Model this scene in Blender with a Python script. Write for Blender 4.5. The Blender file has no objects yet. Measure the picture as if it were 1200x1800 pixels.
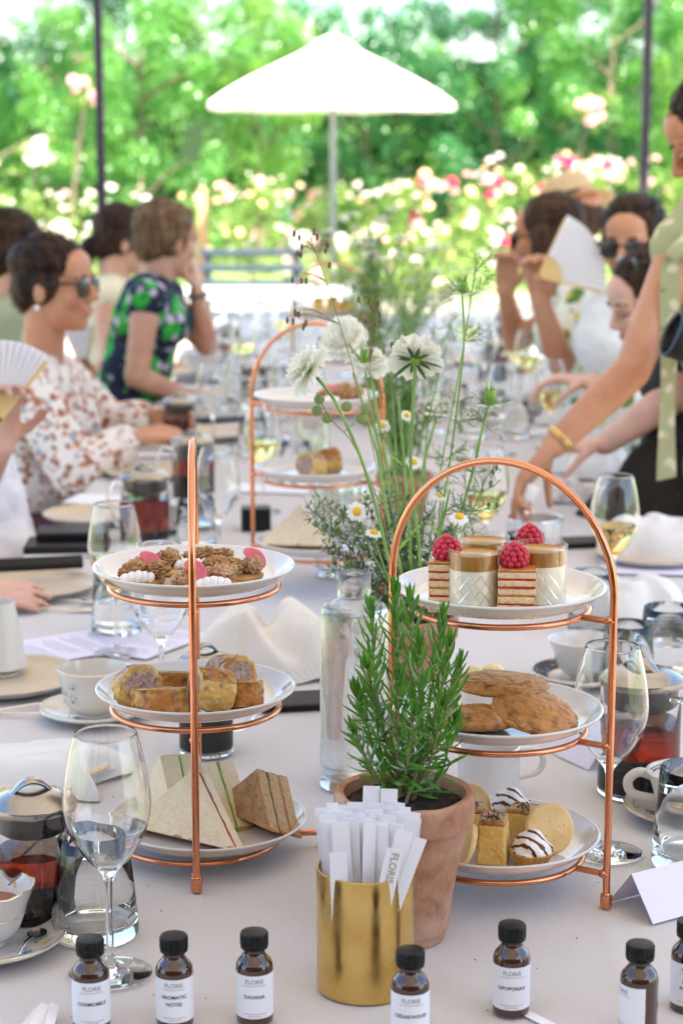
import bpy, bmesh, math, random
import numpy as np
from mathutils import Vector, Matrix, Quaternion, noise

SC = bpy.context.scene
COL = SC.collection
R = math.radians
PI = math.pi

# ------------------------------------------------------------------ camera, sky, sun, exposure
FPX, PITCH, EYE = 3400.0, R(10.5), 1.5
YAW = math.atan(25 / FPX)
cd = bpy.data.cameras.new('camera'); cam = bpy.data.objects.new('camera', cd); COL.objects.link(cam)
cam.location = (0, 0, EYE); cam.rotation_euler = (PI / 2 - PITCH, 0, YAW)
cd.sensor_fit = 'VERTICAL'; cd.sensor_height = 36.0; cd.sensor_width = 24.0; cd.lens = FPX / 1800 * 36
cd.clip_start = 0.05; cd.clip_end = 400
cd.dof.use_dof = True; cd.dof.focus_distance = 1.97; cd.dof.aperture_fstop = 6.6
SC.camera = cam

world = bpy.data.worlds.new('World'); SC.world = world; world.use_nodes = True
wn = world.node_tree
sky = wn.nodes.new('ShaderNodeTexSky'); sky.sky_type = 'NISHITA'; sky.sun_disc = False
SUN_EL, SUN_AZ = R(58), R(158)          # azimuth measured clockwise from +Y: the sun stands high behind the camera, to its right
sky.sun_elevation = SUN_EL; sky.sun_rotation = SUN_AZ
sky.air_density = 1.0; sky.dust_density = 1.5; sky.ozone_density = 1.0
bg = wn.nodes['Background']; bg.inputs['Strength'].default_value = 0.11
wn.links.new(sky.outputs[0], bg.inputs['Color'])
sl = bpy.data.lights.new('sun', 'SUN'); sl.energy = 5.0; sl.angle = R(0.5); sl.color = (1.0, 0.95, 0.87)
sun = bpy.data.objects.new('sun', sl); COL.objects.link(sun)
sdir = Vector((math.sin(SUN_AZ) * math.cos(SUN_EL), math.cos(SUN_AZ) * math.cos(SUN_EL), math.sin(SUN_EL)))
sun.rotation_euler = sdir.to_track_quat('Z', 'Y').to_euler(); sun.location = sdir * 30
vs = SC.view_settings
vs.view_transform = 'Standard'; vs.look = 'None'; vs.gamma = 1.0; vs.use_curve_mapping = False
vs.exposure = 2.45
cy = SC.cycles
cy.max_bounces = 14; cy.transmission_bounces = 14; cy.transparent_max_bounces = 16
cy.diffuse_bounces = 5; cy.glossy_bounces = 6; cy.sample_clamp_indirect = 12.0; cy.blur_glossy = 0.6
cy.use_denoising = True
TZ = 0.75                                # table height

# ------------------------------------------------------------------ measuring helpers: photo pixel -> place
def ray(px, py):
    x = (px - 600) / FPX; y = -(py - 900) / FPX
    f = (0, math.cos(PITCH), -math.sin(PITCH)); u = (0, math.sin(PITCH), math.cos(PITCH))
    d = [x, u[1] * y + f[1], u[2] * y + f[2]]
    c, s = math.cos(YAW), math.sin(YAW)
    return Vector((d[0] * c - d[1] * s, d[0] * s + d[1] * c, d[2]))
def at_z(px, py, z=TZ):
    d = ray(px, py); t = (z - EYE) / d.z
    return Vector((d.x * t, d.y * t, z))
def at_y(px, py, Y):
    d = ray(px, py); t = Y / d.y
    return Vector((d.x * t, Y, EYE + d.z * t))

# ------------------------------------------------------------------ mesh builder
def catmull(pts, n=6, closed=False):
    P = [Vector(p) for p in pts]; out = []; N = len(P)
    rng = N if closed else N - 1
    for i in range(rng):
        if closed: p0, p1, p2, p3 = P[(i - 1) % N], P[i], P[(i + 1) % N], P[(i + 2) % N]
        else: p0, p1, p2, p3 = P[max(i - 1, 0)], P[i], P[i + 1], P[min(i + 2, N - 1)]
        for k in range(n):
            t = k / n
            out.append(0.5 * ((2 * p1) + (p2 - p0) * t + (2 * p0 - 5 * p1 + 4 * p2 - p3) * t * t + (3 * p1 - p0 - 3 * p2 + p3) * t ** 3))
    if not closed: out.append(P[-1].copy())
    return out
def prof(pts, n=5):
    return [(max(p.x, 0.0), p.y) for p in catmull([(a, b, 0) for a, b in pts], n)]

class MB:
    def __init__(s): s.v = []; s.f = []; s.m = []
    def add(s, verts, faces, mi=0, M=None):
        o = len(s.v)
        if M is not None: s.v.extend([tuple(M @ Vector(p)) for p in verts])
        else: s.v.extend([tuple(p) for p in verts])
        s.f.extend([tuple(i + o for i in f) for f in faces]); s.m.extend([mi] * len(faces))
        return s
    def lathe(s, pr, seg=40, mi=0, M=None, fn=None, close=False):
        vs_, fs = [], []; rings = []
        for k, (r, z) in enumerate(pr):
            if r < 1e-6: rings.append([len(vs_)]); vs_.append((0, 0, z)); continue
            ring = []
            for i in range(seg):
                a = 2 * PI * i / seg; rr, zz = r, z
                if fn: rr, zz = fn(r, z, a)
                ring.append(len(vs_)); vs_.append((rr * math.cos(a), rr * math.sin(a), zz))
            rings.append(ring)
        pairs = list(zip(rings, rings[1:]))
        if close: pairs.append((rings[-1], rings[0]))
        for a, b in pairs:
            if len(a) == 1 and len(b) == 1: continue
            for i in range(seg):
                j = (i + 1) % seg
                if len(a) == 1: fs.append((a[0], b[j], b[i]))
                elif len(b) == 1: fs.append((a[i], a[j], b[0]))
                else: fs.append((a[i], a[j], b[j], b[i]))
        return s.add(vs_, fs, mi, M)
    def tube(s, pts, r, seg=10, mi=0, M=None, cyclic=False, flat=1.0, cap=True):
        P = [Vector(p) for p in pts]; n = len(P)
        rs = [r] * n if not hasattr(r, '__len__') else list(r)
        T = []
        for i in range(n):
            a = P[(i - 1) % n] if (cyclic or i > 0) else P[i]
            b = P[(i + 1) % n] if (cyclic or i < n - 1) else P[i]
            t = (b - a); T.append(t.normalized() if t.length > 1e-9 else Vector((0, 0, 1)))
        up = Vector((0, 0, 1)) if abs(T[0].z) < .9 else Vector((1, 0, 0))
        nrm = T[0].cross(up).normalized(); vs_, fs = [], []
        for i in range(n):
            nrm = (nrm - T[i] * nrm.dot(T[i])).normalized(); bi = T[i].cross(nrm)
            for k in range(seg):
                a = 2 * PI * k / seg
                vs_.append(P[i] + (nrm * math.cos(a) + bi * math.sin(a) * flat) * rs[i])
        m = n if cyclic else n - 1
        for i in range(m):
            i2 = (i + 1) % n
            for k in range(seg):
                k2 = (k + 1) % seg
                fs.append((i * seg + k, i * seg + k2, i2 * seg + k2, i2 * seg + k))
        if cap and not cyclic:
            fs.append(tuple(range(seg - 1, -1, -1))); fs.append(tuple((n - 1) * seg + k for k in range(seg)))
        return s.add(vs_, fs, mi, M)
    def box(s, sx, sy, sz, c=(0, 0, 0), mi=0, M=None, bev=0.0, seg=2):
        bm = bmesh.new(); bmesh.ops.create_cube(bm, size=1.0)
        for v in bm.verts: v.co = Vector((v.co.x * sx + c[0], v.co.y * sy + c[1], v.co.z * sz + c[2]))
        if bev > 0: bmesh.ops.bevel(bm, geom=list(bm.edges), offset=bev, segments=seg, affect='EDGES', profile=0.6)
        bm.verts.index_update()
        vs_ = [v.co.copy() for v in bm.verts]; fs = [tuple(v.index for v in f.verts) for f in bm.faces]; bm.free()
        return s.add(vs_, fs, mi, M)
    def ball(s, c, r, sc=(1, 1, 1), seg=16, rings=10, mi=0, M=None, fn=None, rot=None):
        vs_, fs = [], []; c = Vector(c)
        for i in range(rings + 1):
            th = PI * i / rings
            for k in range(seg):
                a = 2 * PI * k / seg
                d = Vector((math.sin(th) * math.cos(a), math.sin(th) * math.sin(a), math.cos(th)))
                q = 1.0 if fn is None else fn(d)
                p = Vector((d.x * sc[0], d.y * sc[1], d.z * sc[2])) * (r * q)
                if rot is not None: p = rot @ p
                vs_.append(c + p)
        for i in range(rings):
            for k in range(seg):
                k2 = (k + 1) % seg
                if i == 0: fs.append((k, seg + k, seg + k2))
                elif i == rings - 1: fs.append((i * seg + k, (i + 1) * seg + k, i * seg + k2))
                else: fs.append((i * seg + k, (i + 1) * seg + k, (i + 1) * seg + k2, i * seg + k2))
        return s.add(vs_, fs, mi, M)
    def capsule(s, a, b, ra, rb, seg=14, flat=1.0):
        a, b = Vector(a), Vector(b); d = b - a; L = d.length
        dn = d / L if L > 1e-6 else Vector((0, 0, 1))
        pts, rs = [], []
        for t in (90, 70, 45, 20): pts.append(a - dn * ra * math.sin(R(t))); rs.append(max(ra * math.cos(R(t)), 1e-4))
        for t in (0, .25, .5, .75, 1): pts.append(a + d * t); rs.append(ra + (rb - ra) * t)
        for t in (20, 45, 70, 90): pts.append(b + dn * rb * math.sin(R(t))); rs.append(max(rb * math.cos(R(t)), 1e-4))
        return s.tube(pts, rs, seg, flat=flat)
    def grid(s, fn, nu, nv, mi=0, M=None, thick=0.0):
        vs_ = [fn(i / nu, j / nv) for j in range(nv + 1) for i in range(nu + 1)]
        fs = [(j * (nu + 1) + i, j * (nu + 1) + i + 1, (j + 1) * (nu + 1) + i + 1, (j + 1) * (nu + 1) + i) for j in range(nv) for i in range(nu)]
        return s.add(vs_, fs, mi, M)
    def prism(s, poly, z0, z1, mi=0, M=None):
        n = len(poly)
        vs_ = [(x, y, z0) for x, y in poly] + [(x, y, z1) for x, y in poly]
        fs = [tuple(range(n - 1, -1, -1)), tuple(range(n, 2 * n))] + [(i, (i + 1) % n, n + (i + 1) % n, n + i) for i in range(n)]
        return s.add(vs_, fs, mi, M)
    def mesh(s, name, mats, smooth=40):
        me = bpy.data.meshes.new(name)
        me.from_pydata([tuple(p) for p in s.v], [], s.f)
        for m in (mats if isinstance(mats, (list, tuple)) else [mats]): me.materials.append(m)
        if s.m and max(s.m) > 0: me.polygons.foreach_set('material_index', s.m)
        if smooth:
            me.polygons.foreach_set('use_smooth', [True] * len(me.polygons))
            me.update()
            if smooth < 180: me.set_sharp_from_angle(angle=R(smooth))
        me.update()
        return me
    def build(s, name, mats, parent=None, loc=None, rot=None, smooth=40):
        o = bpy.data.objects.new(name, s.mesh(name, mats, smooth)); COL.objects.link(o)
        if parent is not None: o.parent = parent
        if loc is not None: o.location = loc
        if rot is not None: o.rotation_euler = rot
        return o

def np_mesh(name, verts, faces, mat, parent=None, smooth=False):
    me = bpy.data.meshes.new(name); verts = np.asarray(verts, np.float32); faces = np.asarray(faces, np.int32)
    nv, (nf, k) = len(verts), faces.shape
    me.vertices.add(nv); me.vertices.foreach_set('co', verts.ravel())
    me.loops.add(nf * k); me.loops.foreach_set('vertex_index', faces.ravel())
    me.polygons.add(nf); me.polygons.foreach_set('loop_start', np.arange(0, nf * k, k, dtype=np.int32))
    if smooth: me.polygons.foreach_set('use_smooth', np.ones(nf, bool))
    me.materials.append(mat); me.update(calc_edges=True); me.validate()
    o = bpy.data.objects.new(name, me); COL.objects.link(o)
    if parent is not None: o.parent = parent
    return o

# ------------------------------------------------------------------ things
def tag(o, label, cat, group=None, kind=None):
    if label: o['label'] = label
    if cat: o['category'] = cat
    if group: o['group'] = group
    if kind: o['kind'] = kind
    return o
def thing(name, label, cat, loc=(0, 0, 0), rz=0.0, group=None):
    o = bpy.data.objects.new(name, None); COL.objects.link(o); o.empty_display_size = 0.02
    o.location = loc; o.rotation_euler = (0, 0, rz)
    return tag(o, label, cat, group)
def copy_tree(o, loc=None, rz=None, label=None, parent=None):
    c = o.copy(); COL.objects.link(c); c.parent = parent
    if loc is not None: c.location = loc
    if rz is not None: c.rotation_euler = (o.rotation_euler[0], o.rotation_euler[1], rz)
    if label: c['label'] = label
    for ch in list(o.children): copy_tree(ch, parent=c)
    return c
def structure(o): o['kind'] = 'structure'; return o
def stuff(o): o['kind'] = 'stuff'; return o
def TR(x=0, y=0, z=0, rx=0, ry=0, rz=0, s=1.0):
    sc = s if hasattr(s, '__len__') else (s, s, s)
    return Matrix.Translation((x, y, z)) @ Matrix.Rotation(rz, 4, 'Z') @ Matrix.Rotation(ry, 4, 'Y') @ Matrix.Rotation(rx, 4, 'X') @ Matrix.Diagonal((*sc, 1))

# small private scene: modifiers and text are evaluated there, away from the big one
TMP = bpy.data.scenes.new('workbench')
def evaluated_mesh(o):
    TMP.collection.objects.link(o); vl = TMP.view_layers[0]; vl.update(); dg = vl.depsgraph; dg.update()
    me = bpy.data.meshes.new_from_object(o.evaluated_get(dg)); TMP.collection.objects.unlink(o)
    return me

# ------------------------------------------------------------------ materials
def mat(name, col, rough=0.5, metal=0.0, spec=0.5, trans=0.0, ior=1.45, sss=0.0, coat=0.0, var=None, bump=None, sheen=0.0, transl=0.0, transl_col=None, rvar=None, stretch=None, obj_random=0.0, aniso=0.0):
    m = bpy.data.materials.new(name); m.use_nodes = True; nt = m.node_tree; N = nt.nodes; L = nt.links
    b = N['Principled BSDF']; I = b.inputs
    I['Base Color'].default_value = (*col, 1); I['Roughness'].default_value = rough; I['Metallic'].default_value = metal
    I['Specular IOR Level'].default_value = spec; I['Transmission Weight'].default_value = trans; I['IOR'].default_value = ior
    I['Coat Weight'].default_value = coat; I['Coat Roughness'].default_value = 0.08
    if aniso: I['Anisotropic'].default_value = aniso
    if sss: I['Subsurface Weight'].default_value = sss; I['Subsurface Radius'].default_value = (.01, .005, .003); I['Subsurface Scale'].default_value = 0.6
    if sheen: I['Sheen Weight'].default_value = sheen
    tc = N.new('ShaderNodeTexCoord'); vec = tc.outputs['Object']
    if stretch:
        mp = N.new('ShaderNodeMapping'); mp.inputs['Scale'].default_value = stretch; L.new(vec, mp.inputs['Vector']); vec = mp.outputs[0]
    if var:                                   # list of (colour, noise scale, lo, hi, detail)
        prev = None
        for c2, sc, lo, hi, *det in (var if isinstance(var, list) else [var]):
            n = N.new('ShaderNodeTexNoise'); n.inputs['Scale'].default_value = sc; n.inputs['Detail'].default_value = det[0] if det else 4
            L.new(vec, n.inputs['Vector'])
            mr = N.new('ShaderNodeMapRange'); mr.inputs['From Min'].default_value = lo; mr.inputs['From Max'].default_value = hi
            L.new(n.outputs['Fac'], mr.inputs['Value'])
            mx = N.new('ShaderNodeMix'); mx.data_type = 'RGBA'
            L.new(mr.outputs[0], mx.inputs['Factor'])
            if prev is None: mx.inputs['A'].default_value = (*col, 1)
            else: L.new(prev, mx.inputs['A'])
            mx.inputs['B'].default_value = (*c2, 1); prev = mx.outputs['Result']
        L.new(prev, I['Base Color'])
    if obj_random:
        oi = N.new('ShaderNodeObjectInfo'); hs = N.new('ShaderNodeHueSaturation')
        mr = N.new('ShaderNodeMapRange'); mr.inputs['To Min'].default_value = 1 - obj_random; mr.inputs['To Max'].default_value = 1 + obj_random
        L.new(oi.outputs['Random'], mr.inputs['Value']); L.new(mr.outputs[0], hs.inputs['Value'])
        if I['Base Color'].links: L.new(I['Base Color'].links[0].from_socket, hs.inputs['Color'])
        else: hs.inputs['Color'].default_value = (*col, 1)
        L.new(hs.outputs[0], I['Base Color'])
    if rvar:
        n = N.new('ShaderNodeTexNoise'); n.inputs['Scale'].default_value = rvar[0]; L.new(vec, n.inputs['Vector'])
        mr = N.new('ShaderNodeMapRange'); mr.inputs['From Min'].default_value = .35; mr.inputs['From Max'].default_value = .65
        mr.inputs['To Min'].default_value = rvar[1]; mr.inputs['To Max'].default_value = rvar[2]
        L.new(n.outputs['Fac'], mr.inputs['Value']); L.new(mr.outputs[0], I['Roughness'])
    if bump:                                  # (scale, distance, detail)
        n = N.new('ShaderNodeTexNoise'); n.inputs['Scale'].default_value = bump[0]; n.inputs['Detail'].default_value = bump[2] if len(bump) > 2 else 5
        L.new(vec, n.inputs['Vector'])
        bp = N.new('ShaderNodeBump'); bp.inputs['Strength'].default_value = 1.0; bp.inputs['Distance'].default_value = bump[1]
        L.new(n.outputs['Fac'], bp.inputs['Height']); L.new(bp.outputs[0], I['Normal'])
    if transl:
        t = N.new('ShaderNodeBsdfTranslucent'); t.inputs['Color'].default_value = (*(transl_col or col), 1)
        ms = N.new('ShaderNodeMixShader'); ms.inputs[0].default_value = transl
        L.new(b.outputs[0], ms.inputs[1]); L.new(t.outputs[0], ms.inputs[2])
        L.new(ms.outputs[0], N['Material Output'].inputs['Surface'])
    return m

def cloth_mat(name, col, thread=2600.0, dist=0.00022, col2=None):
    m = mat(name, col, rough=0.85, spec=0.2, sheen=0.15); nt = m.node_tree; N = nt.nodes; L = nt.links; b = N['Principled BSDF']
    tc = N.new('ShaderNodeTexCoord')
    hs = []
    for d, sc in (('X', 1.0), ('Y', 1.0)):
        w = N.new('ShaderNodeTexWave'); w.bands_direction = d; w.inputs['Scale'].default_value = thread / 20 * sc; w.inputs['Distortion'].default_value = 1.2
        w.inputs['Detail'].default_value = 1; w.inputs['Detail Scale'].default_value = 2
        L.new(tc.outputs['Object'], w.inputs['Vector']); hs.append(w.outputs['Fac'])
    mu = N.new('ShaderNodeMath'); mu.operation = 'MULTIPLY'; L.new(hs[0], mu.inputs[0]); L.new(hs[1], mu.inputs[1])
    n = N.new('ShaderNodeTexNoise'); n.inputs['Scale'].default_value = 9; n.inputs['Detail'].default_value = 5; L.new(tc.outputs['Object'], n.inputs['Vector'])
    ad = N.new('ShaderNodeMath'); ad.operation = 'MULTIPLY_ADD'; ad.inputs[1].default_value = 14.0; L.new(n.outputs['Fac'], ad.inputs[0]); L.new(mu.outputs[0], ad.inputs[2])
    bp = N.new('ShaderNodeBump'); bp.inputs['Distance'].default_value = dist; L.new(ad.outputs[0], bp.inputs['Height']); L.new(bp.outputs[0], b.inputs['Normal'])
    mx = N.new('ShaderNodeMix'); mx.data_type = 'RGBA'; mx.inputs['A'].default_value = (*[c * .84 for c in (col2 or col)], 1); mx.inputs['B'].default_value = (*col, 1)
    mr = N.new('ShaderNodeMapRange'); mr.inputs['From Min'].default_value = 0.0; mr.inputs['From Max'].default_value = 0.45; L.new(mu.outputs[0], mr.inputs['Value'])
    L.new(mr.outputs[0], mx.inputs['Factor']); L.new(mx.outputs['Result'], b.inputs['Base Color'])
    return m

def pattern_mat(name, base, blobs, rough=0.8, bump=None):
    """printed fabric: Voronoi blotches of several colours over a base colour"""
    m = mat(name, base, rough=rough, spec=0.2, bump=bump); nt = m.node_tree; N = nt.nodes; L = nt.links; b = N['Principled BSDF']
    tc = N.new('ShaderNodeTexCoord'); prev = None
    for i, (c, sc, thr) in enumerate(blobs):
        mp = N.new('ShaderNodeMapping'); mp.inputs['Location'].default_value = (i * 3.7, i * 1.3, i * 5.1); L.new(tc.outputs['Object'], mp.inputs['Vector'])
        nz = N.new('ShaderNodeTexNoise'); nz.inputs['Scale'].default_value = sc * 1.4; nz.inputs['Detail'].default_value = 3; L.new(mp.outputs[0], nz.inputs['Vector'])
        v = N.new('ShaderNodeTexVoronoi'); v.inputs['Scale'].default_value = sc; L.new(mp.outputs[0], v.inputs['Vector'])
        ad = N.new('ShaderNodeMath'); ad.operation = 'MULTIPLY_ADD'; ad.inputs[1].default_value = 0.6; L.new(nz.outputs['Fac'], ad.inputs[0]); L.new(v.outputs['Distance'], ad.inputs[2])
        mr = N.new('ShaderNodeMapRange'); mr.inputs['From Min'].default_value = thr + .06; mr.inputs['From Max'].default_value = thr - .06; L.new(ad.outputs[0], mr.inputs['Value'])
        mx = N.new('ShaderNodeMix'); mx.data_type = 'RGBA'; L.new(mr.outputs[0], mx.inputs['Factor'])
        if prev is None: mx.inputs['A'].default_value = (*base, 1)
        else: L.new(prev, mx.inputs['A'])
        mx.inputs['B'].default_value = (*c, 1); prev = mx.outputs['Result']
    L.new(prev, b.inputs['Base Color'])
    return m

M = {}
M['copper'] = mat('copper', (.72, .29, .15), rough=.17, metal=1, rvar=(40, .12, .28), bump=(90, .00012))
M['brass'] = mat('brass', (.72, .50, .17), rough=.2, metal=1, rvar=(25, .15, .3), var=((.62, .40, .12), 30, .4, .7), aniso=.5)
M['steel'] = mat('steel', (.36, .34, .31), rough=.22, metal=1, aniso=.4)
M['silver'] = mat('silver', (.75, .73, .70), rough=.14, metal=1)
M['gold'] = mat('gold', (.80, .55, .22), rough=.2, metal=1)
def glass_mat(name, tint, ior=1.45, refr=.0, f0=.045):
    """thin clear glass or liquid: straight-through walls with Schlick reflection, optionally mixed with true refraction"""
    m = bpy.data.materials.new(name); m.use_nodes = True; N = m.node_tree.nodes; L = m.node_tree.links; N.remove(N['Principled BSDF'])
    tr = N.new('ShaderNodeBsdfTransparent'); tr.inputs['Color'].default_value = (*tint, 1)
    gl = N.new('ShaderNodeBsdfGlossy'); gl.inputs['Roughness'].default_value = 0.0; gl.inputs['Color'].default_value = (1, 1, 1, 1)
    lw = N.new('ShaderNodeLayerWeight'); lw.inputs['Blend'].default_value = .5
    pw = N.new('ShaderNodeMath'); pw.operation = 'POWER'; pw.inputs[1].default_value = 5.0; L.new(lw.outputs['Facing'], pw.inputs[0])
    ma = N.new('ShaderNodeMath'); ma.operation = 'MULTIPLY_ADD'; ma.inputs[1].default_value = .6; ma.inputs[2].default_value = f0; L.new(pw.outputs[0], ma.inputs[0])
    m2 = N.new('ShaderNodeMixShader'); L.new(ma.outputs[0], m2.inputs[0]); L.new(tr.outputs[0], m2.inputs[1]); L.new(gl.outputs[0], m2.inputs[2]); out = m2
    if refr:
        gs = N.new('ShaderNodeBsdfGlass'); gs.inputs['Color'].default_value = (*tint, 1); gs.inputs['IOR'].default_value = ior; gs.inputs['Roughness'].default_value = 0
        m3 = N.new('ShaderNodeMixShader'); m3.inputs[0].default_value = refr; L.new(m2.outputs[0], m3.inputs[1]); L.new(gs.outputs[0], m3.inputs[2]); out = m3
    L.new(out.outputs[0], N['Material Output'].inputs['Surface'])
    return m
M['glass'] = glass_mat('glass', (.99, .995, .992), 1.45, 1.0)
M['carafe_glass'] = glass_mat('carafe_glass', (.985, .99, .988), 1.45, .85, .02)
M['carafe_water'] = glass_mat('carafe_water', (.985, .992, .99), 1.33, .9, .015)
M['thick_glass'] = glass_mat('thick_glass', (.99, .995, .992), 1.45, 1.0)
M['amber_glass'] = mat('amber_glass', (.055, .012, .002), rough=.03, trans=.25, ior=1.5, coat=1.0)
M['water'] = glass_mat('water', (.985, .992, .99), 1.33, 1.0)
M['wine'] = glass_mat('wine', (.97, .88, .58), 1.34, 1.0)
M['tea'] = mat('tea', (.36, .030, .009), rough=0.0, trans=.75, ior=1.34)
M['tea_top'] = mat('tea_top', (.30, .10, .03), rough=0.05, spec=.6)
M['tea_leaves'] = mat('tea_leaves', (.012, .006, .004), rough=.35, var=((.05, .015, .006), 90, .5, .7), bump=(200, .002))
M['ceramic'] = mat('ceramic', (.66, .63, .59), rough=.10, spec=.5, coat=.3)
M['cream_ceramic'] = mat('cream_ceramic', (.66, .61, .53), rough=.14, coat=.3)
M['stoneware'] = mat('stoneware', (.52, .42, .30), rough=.35, var=((.62, .50, .34), 14, .35, .65), bump=(60, .0004))
M['stone_rim'] = mat('stone_rim', (.42, .40, .38), rough=.4, var=((.55, .52, .48), 60, .4, .6))
M['black'] = mat('black_plastic', (.006, .006, .007), rough=.38, spec=.3)
M['leather'] = mat('black_leather', (.008, .008, .011), rough=.5, spec=.3, bump=(500, .0003))
M['paper'] = mat('paper', (.80, .79, .82), rough=.7, spec=.25)
M['paper_lilac'] = mat('paper_lilac', (.72, .68, .78), rough=.7, spec=.2, bump=(120, .0002))
M['label_paper'] = mat('label_paper', (.78, .77, .79), rough=.6, spec=.3)
M['ink'] = mat('ink', (.035, .03, .04), rough=.6)
M['ink_pale'] = mat('ink_pale', (.30, .29, .31), rough=.6)
M['ink_gold'] = mat('ink_gold', (.45, .38, .25), rough=.5)
M['cloth'] = cloth_mat('table_linen', (.635, .59, .565))
M['napkin'] = cloth_mat('napkin_linen', (.80, .77, .74), thread=4200, dist=.0002)
M['napkin_cream'] = cloth_mat('napkin_cream_linen', (.80, .73, .65), thread=4200, dist=.0002)
M['terracotta'] = mat('terracotta', (.36, .165, .09), rough=.85, var=[((.47, .26, .17), 22, .38, .68, 8), ((.26, .11, .055), 50, .50, .75, 8), ((.50, .36, .27), 11, .56, .74, 9)], bump=(160, .0012, 8))
M['soil'] = mat('soil', (.022, .013, .008), rough=.95, var=((.06, .035, .02), 150, .5, .7), bump=(300, .002))
M['rosemary'] = mat('rosemary_leaf', (.055, .18, .022), rough=.30, var=((.12, .30, .045), 70, .4, .6), transl=.25, transl_col=(.22, .5, .05))
M['rosemary_pale'] = mat('rosemary_leaf_underside', (.26, .36, .20), rough=.6)
M['stem_green'] = mat('stem_green', (.16, .30, .06), rough=.45, var=((.26, .40, .10), 30, .4, .6))
M['stem_wood'] = mat('stem_wood', (.30, .24, .11), rough=.7)
M['bamboo'] = mat('bamboo', (.68, .47, .20), rough=.5)
# ================================================================== SETTING
M['paving'] = mat('paving', (.17, .14, .11), rough=.9, var=[((.21, .175, .14), 2.5, .35, .65), ((.13, .11, .09), 30, .5, .7)], bump=(40, .004))
M['grass_ground'] = mat('grass_ground', (.10, .17, .04), rough=.9, var=((.18, .24, .07), 3, .4, .6), bump=(30, .02))
M['gravel'] = mat('gravel', (.36, .32, .27), rough=.9, var=((.28, .25, .21), 60, .4, .6), bump=(90, .006))
mb = MB(); mb.grid(lambda u, v: (-160 + 320 * u, -60 + 320 * v, 0), 8, 8)
structure(mb.build('ground', M['grass_ground'], smooth=0))
mb = MB(); mb.grid(lambda u, v: (-9 + 18 * u, -8 + 22 * v, .004), 4, 4)
structure(mb.build('terrace', M['paving'], smooth=0))
mb = MB(); mb.grid(lambda u, v: (-14 + 28 * u, 14 + 7.0 * v, .006), 4, 2)
structure(mb.build('gravel_path', M['gravel'], smooth=0))

# pavilion: slim dark posts and a canvas roof that shades the table
M['post'] = mat('post_paint', (.030, .018, .032), rough=.4, rvar=(30, .3, .5))
M['canvas'] = mat('roof_canvas', (.62, .56, .48), rough=.85, spec=.1, transl=.13, transl_col=(.90, .82, .72), bump=(8, .01))
pv = thing('pavilion', 'open pavilion with slim dark posts and canvas roof over the long table', 'pavilion', (0, 0, 0))
PL, PR = at_y(176, 200, 9.6).x, at_y(1134, 200, 9.6).x
for x in (PL, PR):
    for y in (9.6, -2.6):
        mb = MB(); mb.box(.042, .042, 2.68, (x, y, 1.34 + .004), bev=.004); mb.box(.12, .12, .012, (x, y, .012), bev=.002)
        mb.build('post', M['post'], pv)
mb = MB(); xm = (PL + PR) / 2; hw = (PR - PL) / 2 + .32
def roof(u, v):
    x = xm - hw + 2 * hw * u; y = -2.9 + 12.75 * v
    return (x, y, 2.74 + .55 * (1 - abs(2 * u - 1)) - .05 * math.sin(v * PI * 4) ** 2 * math.sin(u * PI))
mb.grid(roof, 24, 32); mb.build('roof_canvas', M['canvas'], pv, smooth=180)
for y in (9.6, 3.5, -2.6):
    mb = MB(); mb.box(PR - PL, .04, .05, (xm, y, 2.66)); mb.build('beam', M['post'], pv)
for x in (PL, PR):
    mb = MB(); mb.box(.04, 12.2, .05, (x, 3.5, 2.705)); mb.build('beam', M['post'], pv)

# house wall behind the photographer, with tall window openings; only reflections show it
M['house_wall'] = mat('house_brick', (.16, .10, .075), rough=.9, var=((.22, .14, .10), 6, .4, .6), bump=(30, .01))
M['window_frame'] = mat('window_frame_paint', (.05, .05, .05), rough=.5); M['window_glass'] = mat('window_glass', (.04, .05, .06), rough=.05, spec=.8)
hw_ = thing('house_wall', 'brown brick house wall behind the photographer', 'wall', (0, -3.4, 0))
xs = [-6.5, -4.2, -3.2, -.6, .6, 3.2, 4.2, 6.5]
for k in range(0, 8, 2): mb = MB(); mb.box(xs[k + 1] - xs[k], .25, 3.2, ((xs[k] + xs[k + 1]) / 2, 0, 1.6)); mb.build('wall_pier', M['house_wall'], hw_)
for k in range(1, 7, 2):
    w_ = xs[k + 1] - xs[k]; c_ = (xs[k] + xs[k + 1]) / 2
    mb = MB(); mb.box(w_, .25, .7, (c_, 0, .35)); mb.build('wall_below_window', M['house_wall'], hw_); mb = MB(); mb.box(w_, .25, .8, (c_, 0, 2.8)); mb.build('wall_above_window', M['house_wall'], hw_)
    wd = MB().box(w_, .02, 1.7, (c_, -.02, 1.55)).build('window', M['window_glass'], hw_)
    for x_ in (-.5, 0, .5): mb = MB(); mb.box(.05, .06, 1.7, (c_ + x_ * (w_ - .05), .02, 1.55)); mb.build('frame_bar', M['window_frame'], wd)

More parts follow.
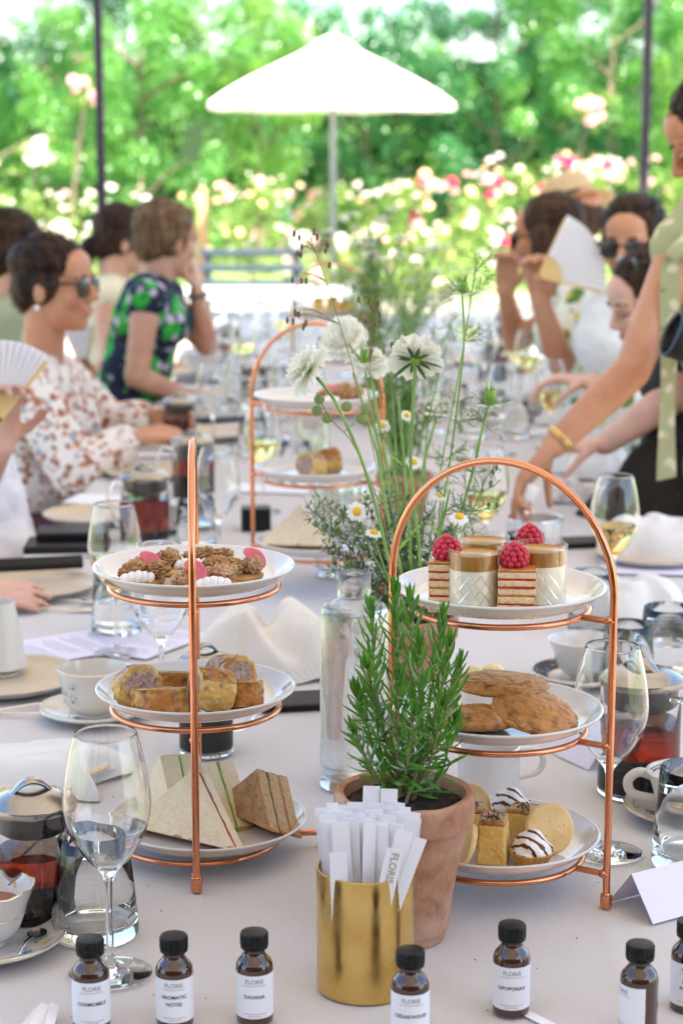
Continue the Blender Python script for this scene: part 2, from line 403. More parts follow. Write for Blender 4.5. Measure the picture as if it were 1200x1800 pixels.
# the long table
XL, XR, Y0, Y1 = -.612, .680, 1.15, 9.1
tb = thing('long_table', 'long dining table under a pale linen tablecloth', 'table', ((XL + XR) / 2, (Y0 + Y1) / 2, 0))
W, Ln = XR - XL, Y1 - Y0
CREASE = [((-.30, -4.0), (-.26, 4.0), .0016, .006), ((.215, -4.0), (.20, 4.0), .0014, .006), ((-.65, -3.52), (.65, -3.47), .0014, .006), ((-.42, -3.62), (-.36, -3.25), .0022, .005), ((-.65, -2.55), (.65, -2.60), .0018, .006), ((.05, -3.7), (.40, -3.35), .0010, .012), ((-.2, -3.5), (.1, -3.05), .0010, .014), ((.3, -3.6), (.5, -3.0), .0011, .010)]
def clothfn(u, v):
    x = -W / 2 + W * u; y = -Ln / 2 + Ln * (v ** 1.6)
    z = TZ + .0022 * noise.noise(Vector((x * 7, y * 5, 1))) - .0012
    for (ax, ay), (bx, by), h_, w_ in CREASE:
        dx, dy = bx - ax, by - ay; L2 = dx * dx + dy * dy; q = ((x - ax) * dx + (y - ay) * dy) / L2
        if -.02 < q < 1.02:
            d_ = abs((x - ax) * dy - (y - ay) * dx) / math.sqrt(L2)
            if d_ < w_ * 3: z += h_ * math.exp(-(d_ / w_) ** 2) * min(1, (q + .02) * 12, (1.02 - q) * 12)
    return (x, y, z - .0006)
mb = MB(); mb.grid(clothfn, 150, 420)
# hanging skirt, in soft folds
ring = []
per = [(-W / 2 + W * i / 60, -Ln / 2, 0, -1) for i in range(60)] + [(W / 2, -Ln / 2 + Ln * i / 300, 1, 0) for i in range(300)] + \
      [(W / 2 - W * i / 60, Ln / 2, 0, 1) for i in range(60)] + [(-W / 2, Ln / 2 - Ln * i / 300, -1, 0) for i in range(300)]
vs_, fs = [], []; n = len(per)
for k, (d, hang) in enumerate(((0, 0), (.008, .012), (.012, .06), (.03, .16), (.05, .28))):
    for x, y, nx, ny in per:
        w = math.sin((x + y) * 21) * .5 + math.sin((x - y) * 9.3) * .5
        off = d + (w * .03 * hang / .28)
        vs_.append((x + nx * off, y + ny * off, TZ - hang - (0 if k else .0006)))
for k in range(4):
    for i in range(n):
        j = (i + 1) % n; fs.append((k * n + i, k * n + j, (k + 1) * n + j, (k + 1) * n + i))
mb.add(vs_, fs)
mb.build('tablecloth', M['cloth'], tb, smooth=60)
M['table_wood'] = mat('table_wood', (.30, .20, .12), rough=.6, var=((.20, .13, .08), 8, .4, .6), stretch=(12, 1, 1))
mb = MB(); mb.box(W - .01, Ln - .01, .03, (0, 0, TZ - .026), bev=.003); mb.build('table_top', M['table_wood'], tb)
for sx in (-1, 1):
    for yy in (-Ln / 2 + .1, -Ln / 6, Ln / 6, Ln / 2 - .1):
        mb = MB(); mb.box(.06, .06, TZ - .035, (sx * (W / 2 - .09), yy, (TZ - .035) / 2 + .004), bev=.004); mb.build('leg', M['table_wood'], tb)

# ------------------------------------------------------------------ garden behind
RNG = np.random.default_rng(7)
def leaf_cloud(name, centers, radii, per, size, mat_, parent, up=.35, flat=1.0, rng=RNG, jitter=.4):
    """leaf-sized folded faces scattered through many small clumps"""
    centers = np.asarray(centers); n = len(centers) * per
    c = np.repeat(centers, per, 0); r = np.repeat(np.asarray(radii), per)
    d = rng.normal(size=(n, 3)); d /= np.linalg.norm(d, axis=1)[:, None]
    rad = r * rng.random(n) ** .45
    p = c + d * rad[:, None] * np.array([1, 1, flat])
    nrm = d * .6 + rng.normal(size=(n, 3)) * .6 + np.array([0, 0, up]); nrm /= np.linalg.norm(nrm, axis=1)[:, None]
    t = np.cross(nrm, rng.normal(size=(n, 3))); t /= np.linalg.norm(t, axis=1)[:, None]
    b = np.cross(nrm, t); s = size * (1 + jitter * (rng.random(n) - .5) * 2)[:, None]
    v0 = p - t * s * .5; v2 = p + t * s * .5
    v1 = p + b * s * .3 + nrm * s * .09; v3 = p - b * s * .3 + nrm * s * .09
    V = np.stack([v0, v1, v2, v3], 1).reshape(-1, 3)
    i = np.arange(n)[:, None] * 4
    Fc = np.concatenate([i + np.array([[0, 1, 2]]), i + np.array([[0, 2, 3]])], 0)
    return np_mesh(name, V, Fc, mat_, parent)

M['leaf_a'] = mat('tree_leaf_fresh', (.09, .22, .05), rough=.30, spec=1.0, transl=.46, transl_col=(.28, .66, .16), var=((.13, .26, .05), 1.3, .35, .65))
M['leaf_b'] = mat('tree_leaf_dark', (.06, .17, .055), rough=.30, spec=1.0, transl=.42, transl_col=(.14, .52, .20), var=((.06, .17, .05), 1.1, .35, .65))
M['leaf_c'] = mat('tree_leaf_yellowish', (.15, .27, .06), rough=.30, spec=1.0, transl=.48, transl_col=(.46, .74, .16), var=((.09, .20, .04), 1.5, .35, .65))
M['bark'] = mat('bark', (.16, .115, .08), rough=.9, bump=(30, .01), stretch=(1, 1, .2))

def make_tree(name, label, loc, w, h, z0, mk, n_clump, per, seed, size=.062, depth=1.1, trunk_h=None, tr=.07):
    rng = np.random.default_rng(seed)
    t = thing(name, label, 'tree', loc)
    cs = []; rs = []
    while len(cs) < n_clump:
        q = rng.uniform(-1, 1, 3)
        rr = math.sqrt(q[0] ** 2 + q[1] ** 2 + q[2] ** 2)
        if rr > 1 or rr < .35: continue
        k = 1 + .22 * math.sin(q[0] * 5 + seed) * math.cos(q[2] * 4 + seed * 2)
        cs.append((q[0] * w * k, q[1] * depth * k, z0 + (h - z0) * (.5 + .5 * q[2] * k))); rs.append(rng.uniform(.16, .36))
    leaf_cloud('crown', cs, rs, per, size, M[mk], t, rng=rng)
    stuff(t.children[0])
    mb = MB(); top = z0 + (h - z0) * .62
    pts = [(0, 0, -.05), (.03, 0, .4), (-.02, .03, z0 + .2), (.04, -.02, (z0 + top) / 2), (0, 0, top)]
    mb.tube(catmull(pts, 4), [tr * .7 * (1 - .75 * i / 16) for i in range(17)], 8)
    for k in range(7):
        a = k * 2.4 + seed; zz = z0 + (top - z0) * (k / 8); L = w * .62
        e = (math.cos(a) * L, math.sin(a) * depth * .6, zz + .5 + .1 * k)
        mb.tube(catmull([(0, 0, zz), (e[0] * .5, e[1] * .5, zz + .35), e], 4), [tr * .45 * (1 - .8 * i / 8) for i in range(9)], 6)
    mb.build('trunk', M['bark'], t)
    return t
TREES = [
 ('leafy_tree', 'fresh green leafy tree left of the white parasol, in front of the dark post', (-2.9, 26.5), 1.85, 6.2, .4, 'leaf_a', 95, 300, 3),
 ('leafy_tree', 'fresh green tree with loose crown just left of the white parasol', (-1.35, 27.0), 1.05, 4.6, .5, 'leaf_c', 52, 300, 5),
 ('leafy_tree', 'darker green tree at the far left edge behind the seated guests', (-5.2, 27.4), 2.1, 6.4, .4, 'leaf_b', 95, 300, 8),
 ('leafy_tree', 'dark green tree directly behind the white parasol', (.15, 29.6), 2.0, 3.9, .4, 'leaf_b', 90, 300, 11),
 ('leafy_tree', 'dark bluish green tree to the right of the white parasol', (2.0, 28.4), 1.9, 6.2, .4, 'leaf_b', 95, 300, 14),
 ('leafy_tree', 'yellow green tree with glittering leaves between parasol and right post', (3.5, 27.4), 1.5, 5.8, .5, 'leaf_a', 85, 300, 17),
 ('leafy_tree', 'green tree behind the right dark post', (5.2, 28.2), 1.9, 6.2, .4, 'leaf_b', 95, 300, 21),
 ('leafy_tree', 'pale green young tree nearest the right dark post', (4.55, 26.0), .75, 4.2, .9, 'leaf_c', 32, 280, 24),
]
TREES += [
 ('leafy_tree', 'tall fresh green tree filling the top left corner behind the post', (-4.2, 29.6), 2.4, 7.4, .8, 'leaf_a', 110, 260, 41),
 ('leafy_tree', 'tall cool green tree filling the top right corner', (4.0, 30.6), 2.4, 7.4, .8, 'leaf_b', 110, 260, 43),
]
for nm, lb, (x, y), w, h, z0, mk, nc, per, sd in TREES:
    make_tree(nm, lb, (x, y, 0), w, h, z0, mk, nc, per, sd)
# clipped hedge that closes the garden
M['hedge'] = M['leaf_b']
hd = thing('garden_hedge', 'tall clipped dark green hedge closing the garden behind the trees', 'hedge', (0, 32.5, 0))
rng = np.random.default_rng(33)
cs = np.column_stack([rng.uniform(-9, 9, 420), rng.uniform(-.5, .5, 420), rng.uniform(.1, 3.3, 420)])
stuff(leaf_cloud('foliage', cs, rng.uniform(.25, .5, 420), 90, .12, M['leaf_a'], hd, rng=rng))
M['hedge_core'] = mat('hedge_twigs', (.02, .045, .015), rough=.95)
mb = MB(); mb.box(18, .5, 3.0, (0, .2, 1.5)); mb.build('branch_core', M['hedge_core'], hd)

# rose bushes
M['rose_leaf'] = mat('rose_leaf', (.12, .22, .045), rough=.35, transl=.4, transl_col=(.35, .5, .08), var=((.20, .27, .06), 3, .4, .6))
ROSE = {'white': (.66, .63, .58), 'cream': (.66, .57, .45), 'pink': (.70, .36, .36), 'magenta': (.62, .015, .09), 'peach': (.86, .55, .33), 'yellow': (.86, .60, .10)}
for k, c in ROSE.items(): M['rose_' + k] = mat('rose_petal_' + k, c, rough=.6, transl=.3, transl_col=c)
def rose_mesh(k):
    mb = MB()
    for ring, (n, r, tilt, hh) in enumerate(((6, 1.0, .9, 0.0), (5, .72, .5, .15), (4, .42, .2, .3))):
        for i in range(n):
            a = 2 * PI * (i + .5 * ring) / n
            def f(u, v, a=a, r=r, hh=hh, tilt=tilt):
                w = (u - .5) * 1.5; q = v
                rad = r * (.15 + .85 * q); z = hh + .5 * q * (1 - tilt * q) + .12 * (1 - abs(2 * u - 1)) * q
                an = a + w * (.55 + .2 * (1 - q))
                return (rad * math.cos(an), rad * math.sin(an), z)
            mb.grid(f, 3, 2)
    mb.ball((0, 0, .3), .28, seg=8, rings=5)
    return mb.mesh('rose_bloom', M['rose_' + k], 180)
RM = {k: rose_mesh(k) for k in ROSE}
def rose_bush(label, x, y, w, h, cols, nb, seed, br=.042):
    rng = np.random.default_rng(seed)
    t = thing('rose_bush', label, 'rose bush', (x, y, 0), group='rose bushes in the garden beds')
    n = int(26 * w * h) + 14
    cs = np.column_stack([rng.normal(0, w * .5, n).clip(-w, w), rng.normal(0, .3, n), h * rng.uniform(.12, .92, n)])
    stuff(leaf_cloud('foliage', cs, rng.uniform(.09, .18, n), 46, .055, M['rose_leaf'], t, rng=rng))
    mb = MB()
    for k in range(5):
        a = rng.uniform(0, 6.28); e = (math.cos(a) * w * .5, math.sin(a) * .2, h * .8)
        mb.tube(catmull([(0, 0, -.02), (e[0] * .4, e[1] * .4, h * .4), e], 4), [.012 * (1 - .6 * i / 8) for i in range(9)], 5)
    mb.build('canes', M['bark'], t)
    for k in range(nb):
        c = cols[int(rng.integers(len(cols)))]
        o = bpy.data.objects.new('bloom', RM[c]); COL.objects.link(o); o.parent = t
        u = rng.uniform(-1, 1)
        o.location = (u * w * .95, -.42 + .25 * abs(u) + rng.uniform(-.08, .3), h * (rng.uniform(.32, 1.0) if k % 3 else rng.uniform(.85, 1.03)))
        s = br * rng.uniform(.75, 1.3); o.scale = (s, s, s)
        o.rotation_euler = (rng.uniform(.2, 1.2), rng.uniform(-.5, .5), rng.uniform(-.6, .6))
    return t
bushes = [
 ('white rose bush at the far left edge', -4.7, 22.5, .62, 1.35, ['white', 'pink', 'peach'], 26),
 ('cream and pink rose bush left of the dark post', -3.7, 21.6, .6, 1.15, ['cream', 'white', 'pink'], 24),
 ('white rose bush behind the dark ponytail', -2.75, 22.2, .5, 1.1, ['white', 'cream'], 20),
 ('low pale rose bush behind the cropped-hair guest', -2.0, 23.4, .55, 1.0, ['cream', 'peach', 'white'], 20),
 ('peach rose bush below the left half of the parasol', -1.15, 22.0, .6, 1.2, ['peach', 'cream', 'pink'], 26),
 ('cream rose bush left of the parasol pole', -.4, 21.4, .5, 1.15, ['cream', 'white', 'peach'], 24),
 ('cream and pink rose bush right of the parasol pole', .42, 22.2, .55, 1.2, ['white', 'cream', 'pink'], 26),
 ('rose bush with a few magenta blooms right of the pole', 1.15, 21.6, .55, 1.25, ['white', 'magenta', 'pink', 'peach'], 26),
 ('tall pale rose bush with a peach bloom above it', 1.9, 22.6, .6, 1.45, ['cream', 'white', 'peach'], 30),
 ('rose bush with bright magenta blooms behind the straw hat', 2.5, 21.9, .55, 1.45, ['magenta', 'magenta', 'pink', 'white'], 30),
 ('white rose bush left of the right dark post', 3.2, 22.3, .6, 1.42, ['white', 'pink', 'pink', 'cream'], 32),
 ('yellow and white rose bush right of the right dark post', 4.0, 21.8, .55, 1.4, ['white', 'yellow', 'cream'], 28),
 ('white rose bush at the far right edge', 4.8, 22.6, .6, 1.35, ['white', 'cream'], 26),
 ('front row cream rose bush below the parasol', -.2, 18.6, .6, .8, ['cream', 'white', 'pink'], 24),
 ('front row pale pink rose bush in mid garden', .8, 18.2, .6, .85, ['pink', 'white', 'cream'], 24),
 ('front row white rose bush behind the fan holder', 1.85, 18.6, .6, .95, ['white', 'cream'], 26),
 ('front row white and peach rose bush behind the sunglasses guest', 2.9, 18.3, .6, .98, ['white', 'peach'], 26),
 ('front row white rose bush at the right edge', 3.8, 18.8, .6, .95, ['white', 'cream'], 22),
 ('front row cream rose bush behind the left guests', -2.6, 18.9, .6, .85, ['cream', 'white'], 22),
 ('front row white rose bush at the left edge', -3.6, 18.4, .6, .95, ['white', 'pink'], 22),
]
for i, (lb, x, y, w, h, cols, nb) in enumerate(bushes): rose_bush(lb, x, y, w, h, cols, nb, 100 + i, .062 if 'magenta' in cols else .042)
def standard_rose(label, px, py, Y, col, seed):
    top = at_y(px, py, Y); rng = np.random.default_rng(seed)
    t = thing('standard_rose', label, 'rose tree', (top.x - .25, Y, 0))
    mb = MB(); mb.tube(catmull([(0, 0, -.02), (.05, 0, top.z * .4), (.16, 0, top.z * .75), (.25, 0, top.z)], 5), .022, 7); mb.build('stem', M['bark'], t)
    cs = rng.normal(0, .12, (14, 3)) + np.array([.25, 0, top.z])
    stuff(leaf_cloud('foliage', cs, [.1] * 14, 24, .05, M['rose_leaf'], t, rng=rng))
    for k in range(9):
        o = bpy.data.objects.new('bloom', RM[col]); COL.objects.link(o); o.parent = t
        o.location = (.25 + rng.uniform(-.13, .13), -.14 + rng.uniform(-.05, .05), top.z + rng.uniform(-.12, .16)); s = rng.uniform(.05, .08); o.scale = (s, s, s)
        o.rotation_euler = (rng.uniform(.6, 1.3), 0, rng.uniform(-.5, .5))
standard_rose('tall rose on a stem with white blooms, far left', 70, 275, 22.0, 'white', 61)
standard_rose('tall rose on a thin stem with pale blooms beside the left post', 152, 165, 24.0, 'pink', 62)
standard_rose('tall rose on a thin stem with blush blooms left of the right post', 1034, 195, 24.0, 'pink', 63)

# parasol
M['parasol'] = mat('parasol_canvas', (.82, .80, .74), rough=.8, transl=.3, transl_col=(.85, .78, .6))
M['alu'] = mat('parasol_pole', (.22, .22, .24), rough=.4, metal=.3)
Yp = 19.5; apex = at_y(585, 66, Yp); rimz = at_y(585, 181, Yp).z; rx = at_y(805, 185, Yp).x - apex.x
ps = thing('garden_parasol', 'large white octagonal parasol open in the rose garden', 'parasol', (apex.x, Yp, 0), rz=R(10))
mb = MB(); hgt = apex.z - rimz
for a0 in range(8):
    def f(u, v, a0=a0):
        a = 2 * PI * (a0 + u) / 8; ca = math.cos(PI / 8) / math.cos((u - .5) * PI / 4)
        r = rx * (.10 + .90 * v) * ca
        sag = -.05 * math.sin(PI * v) - .05 * v * math.sin(PI * u)
        return (r * math.cos(a), r * math.sin(a), apex.z - .05 - (hgt - .05) * (.86 * v + .14 * v ** 5) + sag * .2)
    mb = MB(); mb.grid(f, 6, 8); mb.build('canopy_panel', M['parasol'], ps, smooth=180)
    def f2(u, v, a0=a0):
        a = 2 * PI * (a0 + u) / 8; ca = math.cos(PI / 8) / math.cos((u - .5) * PI / 4); r = rx * ca * (1 + .004)
        return (r * math.cos(a), r * math.sin(a), rimz - .02 * math.sin(PI * u) - .06 * v)
    mb = MB(); mb.grid(f2, 6, 1); mb.build('valance', M['parasol'], ps, smooth=180)
    mb = MB(); a = 2 * PI * a0 / 8; mb.tube([(0, 0, apex.z - .1), (rx * .97 * math.cos(a), rx * .97 * math.sin(a), rimz + .0)], .011, 6); mb.build('rib', M['alu'], ps)
mb = MB(); mb.lathe([(0, apex.z + .03), (.05, apex.z + .02), (.16, apex.z - .03), (.27, apex.z - .115), (.28, apex.z - .15)], 16); mb.build('top_cap', M['parasol'], ps)
mb = MB(); mb.tube([(0, 0, .05), (0, 0, apex.z)], .03, 12); mb.build('pole', M['alu'], ps)
mb = MB(); mb.lathe([(0, .09), (.06, .09), (.08, .07), (.32, .05), (.34, 0.006), (0, .006)], 24); mb.build('base', M['stone_rim'], ps)
# garden benches / tables beyond the dining table
M['dark_metal'] = mat('dark_bench_paint', (.03, .045, .06), rough=.5)
M['pale_top'] = mat('pale_table_top', (.45, .44, .42), rough=.6)
def bench(label, px, py, Y, w, rz=0):
    c = at_y(px, py, Y); t = thing('garden_bench', label, 'bench', (c.x, Y, 0), rz)
    h = c.z
    for k, z in enumerate((h, h - .11, h - .22)):
        mb = MB(); mb.box(w, .025, .05, (0, .18, z), bev=.005); mb.build('back_slat', M['dark_metal'], t)
    for k in range(3):
        mb = MB(); mb.box(w, .1, .025, (0, -.12 + .12 * k, h - .42), bev=.005); mb.build('seat_slat', M['dark_metal'], t)
    for sx in (-1, 1):
        mb = MB(); mb.box(.05, .05, h + .03, (sx * (w / 2 - .06), .215, h / 2), bev=.005); mb.build('leg', M['dark_metal'], t)
        mb = MB(); mb.box(.05, .05, h - .44, (sx * (w / 2 - .06), -.15, (h - .44) / 2), bev=.005); mb.build('leg', M['dark_metal'], t)
bench('dark slatted garden bench beyond the end of the table', 448, 446, 13.6, .75, R(8))
def patio_table(label, px, py, Y, w):
    c = at_y(px, py, Y); t = thing('patio_table', label, 'table', (c.x, Y, 0))
    mb = MB(); mb.box(w, .8, .03, (0, 0, c.z), bev=.006); mb.build('table_top', M['pale_top'], t)
    for sx in (-1, 1):
        for sy in (-1, 1):
            mb = MB(); mb.box(.045, .045, c.z - .02, (sx * (w / 2 - .08), sy * .32, c.z / 2 - .01), bev=.004); mb.build('leg', M['dark_metal'], t)
patio_table('white patio table in full sun beyond the dining table', 420, 515, 11.8, 1.5)
# timber post in the rose bed
M['timber'] = mat('timber', (.42, .24, .12), rough=.8, bump=(20, .004), stretch=(1, 1, .1))
p = at_y(356, 335, 20.5); t = thing('timber_post', 'orange brown timber post among the roses left of the parasol', 'post', (p.x, 20.5, 0))
mb = MB(); mb.box(.09, .09, p.z, (0, 0, p.z / 2), bev=.01); mb.build('shaft', M['timber'], t)
mb = MB(); mb.lathe([(0, p.z + .05), (.05, p.z + .012), (.062, p.z + .003), (0, p.z + .002)], 4, M=Matrix.Rotation(PI / 4, 4, 'Z')); mb.build('cap', M['timber'], t, smooth=0)
# ================================================================== TABLEWARE
def text_mesh(body, size, mat_, bend=None, align='CENTER', extrude=0.0):
    """built-in font text turned into a mesh; bend = cylinder radius to wrap it round (facing -Y)"""
    cu = bpy.data.curves.new('text', 'FONT'); cu.body = body; cu.size = size; cu.align_x = align; cu.align_y = 'CENTER'; cu.resolution_u = 2; cu.offset = size * .022
    o = bpy.data.objects.new('text', cu); me = evaluated_mesh(o)
    bpy.data.objects.remove(o); bpy.data.curves.remove(cu)
    if bend:
        for v in me.vertices:
            a = v.co.x / bend; z = v.co.y
            v.co = Vector((math.sin(a) * bend, -math.cos(a) * bend, z))
    me.materials.clear(); me.materials.append(mat_); me.name = 'lettering'
    return me
def put(me, name, parent, loc=(0, 0, 0), rot=None):
    o = bpy.data.objects.new(name, me); COL.objects.link(o); o.parent = parent; o.location = loc
    if rot is not None: o.rotation_euler = rot
    return o

# ---- small amber bottles
BR = .0165
def bottle_meshes():
    out = prof([(.0135, 0), (.0158, .0012), (BR, .004), (BR, .02), (BR, .045), (BR, .0515), (.0150, .0565), (.0118, .0605), (.0098, .0635), (.0092, .0675), (.0092, .071)], 4)
    inn = [(r - .0016, z) for r, z in reversed(out) if z > .004]
    body = MB(); body.lathe([(0, .0005)] + out + inn + [(0, .0045)], 40)
    oil = MB(); oil.lathe([(0, .005), (.0142, .005), (.0146, .008), (.0146, .049), (.0140, .052), (0, .052)], 32)
    cap = MB()
    def ridge(r, z, a): return (r + (.00035 * (1 if math.sin(a * 30) > 0 else -1) if .0715 < z < .0815 and r > .011 else 0), z)
    cap.lathe([(.0095, .0685), (.0118, .0685), (.0122, .0692), (.0120, .0705), (.0118, .0712), (.0122, .0718), (.0122, .0812), (.0115, .0826), (.0105, .0829), (0, .0829)], 60, fn=ridge)
    return body.mesh('bottle', M['amber_glass'], 50), oil.mesh('oil', M['amber_oil'], 50), cap.mesh('cap', M['black'], 30)
M['amber_oil'] = mat('amber_oil', (.10, .03, .008), rough=.05, trans=.3)
BM = bottle_meshes()
def label_mesh(a0, a1):
    mb = MB(); r = BR + .0002
    def f(u, v): a = a0 + (a1 - a0) * u; return (math.sin(a) * r, -math.cos(a) * r, .0085 + .0395 * v)
    mb.grid(f, 28, 1); return mb.mesh('paper_label', M['label_paper'], 180)
LM = label_mesh(-1.45, 1.45)
FL = text_mesh('FLORIS', .0054, M['ink_pale'], BR + .00035)
def tiny_lines(w, seed, rows):
    """the tiny illegible print: rows of minute dashes"""
    mb = MB(); rnd = random.Random(seed); r = BR + .00035
    for z, w in rows:
        x = -w / 2
        while x < w / 2:
            l = rnd.uniform(.0005, .0011)
            pts = []
            for (xx, zz) in ((x, z), (x + l, z), (x + l, z + .0007), (x, z + .0007)):
                a = xx / r; pts.append((math.sin(a) * r, -math.cos(a) * r, zz))
            mb.add(pts, [(0, 1, 2, 3)]); x += l + .00035
    return mb.mesh('small_print', M['ink_pale'], 0)
SP = tiny_lines(0, 4, [(.0385, .022), (.0125, .021), (.0105, .011)])
def bottle(px, py, lines, rz, label):
    p = at_z(px, py); t = thing('perfume_oil_bottle', label, 'bottle', p, rz, 'small amber bottles along the front')
    put(BM[0], 'glass_body', t); put(BM[1], 'oil', t); put(BM[2], 'screw_cap', t)
    lb = put(LM, 'paper_label', t); put(FL, 'brand_lettering', lb, (0, 0, .0425)); put(SP, 'small_print', lb)
    for i, s in enumerate(lines):
        put(text_mesh(s, .0046, M['ink'], BR + .00035), 'name_lettering', lb, (0, 0, .0285 - .0065 * (i - (len(lines) - 1) / 2)))
    return t
def face(px): return math.atan2((px - 625), 3400)
bottle(162, 1806, ['CHAMOMILE'], R(10), 'amber bottle with black cap and label reading CHAMOMILE')
bottle(308, 1800, ['AROMATIC', 'NOTES'], R(3), 'amber bottle with black cap and label reading AROMATIC NOTES')
bottle(448, 1793, ['DAVANA'], R(2), 'amber bottle with black cap and label reading DAVANA')
bottle(720, 1828, ['CEDARWOOD'], R(1), 'amber bottle with black cap and label reading CEDARWOOD, in front of the brass cup')
bottle(897, 1778, ['OPOPONAX'], R(-3), 'amber bottle with black cap and label reading OPOPONAX')
bottle(1120, 1816, [], R(-72), 'amber bottle with black cap, its label turned away to the left')
bottle(1208, 1772, ['AMBER', 'ACCORD'], R(-6), 'amber bottle with black cap and label AMBER ACCORD cut by right edge')

# ---- brass cup with paper strips
cupc = at_z(642, 1733); CR, CH = .0445, .116
t = thing('brass_cup', 'shiny brass cylinder cup filled with white paper strips', 'cup', cupc)
mb = MB(); mb.lathe(prof([(.001, 0), (.038, 0), (.0425, .0012), (CR, .004), (CR, .03)], 3) + [(CR, CH - .0005), (CR - .0006, CH), (CR - .0012, CH), (CR - .0016, CH - .0008), (CR - .0016, .004), (0, .003)], 72)
mb.build('cup_wall', M['brass'], t)
strip = MB(); strip.box(.011, .00035, .160, (0, 0, .080)); sm = strip.mesh('paper_strip', M['paper'], 0)
wide = MB(); wide.box(.0155, .00035, .160, (0, 0, .080)); wm = wide.mesh('paper_strip', M['paper'], 0)
shm = MB().box(.0155, .00035, .138, (0, 0, .069)).mesh('paper_strip', M['paper'], 0); mdm = MB().box(.0155, .00035, .146, (0, 0, .073)).mesh('paper_strip', M['paper'], 0)
mds = MB().box(.011, .00035, .160, (0, 0, .080)).mesh('paper_strip', M['paper'], 0)
rnd = random.Random(5)
def strip_obj(x, y, lx, ly, rz, h, me, label, grp):
    """bottom at (x,y) inside the cup; leans by lx, ly metres over its length"""
    o = bpy.data.objects.new('paper_scent_strip', me); COL.objects.link(o)
    o.location = cupc + Vector((x, y, .004 + h)); d = Vector((lx, ly, .172)).normalized()
    ax = (Vector((1, 0, 0)) - d * d.x).normalized(); ay = d.cross(ax)
    o.rotation_mode = 'QUATERNION'; o.rotation_quaternion = Matrix((ax, ay, d)).transposed().to_quaternion() @ Quaternion((0, 0, 1), rz)
    return tag(o, label, 'paper strip', grp)
k = 0
for iy in range(8):
    for ix in range(11):
        u = (ix - 5) / 5.0; v = (iy - 3.5) / 3.5
        if u * u + v * v > 1.02: continue
        x, y = u * .030 + rnd.uniform(-.002, .002), v * .026 + rnd.uniform(-.002, .002)
        lx = u * .018 + rnd.uniform(-.005, .005); ly = v * .012 + rnd.uniform(-.004, .004)
        strip_obj(x, y, lx, ly, rnd.uniform(-.25, .25) - u * .2, rnd.uniform(-.001, .004), sm if rnd.random() < .6 else wm, 'plain white paper strip standing upright in the brass cup', 'white paper strips in the brass cup')
strip_obj(.000, .034, .006, .000, 0, .016, wm, 'taller white strip at the back of the brass cup, left of the pair', 'white paper strips in the brass cup')
strip_obj(.016, .032, .006, .000, 0, .014, wm, 'taller white strip at the back of the brass cup, right of the pair', 'white paper strips in the brass cup')
strip_obj(-.004, -.030, .060, -.006, .1, 0, mds, 'white paper strip leaning far right out of the brass cup', 'white paper strips in the brass cup')
strip_obj(-.020, -.030, -.006, -.008, -.1, -.0, shm, 'short wide white strip at the front left of the brass cup', 'white paper strips in the brass cup')
s = strip_obj(-.004, -.0355, .036, -.006, .05, 0, mdm, 'white paper strip printed FLORIS at the front of the brass cup', 'white paper strips in the brass cup')
strip_obj(-.002, -.032, .040, -.004, .05, .002, wm, 'white paper strip leaning right behind the printed strip', 'white paper strips in the brass cup')
tm = text_mesh('FLORIS', .0095, M['ink_gold']); put(tm, 'lettering', s, (0.0005, -.0006, .128), (PI / 2, PI / 2, 0))

# ---- glassware
def wine_mesh(fill=None):
    out = prof([(.0375, .0006), (.0385, .0014), (.030, .0032), (.016, .0055), (.0065, .010), (.0040, .020), (.0035, .050), (.0037, .082), (.0050, .094), (.0110, .1035), (.0235, .1185), (.0350, .1385), (.0402, .1600), (.0392, .1830), (.0345, .2100), (.0286, .2330)], 5)
    bowl = [(r, z) for r, z in out if z > .1045]
    inn = [(max(r - .0011, .0004), z + (.0012 if z < .14 else 0)) for r, z in reversed(bowl)]
    mb = MB(); mb.lathe([(0, .0004)] + out + [(.0281, .2334)] + inn + [(.004, .1050), (0, .1046)], 56)
    return mb.mesh('glass', M['glass'], 60)
def wine_fill_mesh(z1):
    pts = [(r - .0007, z + .0008) for r, z in prof([(.0110, .1035), (.0235, .1185), (.0350, .1385), (.0402, .1600), (.0392, .1830)], 6) if z + .0016 < z1]
    r1 = pts[-1][0]
    mb = MB(); mb.lathe([(0, .1065)] + [p for p in pts if p[0] > .006] + [(r1, z1), (0, z1)], 40)
    return mb.mesh('wine', M['wine'], 50)
WG, WF = wine_mesh(), wine_fill_mesh(.150)
def wine_glass(px, py, label, fill=False, s=1.0, rz=0):
    p = at_z(px, py); t = thing('wine_glass', label, 'wine glass', p + Vector((0, 0, .0004)), rz, 'stemmed wine glasses on the table'); t.scale = (s, s, s)
    put(WG, 'glass_bowl_and_stem', t)
    if fill: put(WF, 'white_wine', t)
    return t
def tumbler_mesh(rb, rt, h):
    out = prof([(rb - .006, 0), (rb - .0015, .001), (rb, .006), (rb - .0003, .018)], 4) + [(rb + (rt - rb) * k, .018 + (h - .018) * k) for k in (.33, .66, 1.0)]
    inn = [(rt - .0016, h), (rb + (rt - rb) * .5 - .0018, h * .5), (rb - .0026, .020), (rb - .008, .0125), (0, .0115)]
    mb = MB(); mb.lathe([(0, .0006)] + out + [(rt - .0008, h + .0006)] + inn, 56); return mb.mesh('tumbler_glass', M['thick_glass'], 60)
TM = tumbler_mesh(.0425, .0335, .100); TM2 = tumbler_mesh(.0395, .0335, .098)
def tumbler_fill(rb, rt, h, z1):
    q = rb + (rt - rb) * (z1 / h) - .0012
    mb = MB(); mb.lathe([(0, .0110), (rb - .0082, .0118), (rb - .0022, .0200), (q, z1), (0, z1)], 40); return mb.mesh('water', M['water'], 50)
TF = tumbler_fill(.0395, .0335, .098, .052)
